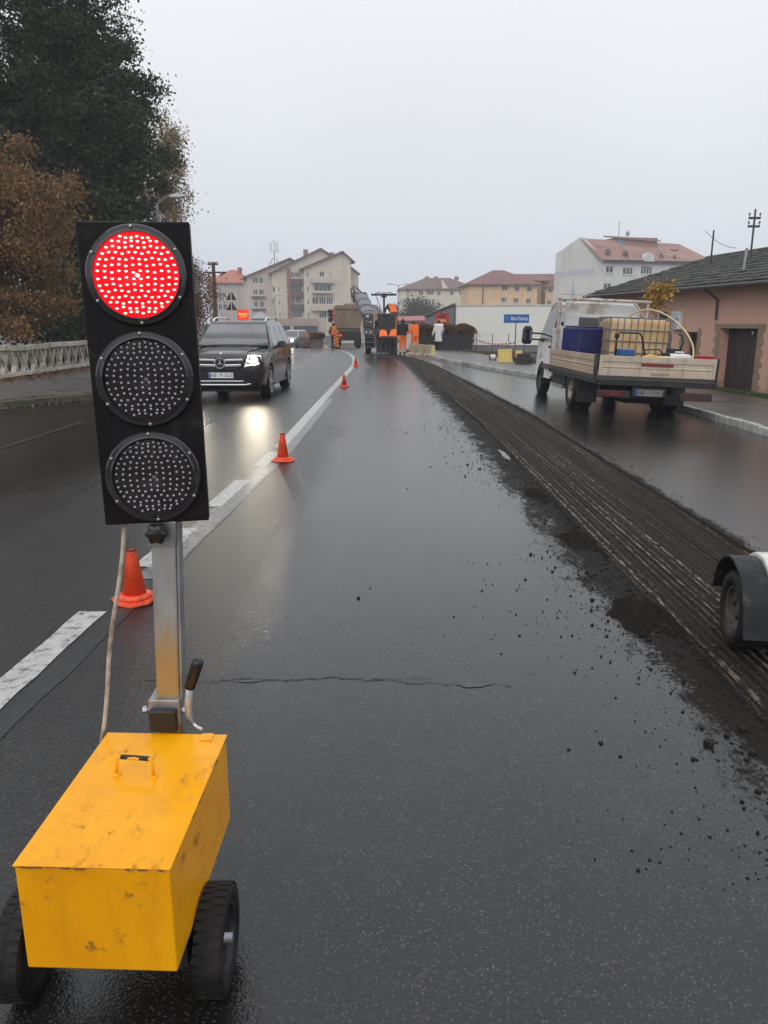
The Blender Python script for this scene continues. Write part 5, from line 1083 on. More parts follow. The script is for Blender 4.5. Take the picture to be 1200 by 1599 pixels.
def striped(x, y, h, rz, label):
    t = thing('striped_panel', (x, y, zg(x, y)), label, 'barrier panel', rot=(0, 0, rz), group='red and yellow striped warning panels')
    b = MB(); b.bx(-.17, .17, -.02, .02, .16, .16 + h); pa = b.build('panel', mat('panel amber', (.72, .34, .05), .45, var=.1), t, bevel=.004)
    n = 5
    for k in range(n):
        z0 = .17 + k*h/n; q = [(-.168, z0), (.168, z0 + .18), (.168, min(.16 + h - .004, z0 + .18 + h/n*.5)), (-.168, z0 + h/n*.5)]
        q = [(px, min(.155 + h, pz)) for px, pz in q]; b = MB(); b.prism(q, 'y', -.026, -.0205); b.build('red_stripe', mat('panel red', (.42, .035, .025), .45, var=.1), pa)
    b = MB(); b.loft([[(-.28, -.22, 0), (.28, -.22, 0), (.28, .22, 0), (-.28, .22, 0)], [(-.24, -.16, .12), (.24, -.16, .12), (.24, .16, .12), (-.24, .16, .12)], [(-.1, -.06, .17), (.1, -.06, .17), (.1, .06, .17), (-.1, .06, .17)]]); b.build('rubber_foot', RUBBER, t)
striped(-3.28, 54.2, 1.15, R(6), 'striped warning panel next to the flagman'); striped(ux(476, 66), 66, 1.05, R(10), 'striped warning panel on the far bend before the low wall')
# rear view of the second portable signal
t = thing('portable_traffic_light', (ux(519, 61), 61, zg(-4, 61)), 'red backed portable traffic light with grey box seen by the tipper', 'traffic light', rot=(0, 0, R(-60)))
b = MB(); b.bx(-.20, .20, -.07, .07, 2.05, 2.95); b.build('head', mat('faded red', (.42, .05, .045), .5, var=.1), t, bevel=.02)
for k in range(3): b = MB(); b.lathe([(.12, 0), (.13, .2), (.11, .2), (.10, .02)], (0, -.07, 2.2 + k*.3), (0, -1, 0), 16); b.build('hood', BLACKP, t)
b = MB(); b.cyl((0, 0, .2), (0, 0, 2.05), .04, n=10); b.build('pole', STEEL, t); b = MB(); b.bx(-.30, .30, -.2, .2, 1.05, 1.40); b.build('battery_box', mat('grey box', (.20, .22, .23), .5), t, bevel=.02)
b = MB(); b.bx(-.35, .35, -.03, .03, .06, .12); b.bx(-.03, .03, -.35, .35, .121, .18); b.build('cross_foot', DARKM, t)
# blue street name sign
bx0, by0 = ux(806, 33), 33.0; z0 = zg(bx0, by0) + .1
t = thing('street_sign', (bx0, by0, z0), 'blue street name sign on a thin rusty pole before the white building', 'street sign', rot=(0, 0, R(2)))
b = MB(); b.cyl((0, 0, 0), (0, 0, 1.95), .024, n=10); b.build('pole', mat('rusty brown pole', (.20, .10, .06), .7, var=.3, scale=5), t)
b = MB(); b.cyl((0, 0, 0), (0, 0, .50), .045, n=10); b.build('pole_sleeve', mat('red oxide pole', (.22, .06, .03), .7, var=.3), t)
SB = mat('sign blue', (.02, .12, .36), .4, var=.08); b = MB(); b.bx(-.52, .54, -.03, -.012, 1.62, 1.97); sp_ = b.build('sign_plate', SB, t, bevel=.004)
wt = mat('sign white', (.75, .78, .8), .4, var=.05)
text('Râul Sebeș', .205, wt, sp_, (.13, -.033, 1.795), sx=.78, font_w=.002); text('STR', .15, mat('sign pale blue', (.22, .36, .55), .4), sp_, (-.40, -.033, 1.79), sx=.6)
# clutter behind the kerb near the sign
YB = mat('yellow board', (.60, .45, .12), .6, var=.15, scale=3, dirt=(.35, .25, .1), damt=.4)
t = tag(MB().hexa([(-.32, 0, 0), (.28, 0, 0), (.28, .03, 0), (-.32, .03, 0), (-.30, .16, .52), (.26, .16, .54), (.26, .19, .54), (-.30, .19, .52)]).build('yellow_board', YB, None, bevel=.006), 'yellow board leaning on the post of the blue street sign', 'board'); t.location = (ux(792, 32.4), 32.4, zg(5, 32) + .12)
t = tag(MB().hexa([(-.14, 0, 0), (.14, 0, 0), (.14, .02, 0), (-.14, .02, 0), (-.14, .08, .25), (.14, .08, .25), (.14, .1, .25), (-.14, .1, .25)]).build('yellow_board', YB, None, bevel=.004), 'small yellow plate right of the street sign pole', 'board'); t.location = (ux(814, 32.6), 32.8, zg(5, 32) + .33)
b = MB(); b.bx(-.10, .10, -.04, .04, 0, .26); o = tag(b.build('plate_support', DARKM, None), 'short dark stump under the small yellow plate', 'stump'); o.location = (ux(814, 32.6), 32.84, zg(5, 32) + .10)
t = thing('cable_drum', (ux(771, 34), 34, zg(4.7, 34) + .12), 'small white cable drum with red end lying in the weeds', 'cable drum')
b = MB(); b.cyl((-.10, 0, .13), (.12, 0, .13), .11, n=16); b.build('winding', WHITEP, t)
for x in (-.13, .12): b = MB(); b.cyl((x, 0, .13), (x + .03, 0, .13), .15, n=18); b.build('flange', mat('brown red', (.20, .06, .04), .6), t)
t = thing('kerb_pile', (ux(819, 31.5), 31.5, zg(5.6, 31) + .11), 'dark heap of old kerbstones beside the street sign', 'rubble')
for k, (x, y, z, rz) in enumerate(((0, 0, .07, 10), (.15, .25, .07, -20), (-.1, .12, .21, 30), (.2, .1, .21, -8), (.05, .15, .35, 15))): b = MB(); b.box((x, y, z), (.55, .16, .135), (0, 0, R(rz))); b.build('stone', mat('dark stone', (.035, .036, .038), .7, var=.4, scale=5, bump=.4), t, bevel=.015)
# barrier tape and thin fence behind it
TAPE_A = mat('tape white', (.78, .76, .74), .5, var=.05); TAPE_B = mat('tape red', (.60, .04, .04), .5, var=.05)
ta, tb_ = Vector((5.15, 45.6, .70)), Vector((bx0 + .02, by0 - .03, z0 + .78)); t = thing('barrier_tape', ta, 'sagging red and white barrier tape strung from hedge to street sign', 'tape')
n = 26
for k in range(n):
    p0, p1 = [ta + (tb_ - ta)*(q/n) - Vector((0, 0, .18*math.sin(math.pi*q/n))) - ta for q in (k, k + 1)]
    b = MB(); b.hexa([p0, p1, p1 + Vector((0, .004, 0)), p0 + Vector((0, .004, 0)), p0 + Vector((0, 0, .075)), p1 + Vector((0, 0, .075)), p1 + Vector((0, .004, .075)), p0 + Vector((0, .004, .075))]); b.build('red_piece' if k % 2 else 'white_piece', TAPE_B if k % 2 else TAPE_A, t)
t = thing('wire_fence', (5.4, 46.2, zg(6, 46)), 'thin wire fence in front of the white building', 'fence')
for k in range(6): b = MB(); b.cyl((k*.95, 0, 0), (k*.95 + .02, 0, 1.15), .022, n=6); b.build('post', DARKM, t)
for z in (.35, .75, 1.1): b = MB(); b.cyl((0, 0, z), (4.75, 0, z), .004, n=4); b.build('wire', STEEL, t)
# ================================================================== BUILDINGS
def wallmat(name, col, **k): return mat(name, col, .85, var=.10, scale=.35, dirt=[q*.80 for q in col], damt=.38, dscale=.35, streak=True, **k)
def wall_holes(b, o, ud, w_, h, holes, depth=.25, nrm=None):
    """rectangular wall with openings; o lower-left corner, ud unit vector along, nrm outward"""
    o, ud = Vector(o), Vector(ud); up = Vector((0, 0, 1)); nrm = Vector(nrm) if nrm else ud.cross(up)
    us = sorted(set([0, w_] + [k for q in holes for k in (q[0], q[1])])); zs = sorted(set([0, h] + [k for q in holes for k in (q[2], q[3])]))
    P = lambda u, z, d=0: o + ud*u + up*z - nrm*d
    for i in range(len(us) - 1):
        for j in range(len(zs) - 1):
            cu, cz = (us[i] + us[i+1])/2, (zs[j] + zs[j+1])/2
            if any(q[0] < cu < q[1] and q[2] < cz < q[3] for q in holes): continue
            b.quad(P(us[i], zs[j]), P(us[i+1], zs[j]), P(us[i+1], zs[j+1]), P(us[i], zs[j+1]))
    for u0, u1, z0, z1 in holes:
        b.quad(P(u0, z0), P(u1, z0), P(u1, z0, depth), P(u0, z0, depth)); b.quad(P(u0, z1, depth), P(u1, z1, depth), P(u1, z1), P(u0, z1))
        b.quad(P(u0, z0, depth), P(u0, z1, depth), P(u0, z1), P(u0, z0)); b.quad(P(u1, z0), P(u1, z1), P(u1, z1, depth), P(u1, z0, depth))
FRW = mat('white window frame', (.66, .66, .65), .45, var=.08); FRB = mat('brown window frame', (.10, .055, .035), .6, var=.2)
def window(parent, o, ud, nrm, u0, u1, z0, z1, nm=2, frame=FRW, depth=.18, f=.10):
    o, ud, nrm = Vector(o), Vector(ud), Vector(nrm); up = Vector((0, 0, 1)); P = lambda u, z, d: o + ud*u + up*z - nrm*d
    def bar(b, a0, a1, c0, c1, d0=depth - .06, d1=depth + .06): b.hexa([P(a0, c0, d0), P(a1, c0, d0), P(a1, c0, d1), P(a0, c0, d1), P(a0, c1, d0), P(a1, c1, d0), P(a1, c1, d1), P(a0, c1, d1)])
    b = MB(); bar(b, u0, u1, z0, z0 + f); bar(b, u0, u1, z1 - f, z1); bar(b, u0, u0 + f, z0 + f, z1 - f); bar(b, u1 - f, u1, z0 + f, z1 - f)
    for k in range(1, nm): um = u0 + (u1 - u0)*k/nm; bar(b, um - f*.5, um + f*.5, z0 + f, z1 - f)
    fo = b.build('window', frame, parent)
    b = MB(); bar(b, u0 + f*.5, u1 - f*.5, z0 + f*.5, z1 - f*.5, depth - .012, depth + .012); b.build('pane', GLASS, fo); return fo
def facade(T, mt, o, ud, nrm, w_, h, wins, depth=.25, frame=FRW, name='wall', base=0, nm=2):
    b = MB(); wall_holes(b, o, ud, w_, h, [q[:4] for q in wins], depth, nrm); wo = b.build(name, mt, T, fix=False)
    for q in wins: window(wo.parent if False else T, o, ud, nrm, *q[:4], nm=(q[4] if len(q) > 4 else nm), frame=frame, depth=depth*.7)
    return wo
def sill(T, o, ud, nrm, u0, u1, z, mt):
    o, ud, nrm = Vector(o), Vector(ud), Vector(nrm); b = MB(); P = lambda u, zz, d: o + ud*u + Vector((0, 0, zz)) + nrm*d
    b.hexa([P(u0 - .08, z - .09, .002), P(u1 + .08, z - .09, .002), P(u1 + .08, z - .09, .14), P(u0 - .08, z - .09, .14), P(u0 - .08, z, .002), P(u1 + .08, z, .002), P(u1 + .08, z, .14), P(u0 - .08, z, .14)]); return b.build('sill', mt, T)
def slab(b, pts, t):
    """roof plane given by its outline, thickness t downwards"""
    n = len(pts); lo = [(p[0], p[1], p[2] - t) for p in pts]; b.add(list(pts) + lo, [tuple(range(n)), tuple(range(2*n - 1, n - 1, -1))] + [(i, n + i, n + (i+1) % n, (i+1) % n) for i in range(n)]); return b
ROOFR = mat('red brown roof sheet', (.17, .055, .045), .6, var=.15, scale=.6, dirt=(.11, .045, .04), damt=.4, dscale=.4)
ROOFB = mat('brown tile roof', (.15, .085, .07), .7, var=.2, scale=.6, dirt=(.10, .065, .055), damt=.5, dscale=.5)
ROOFP = mat('pink brown roof', (.32, .18, .145), .7, var=.15, scale=.5, dirt=(.17, .10, .085), damt=.5, dscale=.5)
ROOFO = mat('orange red tiles', (.40, .11, .07), .65, var=.15, scale=.6, dirt=(.22, .06, .04), damt=.4, dscale=.5)
FASC = mat('dark fascia', (.05, .045, .045), .7, var=.2)
UP = (0, 0, 1); FX = (1, 0, 0); FN = (0, -1, 0)

# ---- stepped apartment block (left of centre), local frame: x right along the front, front at y=0 looking -y
d0 = 180.; mpx, mpz = d0/1235.7, (vz(404, d0) - vz(504, d0))/100.
AB = thing('apartment_block', (ux(388, d0), d0, -1.3), 'beige stepped apartment block with brown pitched roofs and balconies behind the bend', 'building', rot=(0, 0, R(14)))
BEI = wallmat('beige render', (.62, .54, .45)); BEI2 = wallmat('grey beige render', (.56, .49, .425)); BRK = mat('brick brown column', (.25, .11, .075), .85, var=.2, scale=1.5)
BALC = mat('balcony brown', (.13, .085, .075), .8, var=.2, scale=1.)
def Z(v): return vz(v, d0) + 1.3
def X(u): return (u - 388)*mpx*1.02
def gable_section(x0, x1, yf, yb, zl, xa, za, zr, wins, mt, name='wall', drop_z=0):
    facade(AB, mt, (x0, yf, 0), FX, FN, x1 - x0, min(zl, zr), [(a_ - x0, c - x0, d, e_) + tuple(r) for a_, c, d, e_, *r in wins], name=name, depth=.3)
    b = MB(); zm = min(zl, zr); top = [(x0, zm)] + ([(x0, zl)] if zl > zm + .01 else []) + [(xa, za)] + ([(x1, zr)] if zr > zm + .01 else []) + [(x1, zm)]
    b.prism(top[::-1], 'y', yf, yf + .3); b.build('gable', mt, AB)
    b = MB(); b.bx(x0, x0 + .3, yf + .3, yb, 0, zl - .02); b.build('side_wall', mt, AB); b = MB(); b.bx(x1 - .3, x1, yf + .3, yb, 0, zr - .02); b.build('side_wall', mt, AB)
    sl_ = (za - zl)/(xa - x0); e_ = .9
    b = MB(); slab(b, [(x0 - e_, yf - .8, zl - sl_*e_ + .25), (xa + .05, yf - .8, za + .28), (xa + .05, yb, za + .28), (x0 - e_, yb, zl - sl_*e_ + .25)], .3); b.build('roof', ROOFB, AB)
    sr_ = (za - zr)/(x1 - xa) if x1 > xa else 0
    b = MB(); slab(b, [(xa + .06, yf - .8, za + .28), (x1 + e_, yf - .8, zr - sr_*e_ + .25), (x1 + e_, yb, zr - sr_*e_ + .25), (xa + .06, yb, za + .28)], .3); b.build('roof', ROOFB, AB)
def balcony(x0, x1, yf, z0, h, mt, dp=1.3):
    t_ = MB(); t_.bx(x0, x1, yf - dp, yf - .002, z0 - .15, z0); bo_ = t_.build('balcony', BEI2, AB); b = MB(); b.bx(x0, x1, yf - dp - .1, yf - dp, z0 - .2, z0 + h); b.build('parapet', mt, bo_)
    for x in (x0, x1 - .1): b = MB(); b.bx(x, x + .1, yf - dp, yf - .002, z0 + .002, z0 + h); b.build('parapet_side', mt, bo_)
FL = [Z(518) + i*2.75 for i in range(6)]
rowA = [(X(u0), X(u1), Z(vb), Z(vt), n) for u0, u1, vb, vt, n in ((399, 407, 442, 432, 2), (408, 415, 442, 432, 2), (399, 406, 460.5, 452, 2), (408, 415.5, 460.5, 452, 2), (399, 406, 480, 471, 2), (408, 415.5, 480, 471, 2))]
gable_section(X(390), X(475), 3, 14, Z(431), X(456), Z(402), Z(412), rowA, BEI2)
for v in (461.5, 481): balcony(X(396), X(417), 3, Z(v + 1) - .2, .25, BALC, .5)
rowB = [(X(u0), X(u1), Z(vb), Z(vt), n) for u0, u1, vb, vt, n in ((428, 432, 457, 447, 1), (437, 439.5, 455, 448, 1), (427, 432, 476, 466, 2), (437, 439.5, 476, 469, 1), (437, 439.5, 496, 489, 1), (430, 432, 496, 488, 1), (456.5, 462, 432.5, 421.5, 2), (463, 472, 432.5, 421.5, 3), (456.5, 473, 455, 443, 3), (456.5, 462, 474.5, 463, 2), (463, 472, 474.5, 463, 3), (456.5, 473, 496.5, 484, 4))]
gable_section(X(429.2), X(520), 1.5, 14, Z(424), X(503), Z(386), Z(397), rowB, BEI)
b = MB(); b.bx(X(450.5), X(455.3), .9, 1.48, 0, Z(417)); b.build('brick_column', BRK, AB)
for v in (441, 461, 481): balcony(X(455.5), X(474.5), 1.5, Z(v) - .1, 1.0, BALC, 1.0)
rowC = [(X(u0), X(u1), Z(vb), Z(vt), n) for u0, u1, vb, vt, n in ((480, 483, 433, 424, 1), (480, 483, 455, 447, 1), (480, 483, 476, 468, 1), (480, 483, 497, 489, 1), (499.5, 507.5, 431.5, 423, 2), (516, 518, 429, 424, 1), (491, 518, 454, 443.5, 4), (487.5, 497.5, 475, 464, 2), (498.2, 509, 475, 464, 3), (509.8, 520.5, 475, 464, 3), (498, 510, 497, 487, 3))]
gable_section(X(475.2), X(549), 0, 14, Z(418), X(535), Z(391), Z(403), rowC, BEI)
balcony(X(485), X(521), 0, Z(439.5), .85, BEI2, 1.2); balcony(X(488), X(519), 0, Z(456), .3, BEI2, 1.2); balcony(X(486), X(521), 0, Z(484), .95, BEI2, 1.2)
facade(AB, BEI, (X(549.2), 4, 0), FX, FN, X(567) - X(549.2), Z(424), [], name='wall'); b = MB(); b.prism([(X(549.2), Z(424)), (X(567), Z(424)), (X(549.2), Z(409))], 'y', 4, 4.3); b.build('gable', BEI, AB)
b = MB(); b.bx(X(567) - .3, X(567), 4.3, 14, 0, Z(424)); b.build('side_wall', BEI, AB)
b = MB(); slab(b, [(X(549.3), 3.4, Z(408)), (X(569), 3.4, Z(423.5)), (X(569), 14, Z(423.5)), (X(549.3), 14, Z(408))], .3); b.build('roof', ROOFB, AB)
# ground floor shop front
b = MB(); b.bx(X(431), X(495), -1.6, -1.2, Z(509), Z(498)); b.build('shop_fascia', mat('shop fascia', (.38, .29, .24), .7, var=.15, scale=.4), AB)
for u0, u1 in ((433, 451), (456, 494)): b = MB(); b.bx(X(u0), X(u1), -1.1, -1.0, 0, Z(509.2)); b.build('shop_window', glass_dark('shop glass', (.03, .028, .032)), AB)
b = MB(); b.bx(X(451.5), X(455.5), -1.5, -1.0, 0, Z(509.2)); b.build('shop_column', BEI, AB)
for u, v in ((484.5, 386), (526, 390)): b = MB(); b.bx(X(u) - .5, X(u) + .5, 5, 6, Z(v + 12), Z(v - 1.5)); b.build('chimney', mat('chimney render', (.25, .17, .14), .85), AB)
# roof antenna mast
t = thing('antenna_mast', (ux(432, d0 + 6), d0 + 6, Z(420) - 1.3), 'white telecom antenna mast standing on the block roof', 'antenna')
for dx in (-.9, .9): b = MB(); b.tube([(dx*2.2, 0, -.5), (dx*.4, 0, 2.8)], .10, 6); b.build('strut', STEEL, t)
b = MB(); b.cyl((0, 0, 0), (0, 0, 6.6), .11, n=8); b.build('mast', STEEL, t)
for dx in (-.75, .15, .75): b = MB(); b.bx(dx - .22, dx + .22, -.2, .1, 3.9, 6.3); b.build('panel_antenna', WHITEP, t, bevel=.04)
b = MB(); b.bx(-.85, .85, -.05, .05, 4.1, 4.25); b.build('crossbar', STEEL, t)

def simple_house(name, label, org, rz, w_, dp, eave, ridge, wallm, roofm, wins, over=.7, hip=0., side_wins=(), group=None, frame=FRW):
    """local: front y=0 facing -y, x 0..w; ridge along x; hip = how far the ridge is pulled in"""
    T = thing(name, org, label, 'building', rot=(0, 0, rz), group=group)
    facade(T, wallm, (0, 0, 0), FX, FN, w_, eave, wins, frame=frame)
    for q in wins: sill(T, (0, 0, 0), FX, FN, q[0], q[1], q[2], FRW)
    facade(T, wallm, (0, dp, 0), (0, -1, 0), (-1, 0, 0), dp, eave, [q for q in side_wins], name='side_wall', frame=frame)
    b = MB(); b.quad((w_, 0, 0), (w_, dp, 0), (w_, dp, eave), (w_, 0, eave)); b.build('side_wall', wallm, T); b = MB(); b.quad((w_, dp, 0), (0, dp, 0), (0, dp, eave), (w_, dp, eave)); b.build('back_wall', wallm, T)
    o_ = over; sl_ = (ridge - eave)/(dp/2); ze = eave - sl_*o_*.4; xh0, xh1 = (-o_ if hip == 0 else hip), (w_ + o_ if hip == 0 else w_ - hip)
    def rp(pts): return MB().add(pts, [tuple(range(len(pts)))])
    A, B, C_, D = (-o_, -o_, ze), (w_ + o_, -o_, ze), (w_ + o_, dp + o_, ze), (-o_, dp + o_, ze); R0, R1 = (xh0, dp/2, ridge), (xh1, dp/2, ridge)
    for pts in ([A, B, R1, R0], [C_, D, R0, R1]): b = MB(); slab(b, pts, .25); b.build('roof', roofm, T)
    if hip:
        for pts in ([D, A, R0], [B, C_, R1]): b = MB(); slab(b, pts, .25); b.build('roof', roofm, T)
    else:
        for x in (0, w_ - .05): b = MB(); b.prism([(0, eave), (dp, eave), (dp/2, ridge - .25)], 'x', x, x + .05); b.build('gable', wallm, T)
    return T
# ---- red roofed house left of the block
d1 = 205.; ZZ = lambda v, d: vz(v, d) + 1.3; XX = lambda u, d, u0: (u - u0)*d/1235.7
wl = [(XX(u0, d1, 328), XX(u1, d1, 328), ZZ(vb, d1), ZZ(vt, d1), n) for u0, u1, vb, vt, n in ((343, 349, 467, 457, 2), (350, 356, 467, 457, 2), (330, 337, 467, 457, 2), (343, 349, 485, 475, 2), (350, 357, 485, 475, 2), (330, 337, 485, 475, 2), (384, 387, 464, 460, 1), (384, 387, 484, 479, 1))]
rh = simple_house('apartment_house', 'grey apartment house with a bright red tiled roof left of the stepped block', (ux(328, d1), d1, -1.3), R(-4), XX(390, d1, 328), 12, ZZ(441, d1), ZZ(419.5, d1), wallmat('grey render', (.48, .42, .375)), ROOFO, wl, hip=4.5)
b = MB(); b.bx(6.6, 7.6, 5, 6, ZZ(425, d1), ZZ(416, d1)); b.build('chimney', BRK, rh)
# ---- small house with brown roof behind the conveyor
d2 = 115.; sh = simple_house('small_house', 'small house with steep brown roof and two chimneys behind the conveyor', (ux(566, d2), d2, -1.3), R(60), 8, 5.5, ZZ(500, d2), ZZ(474, d2), wallmat('pale render', (.50, .46, .38)), ROOFB, [(3, 4, 1.2, 2.4)], over=.3)
for x in (2.6, 4.4): b = MB(); b.bx(x, x + .6, 2.4, 3.1, ZZ(480, d2), ZZ(468, d2)); b.build('chimney', mat('chimney render', (.25, .17, .14), .85), sh)
# ---- cream block right of centre
d3 = 228.; Xc = lambda u: XX(u, d3, 625); Zc = lambda v: ZZ(v, d3)
CRM = wallmat('cream render', (.68, .615, .52))
wl = [(Xc(u0), Xc(u1), Zc(vb), Zc(vt), n) for u0, u1, vb, vt, n in ((655.5, 661, 462, 454, 2), (666, 677, 461, 452, 4), (682, 688, 462, 455, 2), (665, 669, 477, 468, 1), (670.5, 673, 477, 467, 1), (674, 677, 477, 468, 1), (681, 687, 478, 471.5, 2), (655, 660, 477, 470, 1), (667, 672, 491, 485, 1), (702, 707.5, 462, 455, 2), (716.5, 724, 462, 452, 2), (717, 726, 477, 469, 2))]
cb1 = simple_house('cream_block', 'cream apartment block with hipped brown roof and tall stair windows', (ux(625, d3), d3, -1.3), R(0), Xc(745), 16, Zc(451), Zc(432), CRM, ROOFB, wl, hip=7.5)
for u in (665, 679, 712): b = MB(); b.bx(Xc(u), Xc(u) + 1.2, 6.5, 7.6, Zc(436), Zc(430)); b.build('chimney', mat('chimney render', (.25, .17, .14), .85), cb1)
b = MB(); b.prism([(Xc(690), Zc(452)), (Xc(700), Zc(452)), (Xc(690), Zc(437))], 'y', -.35, 6); b.build('roof_step', CRM, cb1)
for u in (637, 655): b = MB(); b.bx(Xc(u) - .1, Xc(u) + .1, -.15, -.02, 0, Zc(452)); b.build('downpipe', FASC, cb1)
b = MB(); b.bx(Xc(714), Xc(727), -.9, -.02, Zc(480), Zc(463.5)); b.build('bay', CRM, cb1)
# ---- yellow block
d4 = 192.; Xy = lambda u: XX(u, d4, 731); Zy = lambda v: ZZ(v, d4)
YLW = wallmat('apricot render', (.72, .485, .28))
wl = [(Xy(u0), Xy(u1), Zy(vb), Zy(vt), n) for u0, u1, vb, vt, n in ((782.5, 791.5, 454, 446, 2), (802.5, 810, 455, 447, 2), (821.5, 829.5, 456, 448, 2), (781.5, 790.5, 472.5, 465, 3), (801, 809, 473.5, 466, 2), (821, 828.5, 475, 467, 2))]
yb = simple_house('yellow_block', 'apricot yellow apartment block with a maroon hipped roof', (ux(731, d4), d4, -1.3), R(2), Xy(838), 15, Zy(443), Zy(419), YLW, ROOFR, wl, hip=7., over=.9)
for u in (753,): b = MB(); b.bx(Xy(u) - .15, Xy(u) + .15, -.2, -.02, 0, Zy(444)); b.build('downpipe', mat('brown pipe', (.16, .08, .06), .6), yb)
wl = [(Xy(u0) - Xy(850), Xy(u1) - Xy(850), Zy(vb), Zy(vt), n) for u0, u1, vb, vt, n in ((854.5, 860, 456.5, 451, 1), (853.5, 860, 476, 469, 2), (868, 876, 476, 469, 2), (868, 876, 457, 449, 2))]
yb2 = simple_house('yellow_block', 'set back apricot wing with lower maroon roof beside the white block', (ux(850, d4 + 4), d4 + 4, -1.3), R(2), Xy(905) - Xy(850), 12, Zy(446), Zy(424), YLW, ROOFR, wl, over=.8)
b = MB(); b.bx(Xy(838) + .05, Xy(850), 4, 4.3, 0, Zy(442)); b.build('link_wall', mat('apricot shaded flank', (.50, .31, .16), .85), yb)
b = MB(); slab(b, [(Xy(830), 3, Zy(437)), (Xy(862), 3, Zy(437)), (Xy(862), 10, Zy(424)), (Xy(815), 10, Zy(424))], .2); b.build('roof', ROOFR, yb)
# ---- white block with faded lettering: corner nearest at px 935; gable end to the left, long front to the right
d5 = 138.; WHT = wallmat('grey white render', (.57, .55, .525)); WHT2 = wallmat('white render', (.62, .61, .59))
c0 = Vector((ux(936, d5), d5, -1.3)); T = thing('white_block', c0, 'large white block with pinkish roof, dormers and faded blue lettering on its gable', 'building', rot=(0, 0, R(14)))
Zw = lambda v: ZZ(v, d5); mw = d5/1235.7
ev, gl = Zw(405), 9.0     # eave height, gable depth (local: gable along -x direction rotated)
# gable wall: plane through origin going left & slightly back
ga = R(158 - 14); gd = Vector((math.cos(ga), math.sin(ga), 0)); gn = Vector((gd.y, -gd.x, 0)); gn = gn if gn.y < 0 else -gn; GW = 8.1
b = MB(); P = lambda u, z, d=0: gd*u + Vector((0, 0, z)) - gn*d
pts = [(0, 0), (GW, 0), (GW, Zw(394)), (GW*.90, Zw(390)), (GW*.52, Zw(369.5)), (GW*.40, Zw(370)), (0, Zw(405))]
b.add([P(u, z) for u, z in pts] + [P(u, z, .3) for u, z in pts], [tuple(range(7)), tuple(range(13, 6, -1))] + [(i, 7 + i, 7 + (i+1) % 7, (i+1) % 7) for i in range(7)]); b.build('gable_wall', WHT, T)
tl = text('CONSTRUCTORUL  SA', 1.35, mat('faded blue paint', (.36, .38, .50), .8, var=.2), T, P(GW*.50, Zw(426), -.03), name='lettering', sx=.62)
tl.rotation_euler = (R(90), R(-5), math.atan2(-gd.y, -gd.x))
b = MB(); q0 = P(GW*.60, 0, -.06); b.add([P(GW*.60, Zw(436), -.05), P(GW*.66, Zw(468), -.05), P(GW*.54, Zw(468), -.05), P(GW*.60, Zw(436), -.08), P(GW*.66, Zw(468), -.08), P(GW*.54, Zw(468), -.08)], [(0, 1, 2), (5, 4, 3), (0, 3, 4, 1), (1, 4, 5, 2), (2, 5, 3, 0)]); b.build('painted_spire', mat('pale blue paint', (.33, .42, .55), .8, var=.2), T)
FW = 21.
wl = [((u0 - 936)*mw*1.06, (u1 - 936)*mw*1.06, Zw(vb), Zw(vt), n) for u0, u1, vb, vt, n in ((941, 953.5, 427, 415.5, 2), (968.5, 985.5, 429, 417.5, 3), (998, 1017, 428, 414, 4), (939, 952, 452, 442.5, 2), (968, 985, 454, 444, 3))]
facade(T, WHT2, (0, 0, 0), FX, FN, FW, ev, wl, depth=.2)
for q in wl: sill(T, (0, 0, 0), FX, FN, q[0], q[1], q[2], FRW)
b = MB(); b.bx(FW - .2, FW, 0, 9, 0, ev); b.build('side_wall', WHT2, T)
b = MB(); slab(b, [(-.5, -.6, ev - .1), (FW + .6, -.6, ev - .1), (FW - 2.5, 6.0, Zw(372)), tuple(P(GW*.50, Zw(371)))], .3); b.build('roof', ROOFP, T)
b = MB(); slab(b, [(FW + .6, -.6, ev - .1), (FW + .6, 11, ev - .1), (FW - 2.5, 6.0, Zw(372))], .3); b.build('roof', ROOFP, T)
b = MB(); b.bx(-.4, FW + .5, -.66, -.60, ev - .5, ev - .12); b.build('gutter', FASC, T)
# raised roof part, blue flank, dormers, gablet
b = MB(); x0, x1 = (975 - 936)*mw*1.06, (1040 - 936)*mw*1.06; b.bx(x0, x1, 3.4, 9, Zw(388), Zw(366)); b.build('roof_storey', ROOFP, T)
b = MB(); slab(b, [(x0 - .4, 3.0, Zw(366)), (x1 + .4, 3.0, Zw(370)), (x1 - 1.5, 8, Zw(361)), (x0 - .4, 8, Zw(359.5))], .25); b.build('roof', ROOFP, T)
b = MB(); b.add([(x0 - .05, 3.3, Zw(381)), (x0 + 1.9, 3.3, Zw(380)), (x0 - .05, 3.3, Zw(366.5)), (x0 - .05, 3.38, Zw(381)), (x0 + 1.9, 3.38, Zw(380)), (x0 - .05, 3.38, Zw(366.5))], [(0, 1, 2), (5, 4, 3), (0, 3, 4, 1), (1, 4, 5, 2), (2, 5, 3, 0)]); b.build('blue_panel', mat('blue sheeting', (.10, .28, .46), .5), T)
for u, v in ((944, 396), (972, 398), (1031, 402), (1053, 404)):
    x = (u - 936)*mw*1.06; y = .9; b = MB(); b.add([(x - .55, y - .9, Zw(v)), (x + .55, y - .9, Zw(v)), (x, y - .9, Zw(v - 8)), (x, y + 1.2, Zw(v - 8))], [(0, 1, 2), (0, 2, 3), (2, 1, 3), (1, 0, 3)]); do = b.build('dormer', ROOFB, T)
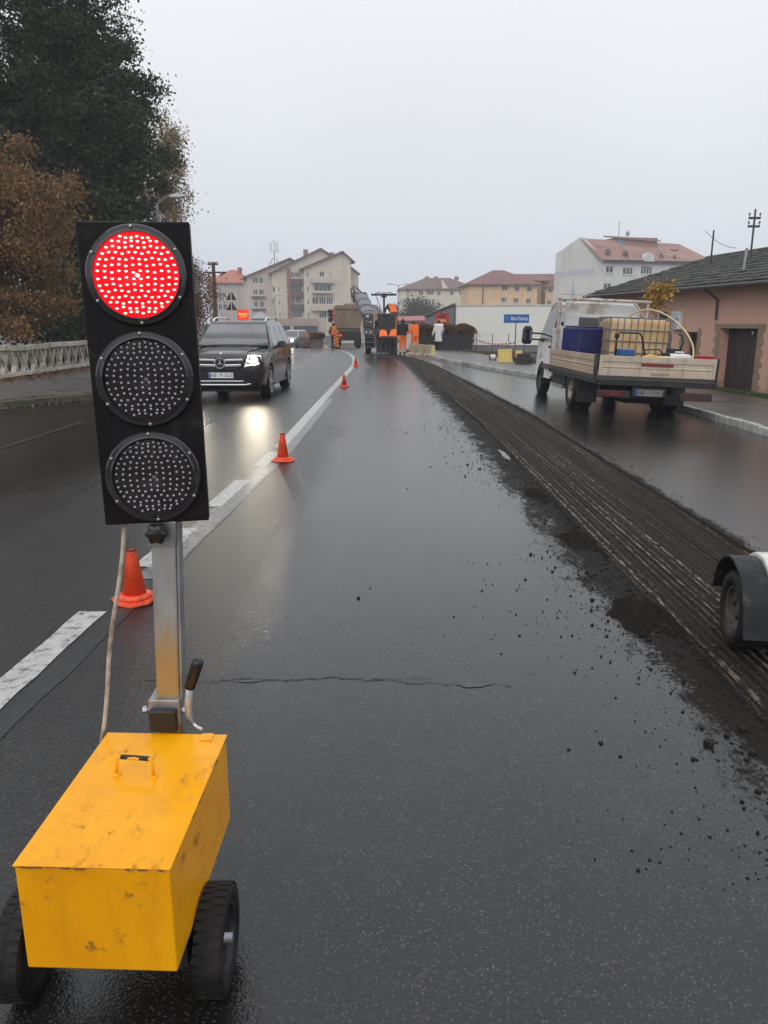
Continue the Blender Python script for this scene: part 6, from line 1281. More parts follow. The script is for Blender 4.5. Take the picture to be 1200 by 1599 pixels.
x = (1007 - 936)*mw*1.06; b = MB(); b.prism([(x - 1.0, ev - .3), (x + 1.0, ev - .3), (x + 1.0, ev + .35), (x + .7, ev + .9), (x, ev + 1.15), (x - .7, ev + .9), (x - 1.0, ev + .35)], 'y', -.75, 1.5); b.build('gablet', WHT2, T)
b = MB(); b.bx((1062 - 936)*mw*1.06, (1075 - 936)*mw*1.06, 3, 5, Zw(392), Zw(384)); b.build('roof_hut', ROOFB, T)
t = thing('roof_aerial', c0 + Vector((ux(972, 1) * 0 + 4.2, 6.5, Zw(372))), 'thin aerial masts on the white block roof', 'aerial')
b = MB(); b.cyl((0, 0, -.5), (0, 0, 3.4), .05, n=6); b.build('mast', DARKM, t)
b = MB(); b.cyl((1.6, 0, -.3), (1.6, 0, 2.0), .05, n=6); b.build('mast', DARKM, t); b = MB(); b.bx(1.3, 1.55, -.05, .05, 1.0, 1.7); b.build('panel', STEEL, t); b = MB(); b.bx(1.7, 1.95, -.05, .05, 1.0, 1.7); b.build('panel', STEEL, t)
b = MB(); b.bx(1.2, 2.0, .06, .10, 1.2, 1.27); b.build('crossbar', STEEL, t)

# ---- white hall, grey shed wall, low red-roofed sheds
d6 = 49.
T = thing('white_hall', (ux(712, d6), d6, zg(5, d6)), 'plain white low building with a grey plinth right of the hedge', 'building', rot=(0, 0, R(-5)))
hw = 8.2; b = MB(); b.bx(0, hw, 0, 6, .42, vz(478, d6) - zg(5, d6)); b.build('wall', mat('clean white panel', (.74, .735, .69), .6, var=.03, scale=.5), T)
b = MB(); b.bx(.02, hw - .02, .05, 6, 0, .419); b.build('plinth', mat('grey plinth', (.17, .17, .175), .7, var=.2), T)
b = MB(); b.bx(-.05, hw + .05, -.05, 6.05, vz(478, d6) - zg(5, d6) + .003, vz(478, d6) - zg(5, d6) + .07); b.build('parapet_cap', mat('pale cap', (.6, .58, .53), .6), T)
b = MB(); b.bx(-.09, -.01, -.04, .05, 0, 2.9); b.build('downpipe', mat('dark grey pipe', (.07, .07, .08), .6), T)
T = thing('grey_shed', (ux(668, 52), 52, zg(4, 52)), 'grey shed with a lean-to roof line between hedge and white hall', 'building')
b = MB(); zt = lambda v: vz(v, 52) - zg(4, 52); b.prism([(0, 0), (ux(711, 52) - ux(668, 52), 0), (ux(711, 52) - ux(668, 52), zt(475)), (0, zt(493))], 'y', 0, 3.4); b.build('wall', mat('blue grey cladding', (.19, .20, .225), .6, var=.12, scale=1), T)
b = MB(); slab(b, [(-.1, -.15, zt(493) + .02), (ux(711, 52) - ux(668, 52), -.15, zt(475) + .05), (ux(711, 52) - ux(668, 52), 3.5, zt(475) + .05), (-.1, 3.5, zt(493) + .02)], .07); b.build('roof_edge', FASC, T)
t = thing('red_sign', (ux(691, 50.6), 50.6, zg(4, 50)), 'red advertising sign with yellow lower half above the hedge', 'sign')
b = MB(); w2 = .42; zs = lambda v: vz(v, 50.6) - zg(4, 50); b.bx(-w2, w2, -.04, .04, zs(511), zs(489)); so = b.build('board', mat('sign red', (.46, .03, .03), .5, var=.12, scale=4), t, bevel=.01)
b = MB(); b.bx(-w2*.85, w2*.55, -.052, -.0405, zs(503), zs(499)); b.build('yellow_field', mat('sign yellow', (.72, .38, .08), .5, var=.2), so); b = MB(); b.prism([(w2*.0 + .2*math.cos(a_), zs(494.5) + .2*math.sin(a_)) for a_ in [2*math.pi*i/14 for i in range(14)]], 'y', -.05, -.0405); b.build('dark_disc', mat('sign dark red', (.24, .015, .015), .5), so)
for x in (-w2*.8, w2*.8): b = MB(); b.cyl((x, .06, 0), (x, .06, zs(490)), .03, n=8); b.build('leg', DARKM, t)
T = thing('low_shed', (ux(612, 78), 78, -1.12), 'long low pale shed with a red sheet roof behind the machine', 'building')
lw = ux(672, 78) - ux(612, 78); zl_ = lambda v: vz(v, 78) + 1.12; b = MB(); b.bx(0, lw, 0, 8, 0, zl_(502)); b.build('wall', mat('pale wall', (.52, .49, .45), .8, var=.1, scale=.6), T); b = MB(); slab(b, [(-.2, -.3, zl_(501.5)), (lw + .2, -.3, zl_(500.5)), (lw + .2, 8, zl_(492)), (-.2, 8, zl_(494))], .12); b.build('roof', mat('red sheet roof', (.30, .06, .06), .5, var=.12), T)
b = MB(); b.bx(.5, lw - .4, -.05, -.01, zl_(514), zl_(505)); b.build('shutter', mat('pale shutter', (.40, .38, .37), .7), T)

# ---- the pink house at the right
HA, HB = Vector((10.75, 11.8, 0)), Vector((8.05, 29.6, 0)); hd_ = (HB - HA).normalized(); LEN = (HB - HA).length; zb = -.24
T = thing('pink_house', HA + Vector((0, 0, zb)), 'low salmon pink house with mossy tiled roof and dark wooden door', 'house', rot=(0, 0, math.atan2(hd_.y, hd_.x)))
# local: x along the facade (towards the far end), facade at y=0 facing +y (street side is to the left)
H = 2.92
m_, t_, p_ = nodes('peeling salmon render'); g = NT(t_); v = g.co('Object'); sp = g.n('ShaderNodeSeparateXYZ'); g.l(v, sp.inputs[0])
n1 = g.noise(v, 1.1, 6, .6); n2 = g.noise(v, 3.2, 8, .65); n3 = g.noise(g.co('Object', (2, 2, .5)), 1.2, 6, .6)
c_ = g.mix(g.rng(n1, .3, .7, 0, 1), (.62, .34, .275), (.56, .35, .27)); c_ = g.mix(g.rng(n3, .48, .75, 0, .6), c_, (.46, .33, .23))
c_ = g.mix(g.rng(g.math('ADD', sp.outputs[2], g.rng(n2, .2, .8, -.7, .7)), -.1, .45, .9, 0, True), c_, (.26, .19, .13))
c_ = g.mix(g.rng(n2, .62, .72, 0, .5, True), c_, (.52, .40, .32)); g.l(c_, p_.inputs['Base Color']); p_.inputs['Roughness'].default_value = .9; g.l(g.bump(n2, .5, .02), p_.inputs['Normal']); PINK = m_
def fac_t(u, v_):   # distance along the facade of the wall point seen at photo column u
    k = (u - 600)/1235.7; a_, b_ = HA.x - k*HA.y, hd_.x - k*hd_.y; return -a_/b_
def fz(v_, tt): p = HA + hd_*tt; return vz(v_, p.y) - zb
td0, td1 = fac_t(1186, 0), fac_t(1127, 0); tw0, tw1 = fac_t(1092, 0), fac_t(1069, 0)
door = (td0, td1, 0, fz(513, td1)); win = (tw0, tw1, fz(560, tw0), fz(519, tw0))
b = MB(); wall_holes(b, (0, 0, 0), FX, LEN, H, [door, win], .32, (0, 1, 0)); wo = b.build('wall', PINK, T, fix=True)
b = MB(); b.bx(LEN - .3, LEN, -6, -.01, 0, H); b.build('end_wall', PINK, T); b = MB(); b.bx(0, .3, -6, -.01, 0, H); b.build('end_wall', PINK, T)
DOORM = mat('dark brown door', (.035, .022, .022), .55, var=.25, scale=5)
nb = 7; 
for k in range(nb): x0 = td0 + (td1 - td0)*k/nb; b = MB(); b.bx(x0 + .006, x0 + (td1 - td0)/nb - .006, -.30, -.25 + .004*(k % 2), .02, door[3] - .02); o = b.build('door_plank', DOORM, wo, bevel=.004)
b = MB(); b.bx(td0 + .03, td1 - .03, -.34, -.305, 0, door[3]); dr = b.build('door_back', DOORM, wo)
b = MB(); b.bx(td0 + .25, td0 + .29, -.248, -.21, .78, .98); b.build('door_handle', mat('pale handle', (.5, .5, .48), .4), dr); b = MB(); b.bx(td0 + .55, td0 + .63, -.247, -.238, 1.55, 1.63); b.build('door_notice', WHITEP, dr)
QUO = mat('bare brick surround', (.27, .20, .135), .9, var=.3, scale=6, bump=.5)
for (x0, x1, z0, z1) in ((td1 + .002, td1 + .28, 0, door[3]), (td0 - .28, td0 - .002, 0, door[3]), (tw1 + .002, tw1 + .2, win[2] - .1, win[3] + .1), (tw0 - .2, tw0 - .002, win[2] - .1, win[3] + .1)):
    k = 0; z = z0
    while z < z1 - .05:
        ww = 1.0 if k % 2 else .72; cx, hwid = (x0 + x1)/2, (x1 - x0)/2
        a_, c__ = (x0, x0 + 2*hwid*ww) if (x0 == td1 + .002 or x0 == tw1 + .002) else (x1 - 2*hwid*ww, x1)
        b = MB(); b.bx(a_, c__, -.002, .012 + .006*random.random(), z + .006, min(z1, z + .14)); b.build('brick', QUO, wo); z += .146; k += 1
b = MB(); b.bx(td0 - .28, td1 + .28, -.001, .02, door[3] + .004, door[3] + .12); b.build('lintel', QUO, wo)
b = MB(); b.bx(tw0, tw1, -.30, -.27, win[2], win[3]); wi = b.build('window', GLASS, T); 
for x in (tw0, (tw0 + tw1)/2 - .025, tw1 - .05): b = MB(); b.bx(x, x + .05, -.268, -.22, win[2] + .05, win[3] - .05); b.build('frame_bar', mat('grey old frame', (.16, .15, .13), .7), wi)
for z in (win[2], win[3] - .05): b = MB(); b.bx(tw0, tw1, -.268, -.22, z, z + .05); b.build('frame_bar', mat('grey old frame', (.16, .15, .13), .7), wi)
# roof with tile courses
RID, OV = 3.15, .42; zr_, ze_ = 4.02, H - .10; XE = LEN + .35
slope = math.atan2(zr_ - ze_, RID + OV); sl_len = math.hypot(zr_ - ze_, RID + OV)
hipx = XE - 2.0
b = MB(); slab(b, [(-.4, OV, ze_), (XE, OV, ze_), (hipx, -RID, zr_), (-.4, -RID, zr_)], .06); rf = b.build('roof', mat('roof boards', (.03, .028, .025), .9), T)
b = MB(); slab(b, [(XE, OV, ze_), (XE, -2*RID - OV, ze_), (hipx, -RID, zr_)], .06); b.build('roof_hip', mat('roof boards', (.03, .028, .025), .9), T)
b = MB(); slab(b, [(XE, -2*RID - OV, ze_), (-.4, -2*RID - OV, ze_), (-.4, -RID, zr_), (hipx, -RID, zr_)], .06); b.build('roof_back', mat('roof boards', (.03, .028, .025), .9), T)
TILE = mat('mossy concrete tile', (.045, .045, .040), .75, var=.35, scale=6, dirt=(.035, .042, .018), damt=.45, dscale=5, objvar=.45, bump=.5, bscale=30)
tm = MB(); tw_, tl_ = .31, .40
tm.prism([(-tw_*.49, 0), (tw_*.49, 0), (tw_*.49, .018), (tw_*.30, .040), (tw_*.05, .016), (-tw_*.20, .036), (-tw_*.49, .016)], 'y', 0, tl_)
tmesh = tm.mesh('tile'); tmesh.materials.append(TILE); tcell = []
nr = int(sl_len/.33); nc = int((XE + .4)/tw_)
for r in range(nr):
    for c in range(nc):
        x = -.25 + c*tw_ + random.uniform(-.008, .008); d_ = r*.33
        if x > XE - .1 - 2.0*(d_/sl_len): continue
        tcell.append((x, d_, r, c))
tcell.sort(key=lambda q: abs(q[0] - 11.5)); rng_ = random.Random(5)
def tile_m(x, d_):
    # y runs up the slope (towards -y of the house), local tile y axis = up-slope
    up_ = Vector((0, -math.cos(slope), math.sin(slope))); base = Vector((x, OV + .05, ze_ + .01)) + up_*d_
    X_ = Vector((-1, 0, 0)); N_ = X_.cross(up_); tilt = rng_.uniform(.02, .06)
    M = Matrix((X_, up_, N_)).transposed().to_4x4(); return Matrix.Translation(base + N_*rng_.uniform(.0, .012)) @ M @ Matrix.Rotation(-tilt - .05, 4, 'X') @ Matrix.Rotation(rng_.uniform(-.03, .03), 4, 'Z')
rest = MB()
for k, (x, d_, r, c) in enumerate(tcell):
    M = tile_m(x, d_) @ Matrix.Translation((0, 0, .03))
    if k < 300:
        o = bpy.data.objects.new('tile', tmesh); COL.objects.link(o); o.parent = rf; o.matrix_local = M
    else: rest.add([M @ Vector(p) for p in tm.v], tm.f)
ro = rest.build('tiles', TILE, rf); ro['kind'] = 'stuff'
for k in range(int(hipx/.38)): b = MB(); b.loft([[Vector((k*.38 + dx, -RID + .13*math.cos(a_), zr_ + .02 + .10*math.sin(a_))) for a_ in [math.pi*i/6 for i in range(7)]] for dx in (0, .40)]); b.build('ridge_tile', TILE, rf)
b = MB(); b.tube([(-.4, OV + .10, ze_ - .03), (XE, OV + .10, ze_ - .03)], .055, 8); b.build('gutter', mat('old gutter', (.07, .065, .06), .6, var=.3), T)
b = MB(); xg = fac_t(1120, 0); b.tube([(xg, OV + .1, ze_ - .05), (xg, .06, H - .45), (xg, .05, H - 1.0)], .035, 8); b.build('downpipe', mat('old gutter', (.07, .065, .06), .6), T)
# thin broken pipe on the roof
xg = fac_t(1121, 0)
b = MB(); b.cyl((xg, -.6, ze_ + .3), (xg + .02, -.65, ze_ + 1.0), .035, n=8); b.build('roof_pipe', STEEL, T)
# meter box with notices, wall lamp (own things)
def on_wall(tt, off=0.): return HA + hd_*tt + Vector((-hd_.y, hd_.x, 0))*off
ROTW = (0, 0, math.atan2(hd_.y, hd_.x) - math.pi/2 - math.pi/2 + math.pi)
tb1 = fac_t(1060, 0); zc = vz(501, on_wall(tb1).y); ang = math.atan2(hd_.y, hd_.x)
t = thing('notice_box', on_wall(tb1, .0) + Vector((0, 0, zc)), 'white box with blue printed notices fixed to the pink wall', 'notice board', rot=(0, 0, ang + math.pi))
b = MB(); b.bx(-.24, .24, -.13, -.004, -.26, .26); bo = b.build('case', WHITEP, t, bevel=.012)
b = MB(); b.bx(-.21, .21, -.137, -.1305, -.23, .23); fc_ = b.build('face', mat('pale blue print', (.48, .52, .60), .5, var=.1), bo)
for s_, z_, sz in (('ATENȚIE', .03, .10), ('PERICOL', -.06, .10), ('nr 23', -.16, .13)): text(s_, sz, mat('notice ink', (.08, .09, .13), .6), fc_, (0, -.1395, z_))
t = thing('wall_lamp', on_wall(fac_t(1041, 0), .0) + Vector((0, 0, vz(493, on_wall(fac_t(1041, 0)).y))), 'small black flood lamp on the pink wall', 'wall lamp', rot=(0, 0, ang + math.pi))
b = MB(); b.bx(-.10, .10, -.20, -.06, -.10, .10); b.build('lamp_body', BLACKP, t, bevel=.015); b = MB(); b.bx(-.02, .02, -.06, -.001, -.03, .03); b.build('bracket', BLACKP, t); b = MB(); b.bx(-.085, .085, -.206, -.2005, -.085, .085); b.build('lamp_glass', GLASS, t)
# power poles rising behind the roof
def ppole(u, vtop, y, arms, label):
    x = ux(u, y); t = thing('power_pole', (x, y, -.3), label, 'pole'); h = vz(vtop, y) + .3
    b = MB(); b.cyl((0, 0, 0), (0, 0, h), .04, .028, 8); b.build('post', mat('dark pole', (.05, .05, .055), .7), t)
    for va, wd in arms:
        z = vz(va, y) + .3; b = MB(); b.bx(-wd, wd, -.03, .03, z - .03, z + .03); ao = b.build('crossarm', mat('dark pole', (.05, .05, .055), .7), t)
        for sx in (-1, 1): b = MB(); b.lathe([(.01, 0), (.01, .04), (.030, .055), (.028, .10), (.015, .12)], (sx*wd*.92, 0, z + .03), n=10); b.build('insulator', mat('porcelain', (.16, .13, .12), .3), ao)
    return t
ppole(1161, 327, 24., ((341, .17), (354, .17)), 'tall iron power pole with two crossarms above the mossy roof')
ppole(1101, 360, 26., (), 'short bare iron pole above the mossy roof')
b = MB(); p0, p1 = at(1102, 361, 26), at(1150, 388, 23.5); b.tube([p0 + (p1 - p0)*k/8. - Vector((0, 0, .12*math.sin(math.pi*k/8))) for k in range(9)], .008, 5); tag(b.build('overhead_wire', DARKM, None), 'slack wire from the short iron pole down to the roof', 'wire')
# ================================================================== TREES, HEDGES, FENCES, POLES
def leafmat(name, c0, c1, c2, tr=.25, rough=.55):
    m, t, p = nodes(name); g = NT(t); a_ = g.n('ShaderNodeAttribute'); a_.attribute_name = 'rnd'
    n_ = g.noise(g.co('World'), .9, 4, .6)
    c = g.mix(a_.outputs['Fac'], c0, c1); c = g.mix(g.rng(n_, .52, .72, 0, .85), c, c2)
    g.l(c, p.inputs['Base Color']); p.inputs['Roughness'].default_value = rough; p.inputs['Specular IOR Level'].default_value = .35
    tl = g.n('ShaderNodeBsdfTranslucent'); g.l(c, tl.inputs[0]); mx_ = g.n('ShaderNodeMixShader'); mx_.inputs[0].default_value = tr
    g.l(p.outputs[0], mx_.inputs[1]); g.l(tl.outputs[0], mx_.inputs[2]); o = [q for q in t.nodes if q.type == 'OUTPUT_MATERIAL'][0]; g.l(mx_.outputs[0], o.inputs[0]); return m
def leaf_mesh(name, C, size, rg, droop=.35, flat=.0):
    n = len(C); nrm = rg.normal(0, 1, (n, 3)); nrm[:, 2] = np.abs(nrm[:, 2]) + flat; nrm /= np.linalg.norm(nrm, axis=1)[:, None]
    t = rg.normal(0, 1, (n, 3)); t[:, 2] -= droop; t -= nrm*(t*nrm).sum(1)[:, None]; t /= np.linalg.norm(t, axis=1)[:, None] + 1e-9
    b = np.cross(nrm, t); s = (size*rg.uniform(.55, 1.35, n))[:, None]
    V = np.stack([C - t*s*.5, C + b*s*.32 + nrm*s*.10, C + t*s*.55, C - b*s*.32 + nrm*s*.10], 1).reshape(-1, 3)
    me = fastmesh(name, V, np.arange(4*n).reshape(-1, 4)); r = np.repeat(rg.uniform(0, 1, n), 4)
    a_ = me.attributes.new('rnd', 'FLOAT', 'POINT'); a_.data.foreach_set('value', r.astype('f')); return me
BARK = mat('bark', (.035, .028, .022), .9, var=.4, scale=5, bump=.8, bscale=18)
def tree(name, label, cat, base, cc, cr, ncl, nleaf, lsize, lm, seed, trunk_r=.3, trunk_h=None, csig=(.6, .6, .4), shell=.45, limbs=16, group=None, bark=BARK, droop=.35, edge=.18):
    rg = np.random.RandomState(seed); base = Vector(base); cc = Vector(cc); T = thing(name, base, label, cat, group=group)
    L0 = cc - base; top = trunk_h or (L0.z + cr[2]*.35)
    tp = [Vector((L0.x*(k/8.)**1.3*min(1, top*k/8./max(.1, L0.z)) + rg.normal(0, trunk_r*.25)*(k > 0), L0.y*(k/8.)**1.3 + rg.normal(0, trunk_r*.25)*(k > 0), top*k/8.)) for k in range(9)]
    b = MB(); b.tube(tp, [trunk_r*(1.25 if k == 0 else 1 - .85*k/8.) for k in range(9)], 10); tr = b.build('trunk', bark, T, smooth=True)
    # clump centres
    d = rg.normal(0, 1, (ncl, 3)); d /= np.linalg.norm(d, axis=1)[:, None]; rr = shell + (1 - shell)*rg.uniform(0, 1, ncl)**.7
    wob = 1 + edge*np.sin(d[:, 0]*5 + seed) * np.cos(d[:, 2]*6 + seed*2) + rg.normal(0, edge*.5, ncl)
    K = np.array(L0)[None] + d*(rr*wob)[:, None]*np.array(cr)[None]; K[:, 2] = np.maximum(K[:, 2], .3)
    bb = MB()
    for i in rg.permutation(ncl)[:limbs]:
        s = tp[int(rg.randint(2, 8))]; e_ = Vector(K[i]); mid = (s + e_)/2 + Vector((rg.normal(0, .25), rg.normal(0, .25), rg.uniform(-.2, .5))); r0 = trunk_r*rg.uniform(.22, .42)
        bb.tube([s, (s + mid)/2, mid, (mid + e_)/2 + Vector((0, 0, .1)), e_], [r0, r0*.8, r0*.6, r0*.4, r0*.15], 6)
        for _ in range(3):
            q = mid + (e_ - mid)*rg.uniform(0, .8); bb.tube([q, q + Vector((rg.normal(0, .6), rg.normal(0, .6), rg.normal(.1, .4)))], [r0*.3, r0*.06], 5)
    lo = bb.build('limbs', bark, tr); lo['kind'] = 'stuff'
    idx = rg.randint(0, ncl, nleaf); ks = rg.uniform(.6, 1.4, ncl)
    Cc = K[idx] + rg.normal(0, 1, (nleaf, 3))*np.array(csig)[None]*ks[idx][:, None]; Cc[:, 2] -= .15*np.abs(rg.normal(0, 1, nleaf))*csig[2]; Cc = Cc[Cc[:, 2] > .05]
    o = put('crown', leaf_mesh('crown', Cc, lsize, rg, droop), lm, T); o['kind'] = 'stuff'; return T
LG = leafmat('dark green leaf', (.014, .028, .008), (.040, .060, .014), (.060, .055, .014)); LB_ = leafmat('russet leaf', (.17, .088, .034), (.28, .16, .065), (.11, .085, .033)); LY = leafmat('yellow birch leaf', (.20, .13, .04), (.28, .20, .07), (.14, .10, .035)); LO = leafmat('orange brown leaf', (.12, .05, .02), (.20, .08, .025), (.06, .045, .02)); LRB = leafmat('rust hedge leaf', (.13, .05, .025), (.18, .075, .035), (.05, .06, .02)); LGY = leafmat('grey green leaf', (.05, .06, .035), (.08, .09, .05), (.05, .05, .03)); LAM = leafmat('amber leaf', (.32, .18, .03), (.42, .26, .05), (.25, .15, .03))
tree('chestnut_tree', 'tall dark green tree towering over the left side of the street', 'tree', (-14.6, 36, .1), (-13.4, 36, 8.6), (3.9, 3.5, 8.7), 520, 170000, .155, LG, 3, .42, 16, (.34, .34, .24), .30, 90, edge=.13)
tree('chestnut_tree', 'dark green tree at the left edge, mostly behind the russet one', 'tree', (-19.5, 33, .1), (-19.5, 33, 10.5), (4.6, 4.6, 8.2), 260, 60000, .19, LG, 8, .4, 15, (.55, .55, .35), .3, 16)
tree('russet_tree', 'russet leaved tree leaning over the concrete fence', 'tree', (-13.6, 25.5, .1), (-13.0, 25.5, 4.0), (3.2, 2.6, 3.5), 170, 60000, .12, LB_, 5, .16, 6, (.30, .30, .24), .25, 60, droop=.6)
tree('russet_tree', 'brown bush growing behind the fence at the left edge', 'bush', (-14.8, 21.5, .1), (-14.6, 21.5, 2.2), (2.6, 1.8, 2.2), 70, 15000, .12, LB_, 15, .10, 3, (.4, .4, .35), .2, 14, droop=.6)
tree('birch_tree', 'thin birch with sparse yellow leaves right of the dark tree', 'tree', (-14.7, 55, 0), (-14.6, 55, 11.0), (1.5, 1.5, 4.2), 90, 15000, .14, LY, 9, .14, 13, (.36, .36, .36), .25, 30, droop=.8, bark=mat('birch bark', (.20, .19, .17), .8, var=.4, scale=6))
tree('orange_bush', 'orange brown autumn tree behind the black car', 'tree', (-13.3, 52, 0), (-13.0, 52, 3.6), (1.75, 2.2, 2.9), 70, 15000, .13, LO, 12, .12, 4.5, (.4, .4, .35), .2, 14)
tree('orange_bush', 'dark brown shrub under the utility pole', 'bush', (-15.6, 58, -.2), (-15.4, 58, 2.6), (2.2, 2, 2.7), 60, 12000, .14, LB_, 14, .1, 3.5, (.45, .45, .4), .2, 10)
tree('dark_bush', 'dark bush in the shade behind the fence under the tall tree', 'bush', (-13.0, 33, .1), (-13.0, 33, 1.9), (2.8, 2.5, 1.9), 60, 13000, .15, LG, 16, .1, 2.5, (.5, .5, .4), .2, 10)
tree('amber_sapling', 'small sapling with amber leaves before the pink house wall', 'tree', (ux(1022, 19.6), 19.6, -.18), (ux(1026, 19.6), 19.6, 2.28), (.30, .30, .36), 16, 520, .10, LAM, 21, .022, 2.4, (.10, .10, .09), .2, 12, bark=mat('thin bark', (.16, .12, .08), .8))
tree('grey_bush', 'grey green bush in front of the cream block', 'bush', (ux(655, 150), 150, -1.3), (ux(657, 150), 150, 2.9), (3.6, 2.5, 2.6), 60, 9000, .38, LGY, 23, .2, 3, (.8, .8, .6), .2, 10)
# rust coloured hedge behind a black fence
T = thing('hedge', (2.0, 46.6, zg(3, 46.6)), 'clipped hedge with rusty tips rising over the black fence', 'hedge')
rg = np.random.RandomState(4); n_ = 22000; hx = rg.uniform(0, 3.35, n_); hz = .25 + 1.3*rg.beta(2.2, 1.1, n_) + .08*np.sin(hx*5); hy = .45 + rg.normal(0, .22, n_)
hx = np.where(hz > 1.0, hx + rg.normal(0, .12, n_), hx); k_ = hx > 2.9; hz = np.where(k_, np.minimum(hz, 1.55 - (hx - 2.9)**2), hz)
o = put('crown', leaf_mesh('crown', np.stack([hx, hy, hz], 1), .085, rg, .2), LRB, T); o['kind'] = 'stuff'
b = MB()
for k in range(26): x = .1 + k*.125; b.tube([(x, .45, 0), (x + rg.normal(0, .04), .45 + rg.normal(0, .05), .6), (x + rg.normal(0, .1), .45, 1.2)], [.02, .015, .006], 5)
so_ = b.build('stems', mat('pale stems', (.20, .17, .13), .8), T); so_['kind'] = 'stuff'
T = thing('black_fence', (1.95, 46.5, zg(3, 46.5)), 'low black metal fence in front of the hedge', 'fence')
for k in range(5): b = MB(); b.bx(k*.8 - .03, k*.8 + .03, -.03, .03, 0, 1.12); b.build('post', BLACKP, T)
for k in range(4): b = MB(); b.bx(k*.8 + .035, k*.8 + .765, -.012, .012, .16, .92); b.build('panel', mat('black sheet', (.012, .012, .014), .5, var=.3, scale=2), T)
for z in (.11, .95): b = MB(); b.bx(-.03, 3.23, -.02, .02, z, z + .035); b.build('rail', BLACKP, T)
# low wall with brown hedge on the far bend
x0, x1, yw = ux(462, 69), ux(504, 69), 69.0
T = thing('low_wall', (x0, yw, zg(-6, yw)), 'low stone wall topped by a brown clipped hedge across the bend', 'wall')
zt = vz(528, yw) - zg(-6, yw); b = MB(); b.bx(0, x1 - x0, 0, .4, 0, zt); b.build('wall', mat('wet brown stone', (.20, .145, .115), .8, var=.3, scale=2, bump=.4, bscale=8), T, bevel=.03)
n_ = 9000; V_ = np.stack([rg.uniform(-.1, x1 - x0 + .15, n_), rg.normal(.2, .2, n_), zt + np.abs(rg.normal(.12, .13, n_))], 1); o = put('hedge_top', leaf_mesh('hedge_top', V_, .12, rg, .2), LO, T); o['kind'] = 'stuff'
for k, (u, lb) in enumerate(((507, 'white painted kerb block left of the far signal'), (511, 'white painted kerb block below the far signal'), (515, 'white painted kerb block right of the far signal'))):
    b = MB(); b.loft([[(-.16, -.15, 0), (.16, -.15, 0), (.16, .15, 0), (-.16, .15, 0)], [(-.12, -.11, .28), (.12, -.11, .28), (.12, .11, .28), (-.12, .11, .28)]]); o = tag(b.build('kerb_block', mat('painted block', (.55, .50, .38), .7, var=.2), None, bevel=.03), lb, 'kerb block', 'white kerb blocks at the far bend'); o.location = (ux(u, 66), 66, zg(-5, 66))
# ---------------- concrete fence at the left: rail segments, V balusters, plinth
CONC = mat('weathered white concrete', (.52, .48, .42), .85, var=.2, scale=3, dirt=(.15, .115, .085), damt=.62, dscale=3, bump=.5, bscale=30, objvar=.15)
CF = thing('concrete_fence', (-10.55, 12, .12), 'pale concrete balustrade with V shaped balusters along the left pavement', 'fence')
fy = 0.
while fy < 32:
    dz = random.uniform(-.025, .03); b = MB(); b.box((random.uniform(-.01, .01), fy + .62, .80 + dz), (.20, 1.22, .15), (random.uniform(-.015, .015), 0, 0)); b.build('rail', CONC, CF, bevel=.015)
    b = MB(); b.box((0, fy + .62, .06), (.24, 1.235, .12)); b.build('plinth', CONC, CF, bevel=.01)
    for k in range(2):
        c = fy + .32 + k*.6; b = MB()
        pr = [(c - .26, .722), (c - .185, .722), (c, .33), (c + .185, .722), (c + .26, .722), (c + .06, .29), (c + .15, .122), (c + .075, .122), (c, .24), (c - .075, .122), (c - .15, .122), (c - .06, .29)]
        b.prism(pr, 'x', -.06, .06); b.build('baluster', CONC, CF)
    fy += 1.25
# fallen leaves
LL = leafmat('fallen leaf', (.10, .05, .02), (.17, .09, .03), (.06, .035, .018), 0.)
n_ = 9000; yy = rg.uniform(9, 40, n_); xx = np.where(rg.uniform(0, 1, n_) < .62, -10.3 + np.abs(rg.normal(0, .5, n_)) - .1, -11 - rg.gamma(1.5, 1.2, n_)); C = np.stack([xx, yy, np.full(n_, .127) + rg.uniform(0, .012, n_)], 1)
tag(put('fallen_leaves', leaf_mesh('fallen_leaves', C, .08, rg, 0, 3.), LL), 'brown fallen leaves along the foot of the concrete fence', 'leaves', kind='stuff')
n_ = 420; yy = rg.uniform(10, 22, n_); xx = np.array([xl(q) for q in yy]) + np.abs(rg.normal(0, .16, n_)) + .03; C = np.stack([xx, yy, rg.uniform(.006, .014, n_)], 1)
tag(put('gutter_leaves', leaf_mesh('gutter_leaves', C, .07, rg, 0, 4.), LL), 'wet leaves lying in the left gutter', 'leaves', kind='stuff')
# ---------------- street lamps, utility pole, signs
def lamp_post(x, y, h, arms, label, pm, zb_=0):
    t = thing('street_lamp', (x, y, zb_), label, 'street lamp'); b = MB(); b.cyl((0, 0, 0), (0, 0, h), .09, .06, 10); b.build('post', pm, t)
    for (dx, rise) in arms:
        b = MB(); b.tube([(0, 0, h - .05), (dx*.5, 0, h + rise*.7), (dx, 0, h + rise)], .035, 8); b.build('arm', pm, t)
        b = MB(); s = 1 if dx > 0 else -1; b.loft([[(dx - s*.02, -.06, h + rise - .05), (dx - s*.02, .06, h + rise - .05), (dx - s*.02, .06, h + rise + .05), (dx - s*.02, -.06, h + rise + .05)], [(dx + s*.25, -.14, h + rise - .07), (dx + s*.25, .14, h + rise - .07), (dx + s*.25, .10, h + rise + .10), (dx + s*.25, -.10, h + rise + .10)], [(dx + s*.62, -.09, h + rise - .02), (dx + s*.62, .09, h + rise - .02), (dx + s*.62, .06, h + rise + .07), (dx + s*.62, -.06, h + rise + .07)]]); b.build('lamp_head', mat('lamp grey', (.42, .43, .44), .4, var=.1), t, bevel=.02)
    return t
CPOLE = mat('concrete pole', (.20, .19, .18), .85, var=.2, scale=2)
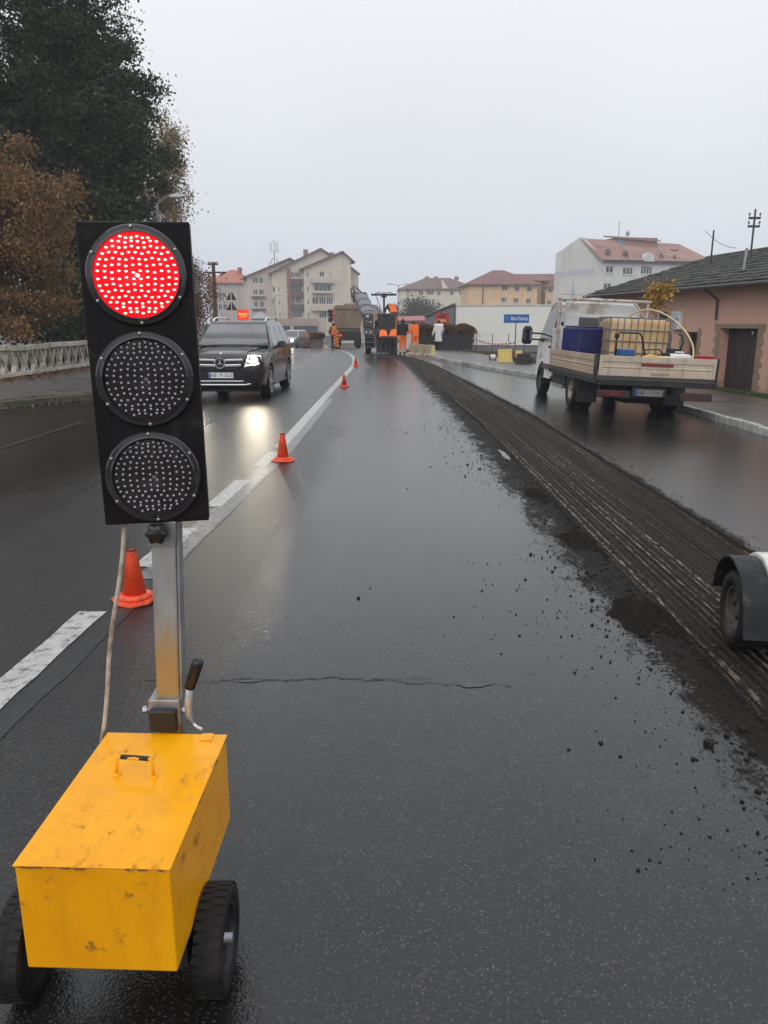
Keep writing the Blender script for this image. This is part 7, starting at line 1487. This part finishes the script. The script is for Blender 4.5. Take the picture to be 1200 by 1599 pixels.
yl = 34.; lamp_post(ux(258, yl), yl, vz(318, yl), [(.55, .28)], 'street lamp on a concrete pole half hidden by the tall tree', CPOLE)
lamp_post(ux(622, 95), 95, vz(446, 95) + 1.12, [(-.75, .12), (.75, .12)], 'twin armed street lamp beyond the milling machine', STEEL, -1.12)
lamp_post(ux(430.5, 88), 88, vz(462, 88) + 1.12, [(.9, .05)], 'thin street lamp standing before the stepped block', STEEL, -1.12)
WOODP = mat('brown wood pole', (.10, .055, .042), .85, var=.3, scale=4); yu = 62.; xu = ux(338, yu)
t = thing('utility_pole', (xu, yu, -.35), 'brown wooden utility pole with crossarms and twin lamps', 'pole'); hz_ = vz(410, yu) + .35
b = MB(); b.cyl((0, 0, 0), (0, 0, hz_), .17, .13, 10); b.build('post', WOODP, t)
b = MB(); b.bx(-.38, .38, -.18, -.06, hz_ - .22, hz_ - .10); b.build('crossarm', WOODP, t); b = MB(); b.bx(-.75, .95, -.20, -.07, hz_ - .82, hz_ - .70); b.build('crossarm', WOODP, t)
for sx in (-1, 1):
    b = MB(); b.loft([[(sx*.5, -.3, hz_ - 1.0), (sx*.5, -.1, hz_ - 1.0), (sx*.5, -.1, hz_ - .92), (sx*.5, -.3, hz_ - .92)], [(sx*1.0, -.3, hz_ - .8), (sx*1.0, -.1, hz_ - .8), (sx*1.0, -.1, hz_ - .72), (sx*1.0, -.3, hz_ - .72)]]); b.build('lamp', DARKM, t)
    for dx in (.2, .34): b = MB(); b.lathe([(.03, 0), (.06, .06), (.04, .14)], (sx*dx, -.12, hz_ - .10), n=8); b.build('insulator', mat('porcelain', (.16, .13, .12), .3), t)
pa = Vector((ux(258, yl), yl, vz(330, yl)))
for k, (dz, lb) in enumerate(((0, 'upper overhead cable crossing the dark tree'), (-.28, 'lower overhead cable crossing the dark tree'))):
    pb = Vector((-9.6, 12.0, 7.2 + dz)); b = MB(); b.tube([pa + Vector((0, 0, dz)) + (pb - pa)*i/14. - Vector((0, 0, .5*math.sin(math.pi*i/14))) for i in range(15)], .012, 5); tag(b.build('overhead_cable', DARKM, None), lb, 'cable', 'overhead cables')
pb = Vector((xu, yu, hz_ - .5)); b = MB(); b.tube([pa + (pb - pa)*i/14. - Vector((0, 0, .7*math.sin(math.pi*i/14))) for i in range(15)], .014, 5); tag(b.build('overhead_cable', DARKM, None), 'overhead cable running from the lamp pole to the wooden pole', 'cable', 'overhead cables')
# rear sides of two triangular road signs on one post
ys_ = 63.; t = thing('road_sign', (ux(363, ys_), ys_, -.37), 'two triangular road signs seen from behind on a white post', 'road sign'); b = MB(); b.cyl((0, 0, 0), (0, 0, vz(451, ys_) + .37), .035, n=8); b.build('post', WHITEP, t)
for vt, vb in ((454, 469), (470, 485)):
    zt_, zb2 = vz(vt, ys_) + .37, vz(vb, ys_) + .37; b = MB(); b.prism([(-.44, zb2), (.44, zb2), (0, zt_)], 'y', .04, .06); b.build('triangle', mat('sign back', (.05, .03, .032), .6), t, bevel=.006)
# back-lit red shop sign
yp = 74.; t = thing('shop_sign', (ux(381, yp), yp, -.8), 'glowing red box sign with yellow lettering on a post behind the black car', 'sign', rot=(0, 0, R(12))); zt_, zb2 = vz(484, yp) + .8, vz(500.5, yp) + .8
b = MB(); b.bx(-.55, .47, -.18, .18, zb2, zt_); bo = b.build('light_box', mat('dark red case', (.22, .03, .03), .5), t, bevel=.01)
b = MB(); b.bx(-.53, .45, -.195, -.182, zb2 + .02, zt_ - .02); fo = b.build('red_face', emit('lit red face', (1, .035, .02), .95, (.4, .02, .02)), bo)
text('PENNY', .27, emit('lit yellow letters', (1, .62, .06), 1.5), fo, (-.04, -.198, (zt_ + zb2)/2 + .06), sx=.92, font_w=.006)
b = MB(); b.tube([(-.35, -.2, zb2 + .22), (-.1, -.2, zb2 + .33), (.3, -.2, zb2 + .33)], .022, 6); b.build('underline', emit('lit yellow letters', (1, .62, .06), 1.5), fo)
b = MB(); b.cyl((0, 0, 0), (0, 0, zb2), .09, n=10); b.build('post', STEEL, t)
# grey kiosk roof seen next to the sign
T = thing('kiosk', (ux(394, 92), 92, -1.12), 'small kiosk with grey hipped roof beside the glowing sign', 'kiosk'); kw = ux(416, 92) - ux(394, 92); z1 = vz(498, 92) + 1.12; z2 = vz(487, 92) + 1.12
b = MB(); b.bx(0, kw, 0, 2.4, 0, z1); b.build('wall', mat('kiosk grey', (.40, .37, .34), .8, var=.1), T); b = MB(); b.loft([[(-.2, -.2, z1 + .01), (kw + .2, -.2, z1 + .01), (kw + .2, 2.6, z1 + .01), (-.2, 2.6, z1 + .01)], [(kw*.4, 1.0, z2), (kw*.6, 1.0, z2), (kw*.6, 1.4, z2), (kw*.4, 1.4, z2)]]); b.build('roof', mat('grey roof', (.30, .31, .33), .6), T)

# ================================================================== HAZE
m_, t_, p_ = nodes('damp air'); t_.nodes.remove(p_); pv = t_.nodes.new('ShaderNodeVolumePrincipled'); pv.inputs['Color'].default_value = (.93, .95, 1, 1); pv.inputs['Density'].default_value = .0011
t_.links.new(pv.outputs[0], [q for q in t_.nodes if q.type == 'OUTPUT_MATERIAL'][0].inputs['Volume'])
b = MB(); b.bx(-160, 160, -40, 290, -2.4, 24); hz = b.build('haze', m_); hz['kind'] = 'stuff'; tag(hz, 'thin damp haze over the street', 'haze')
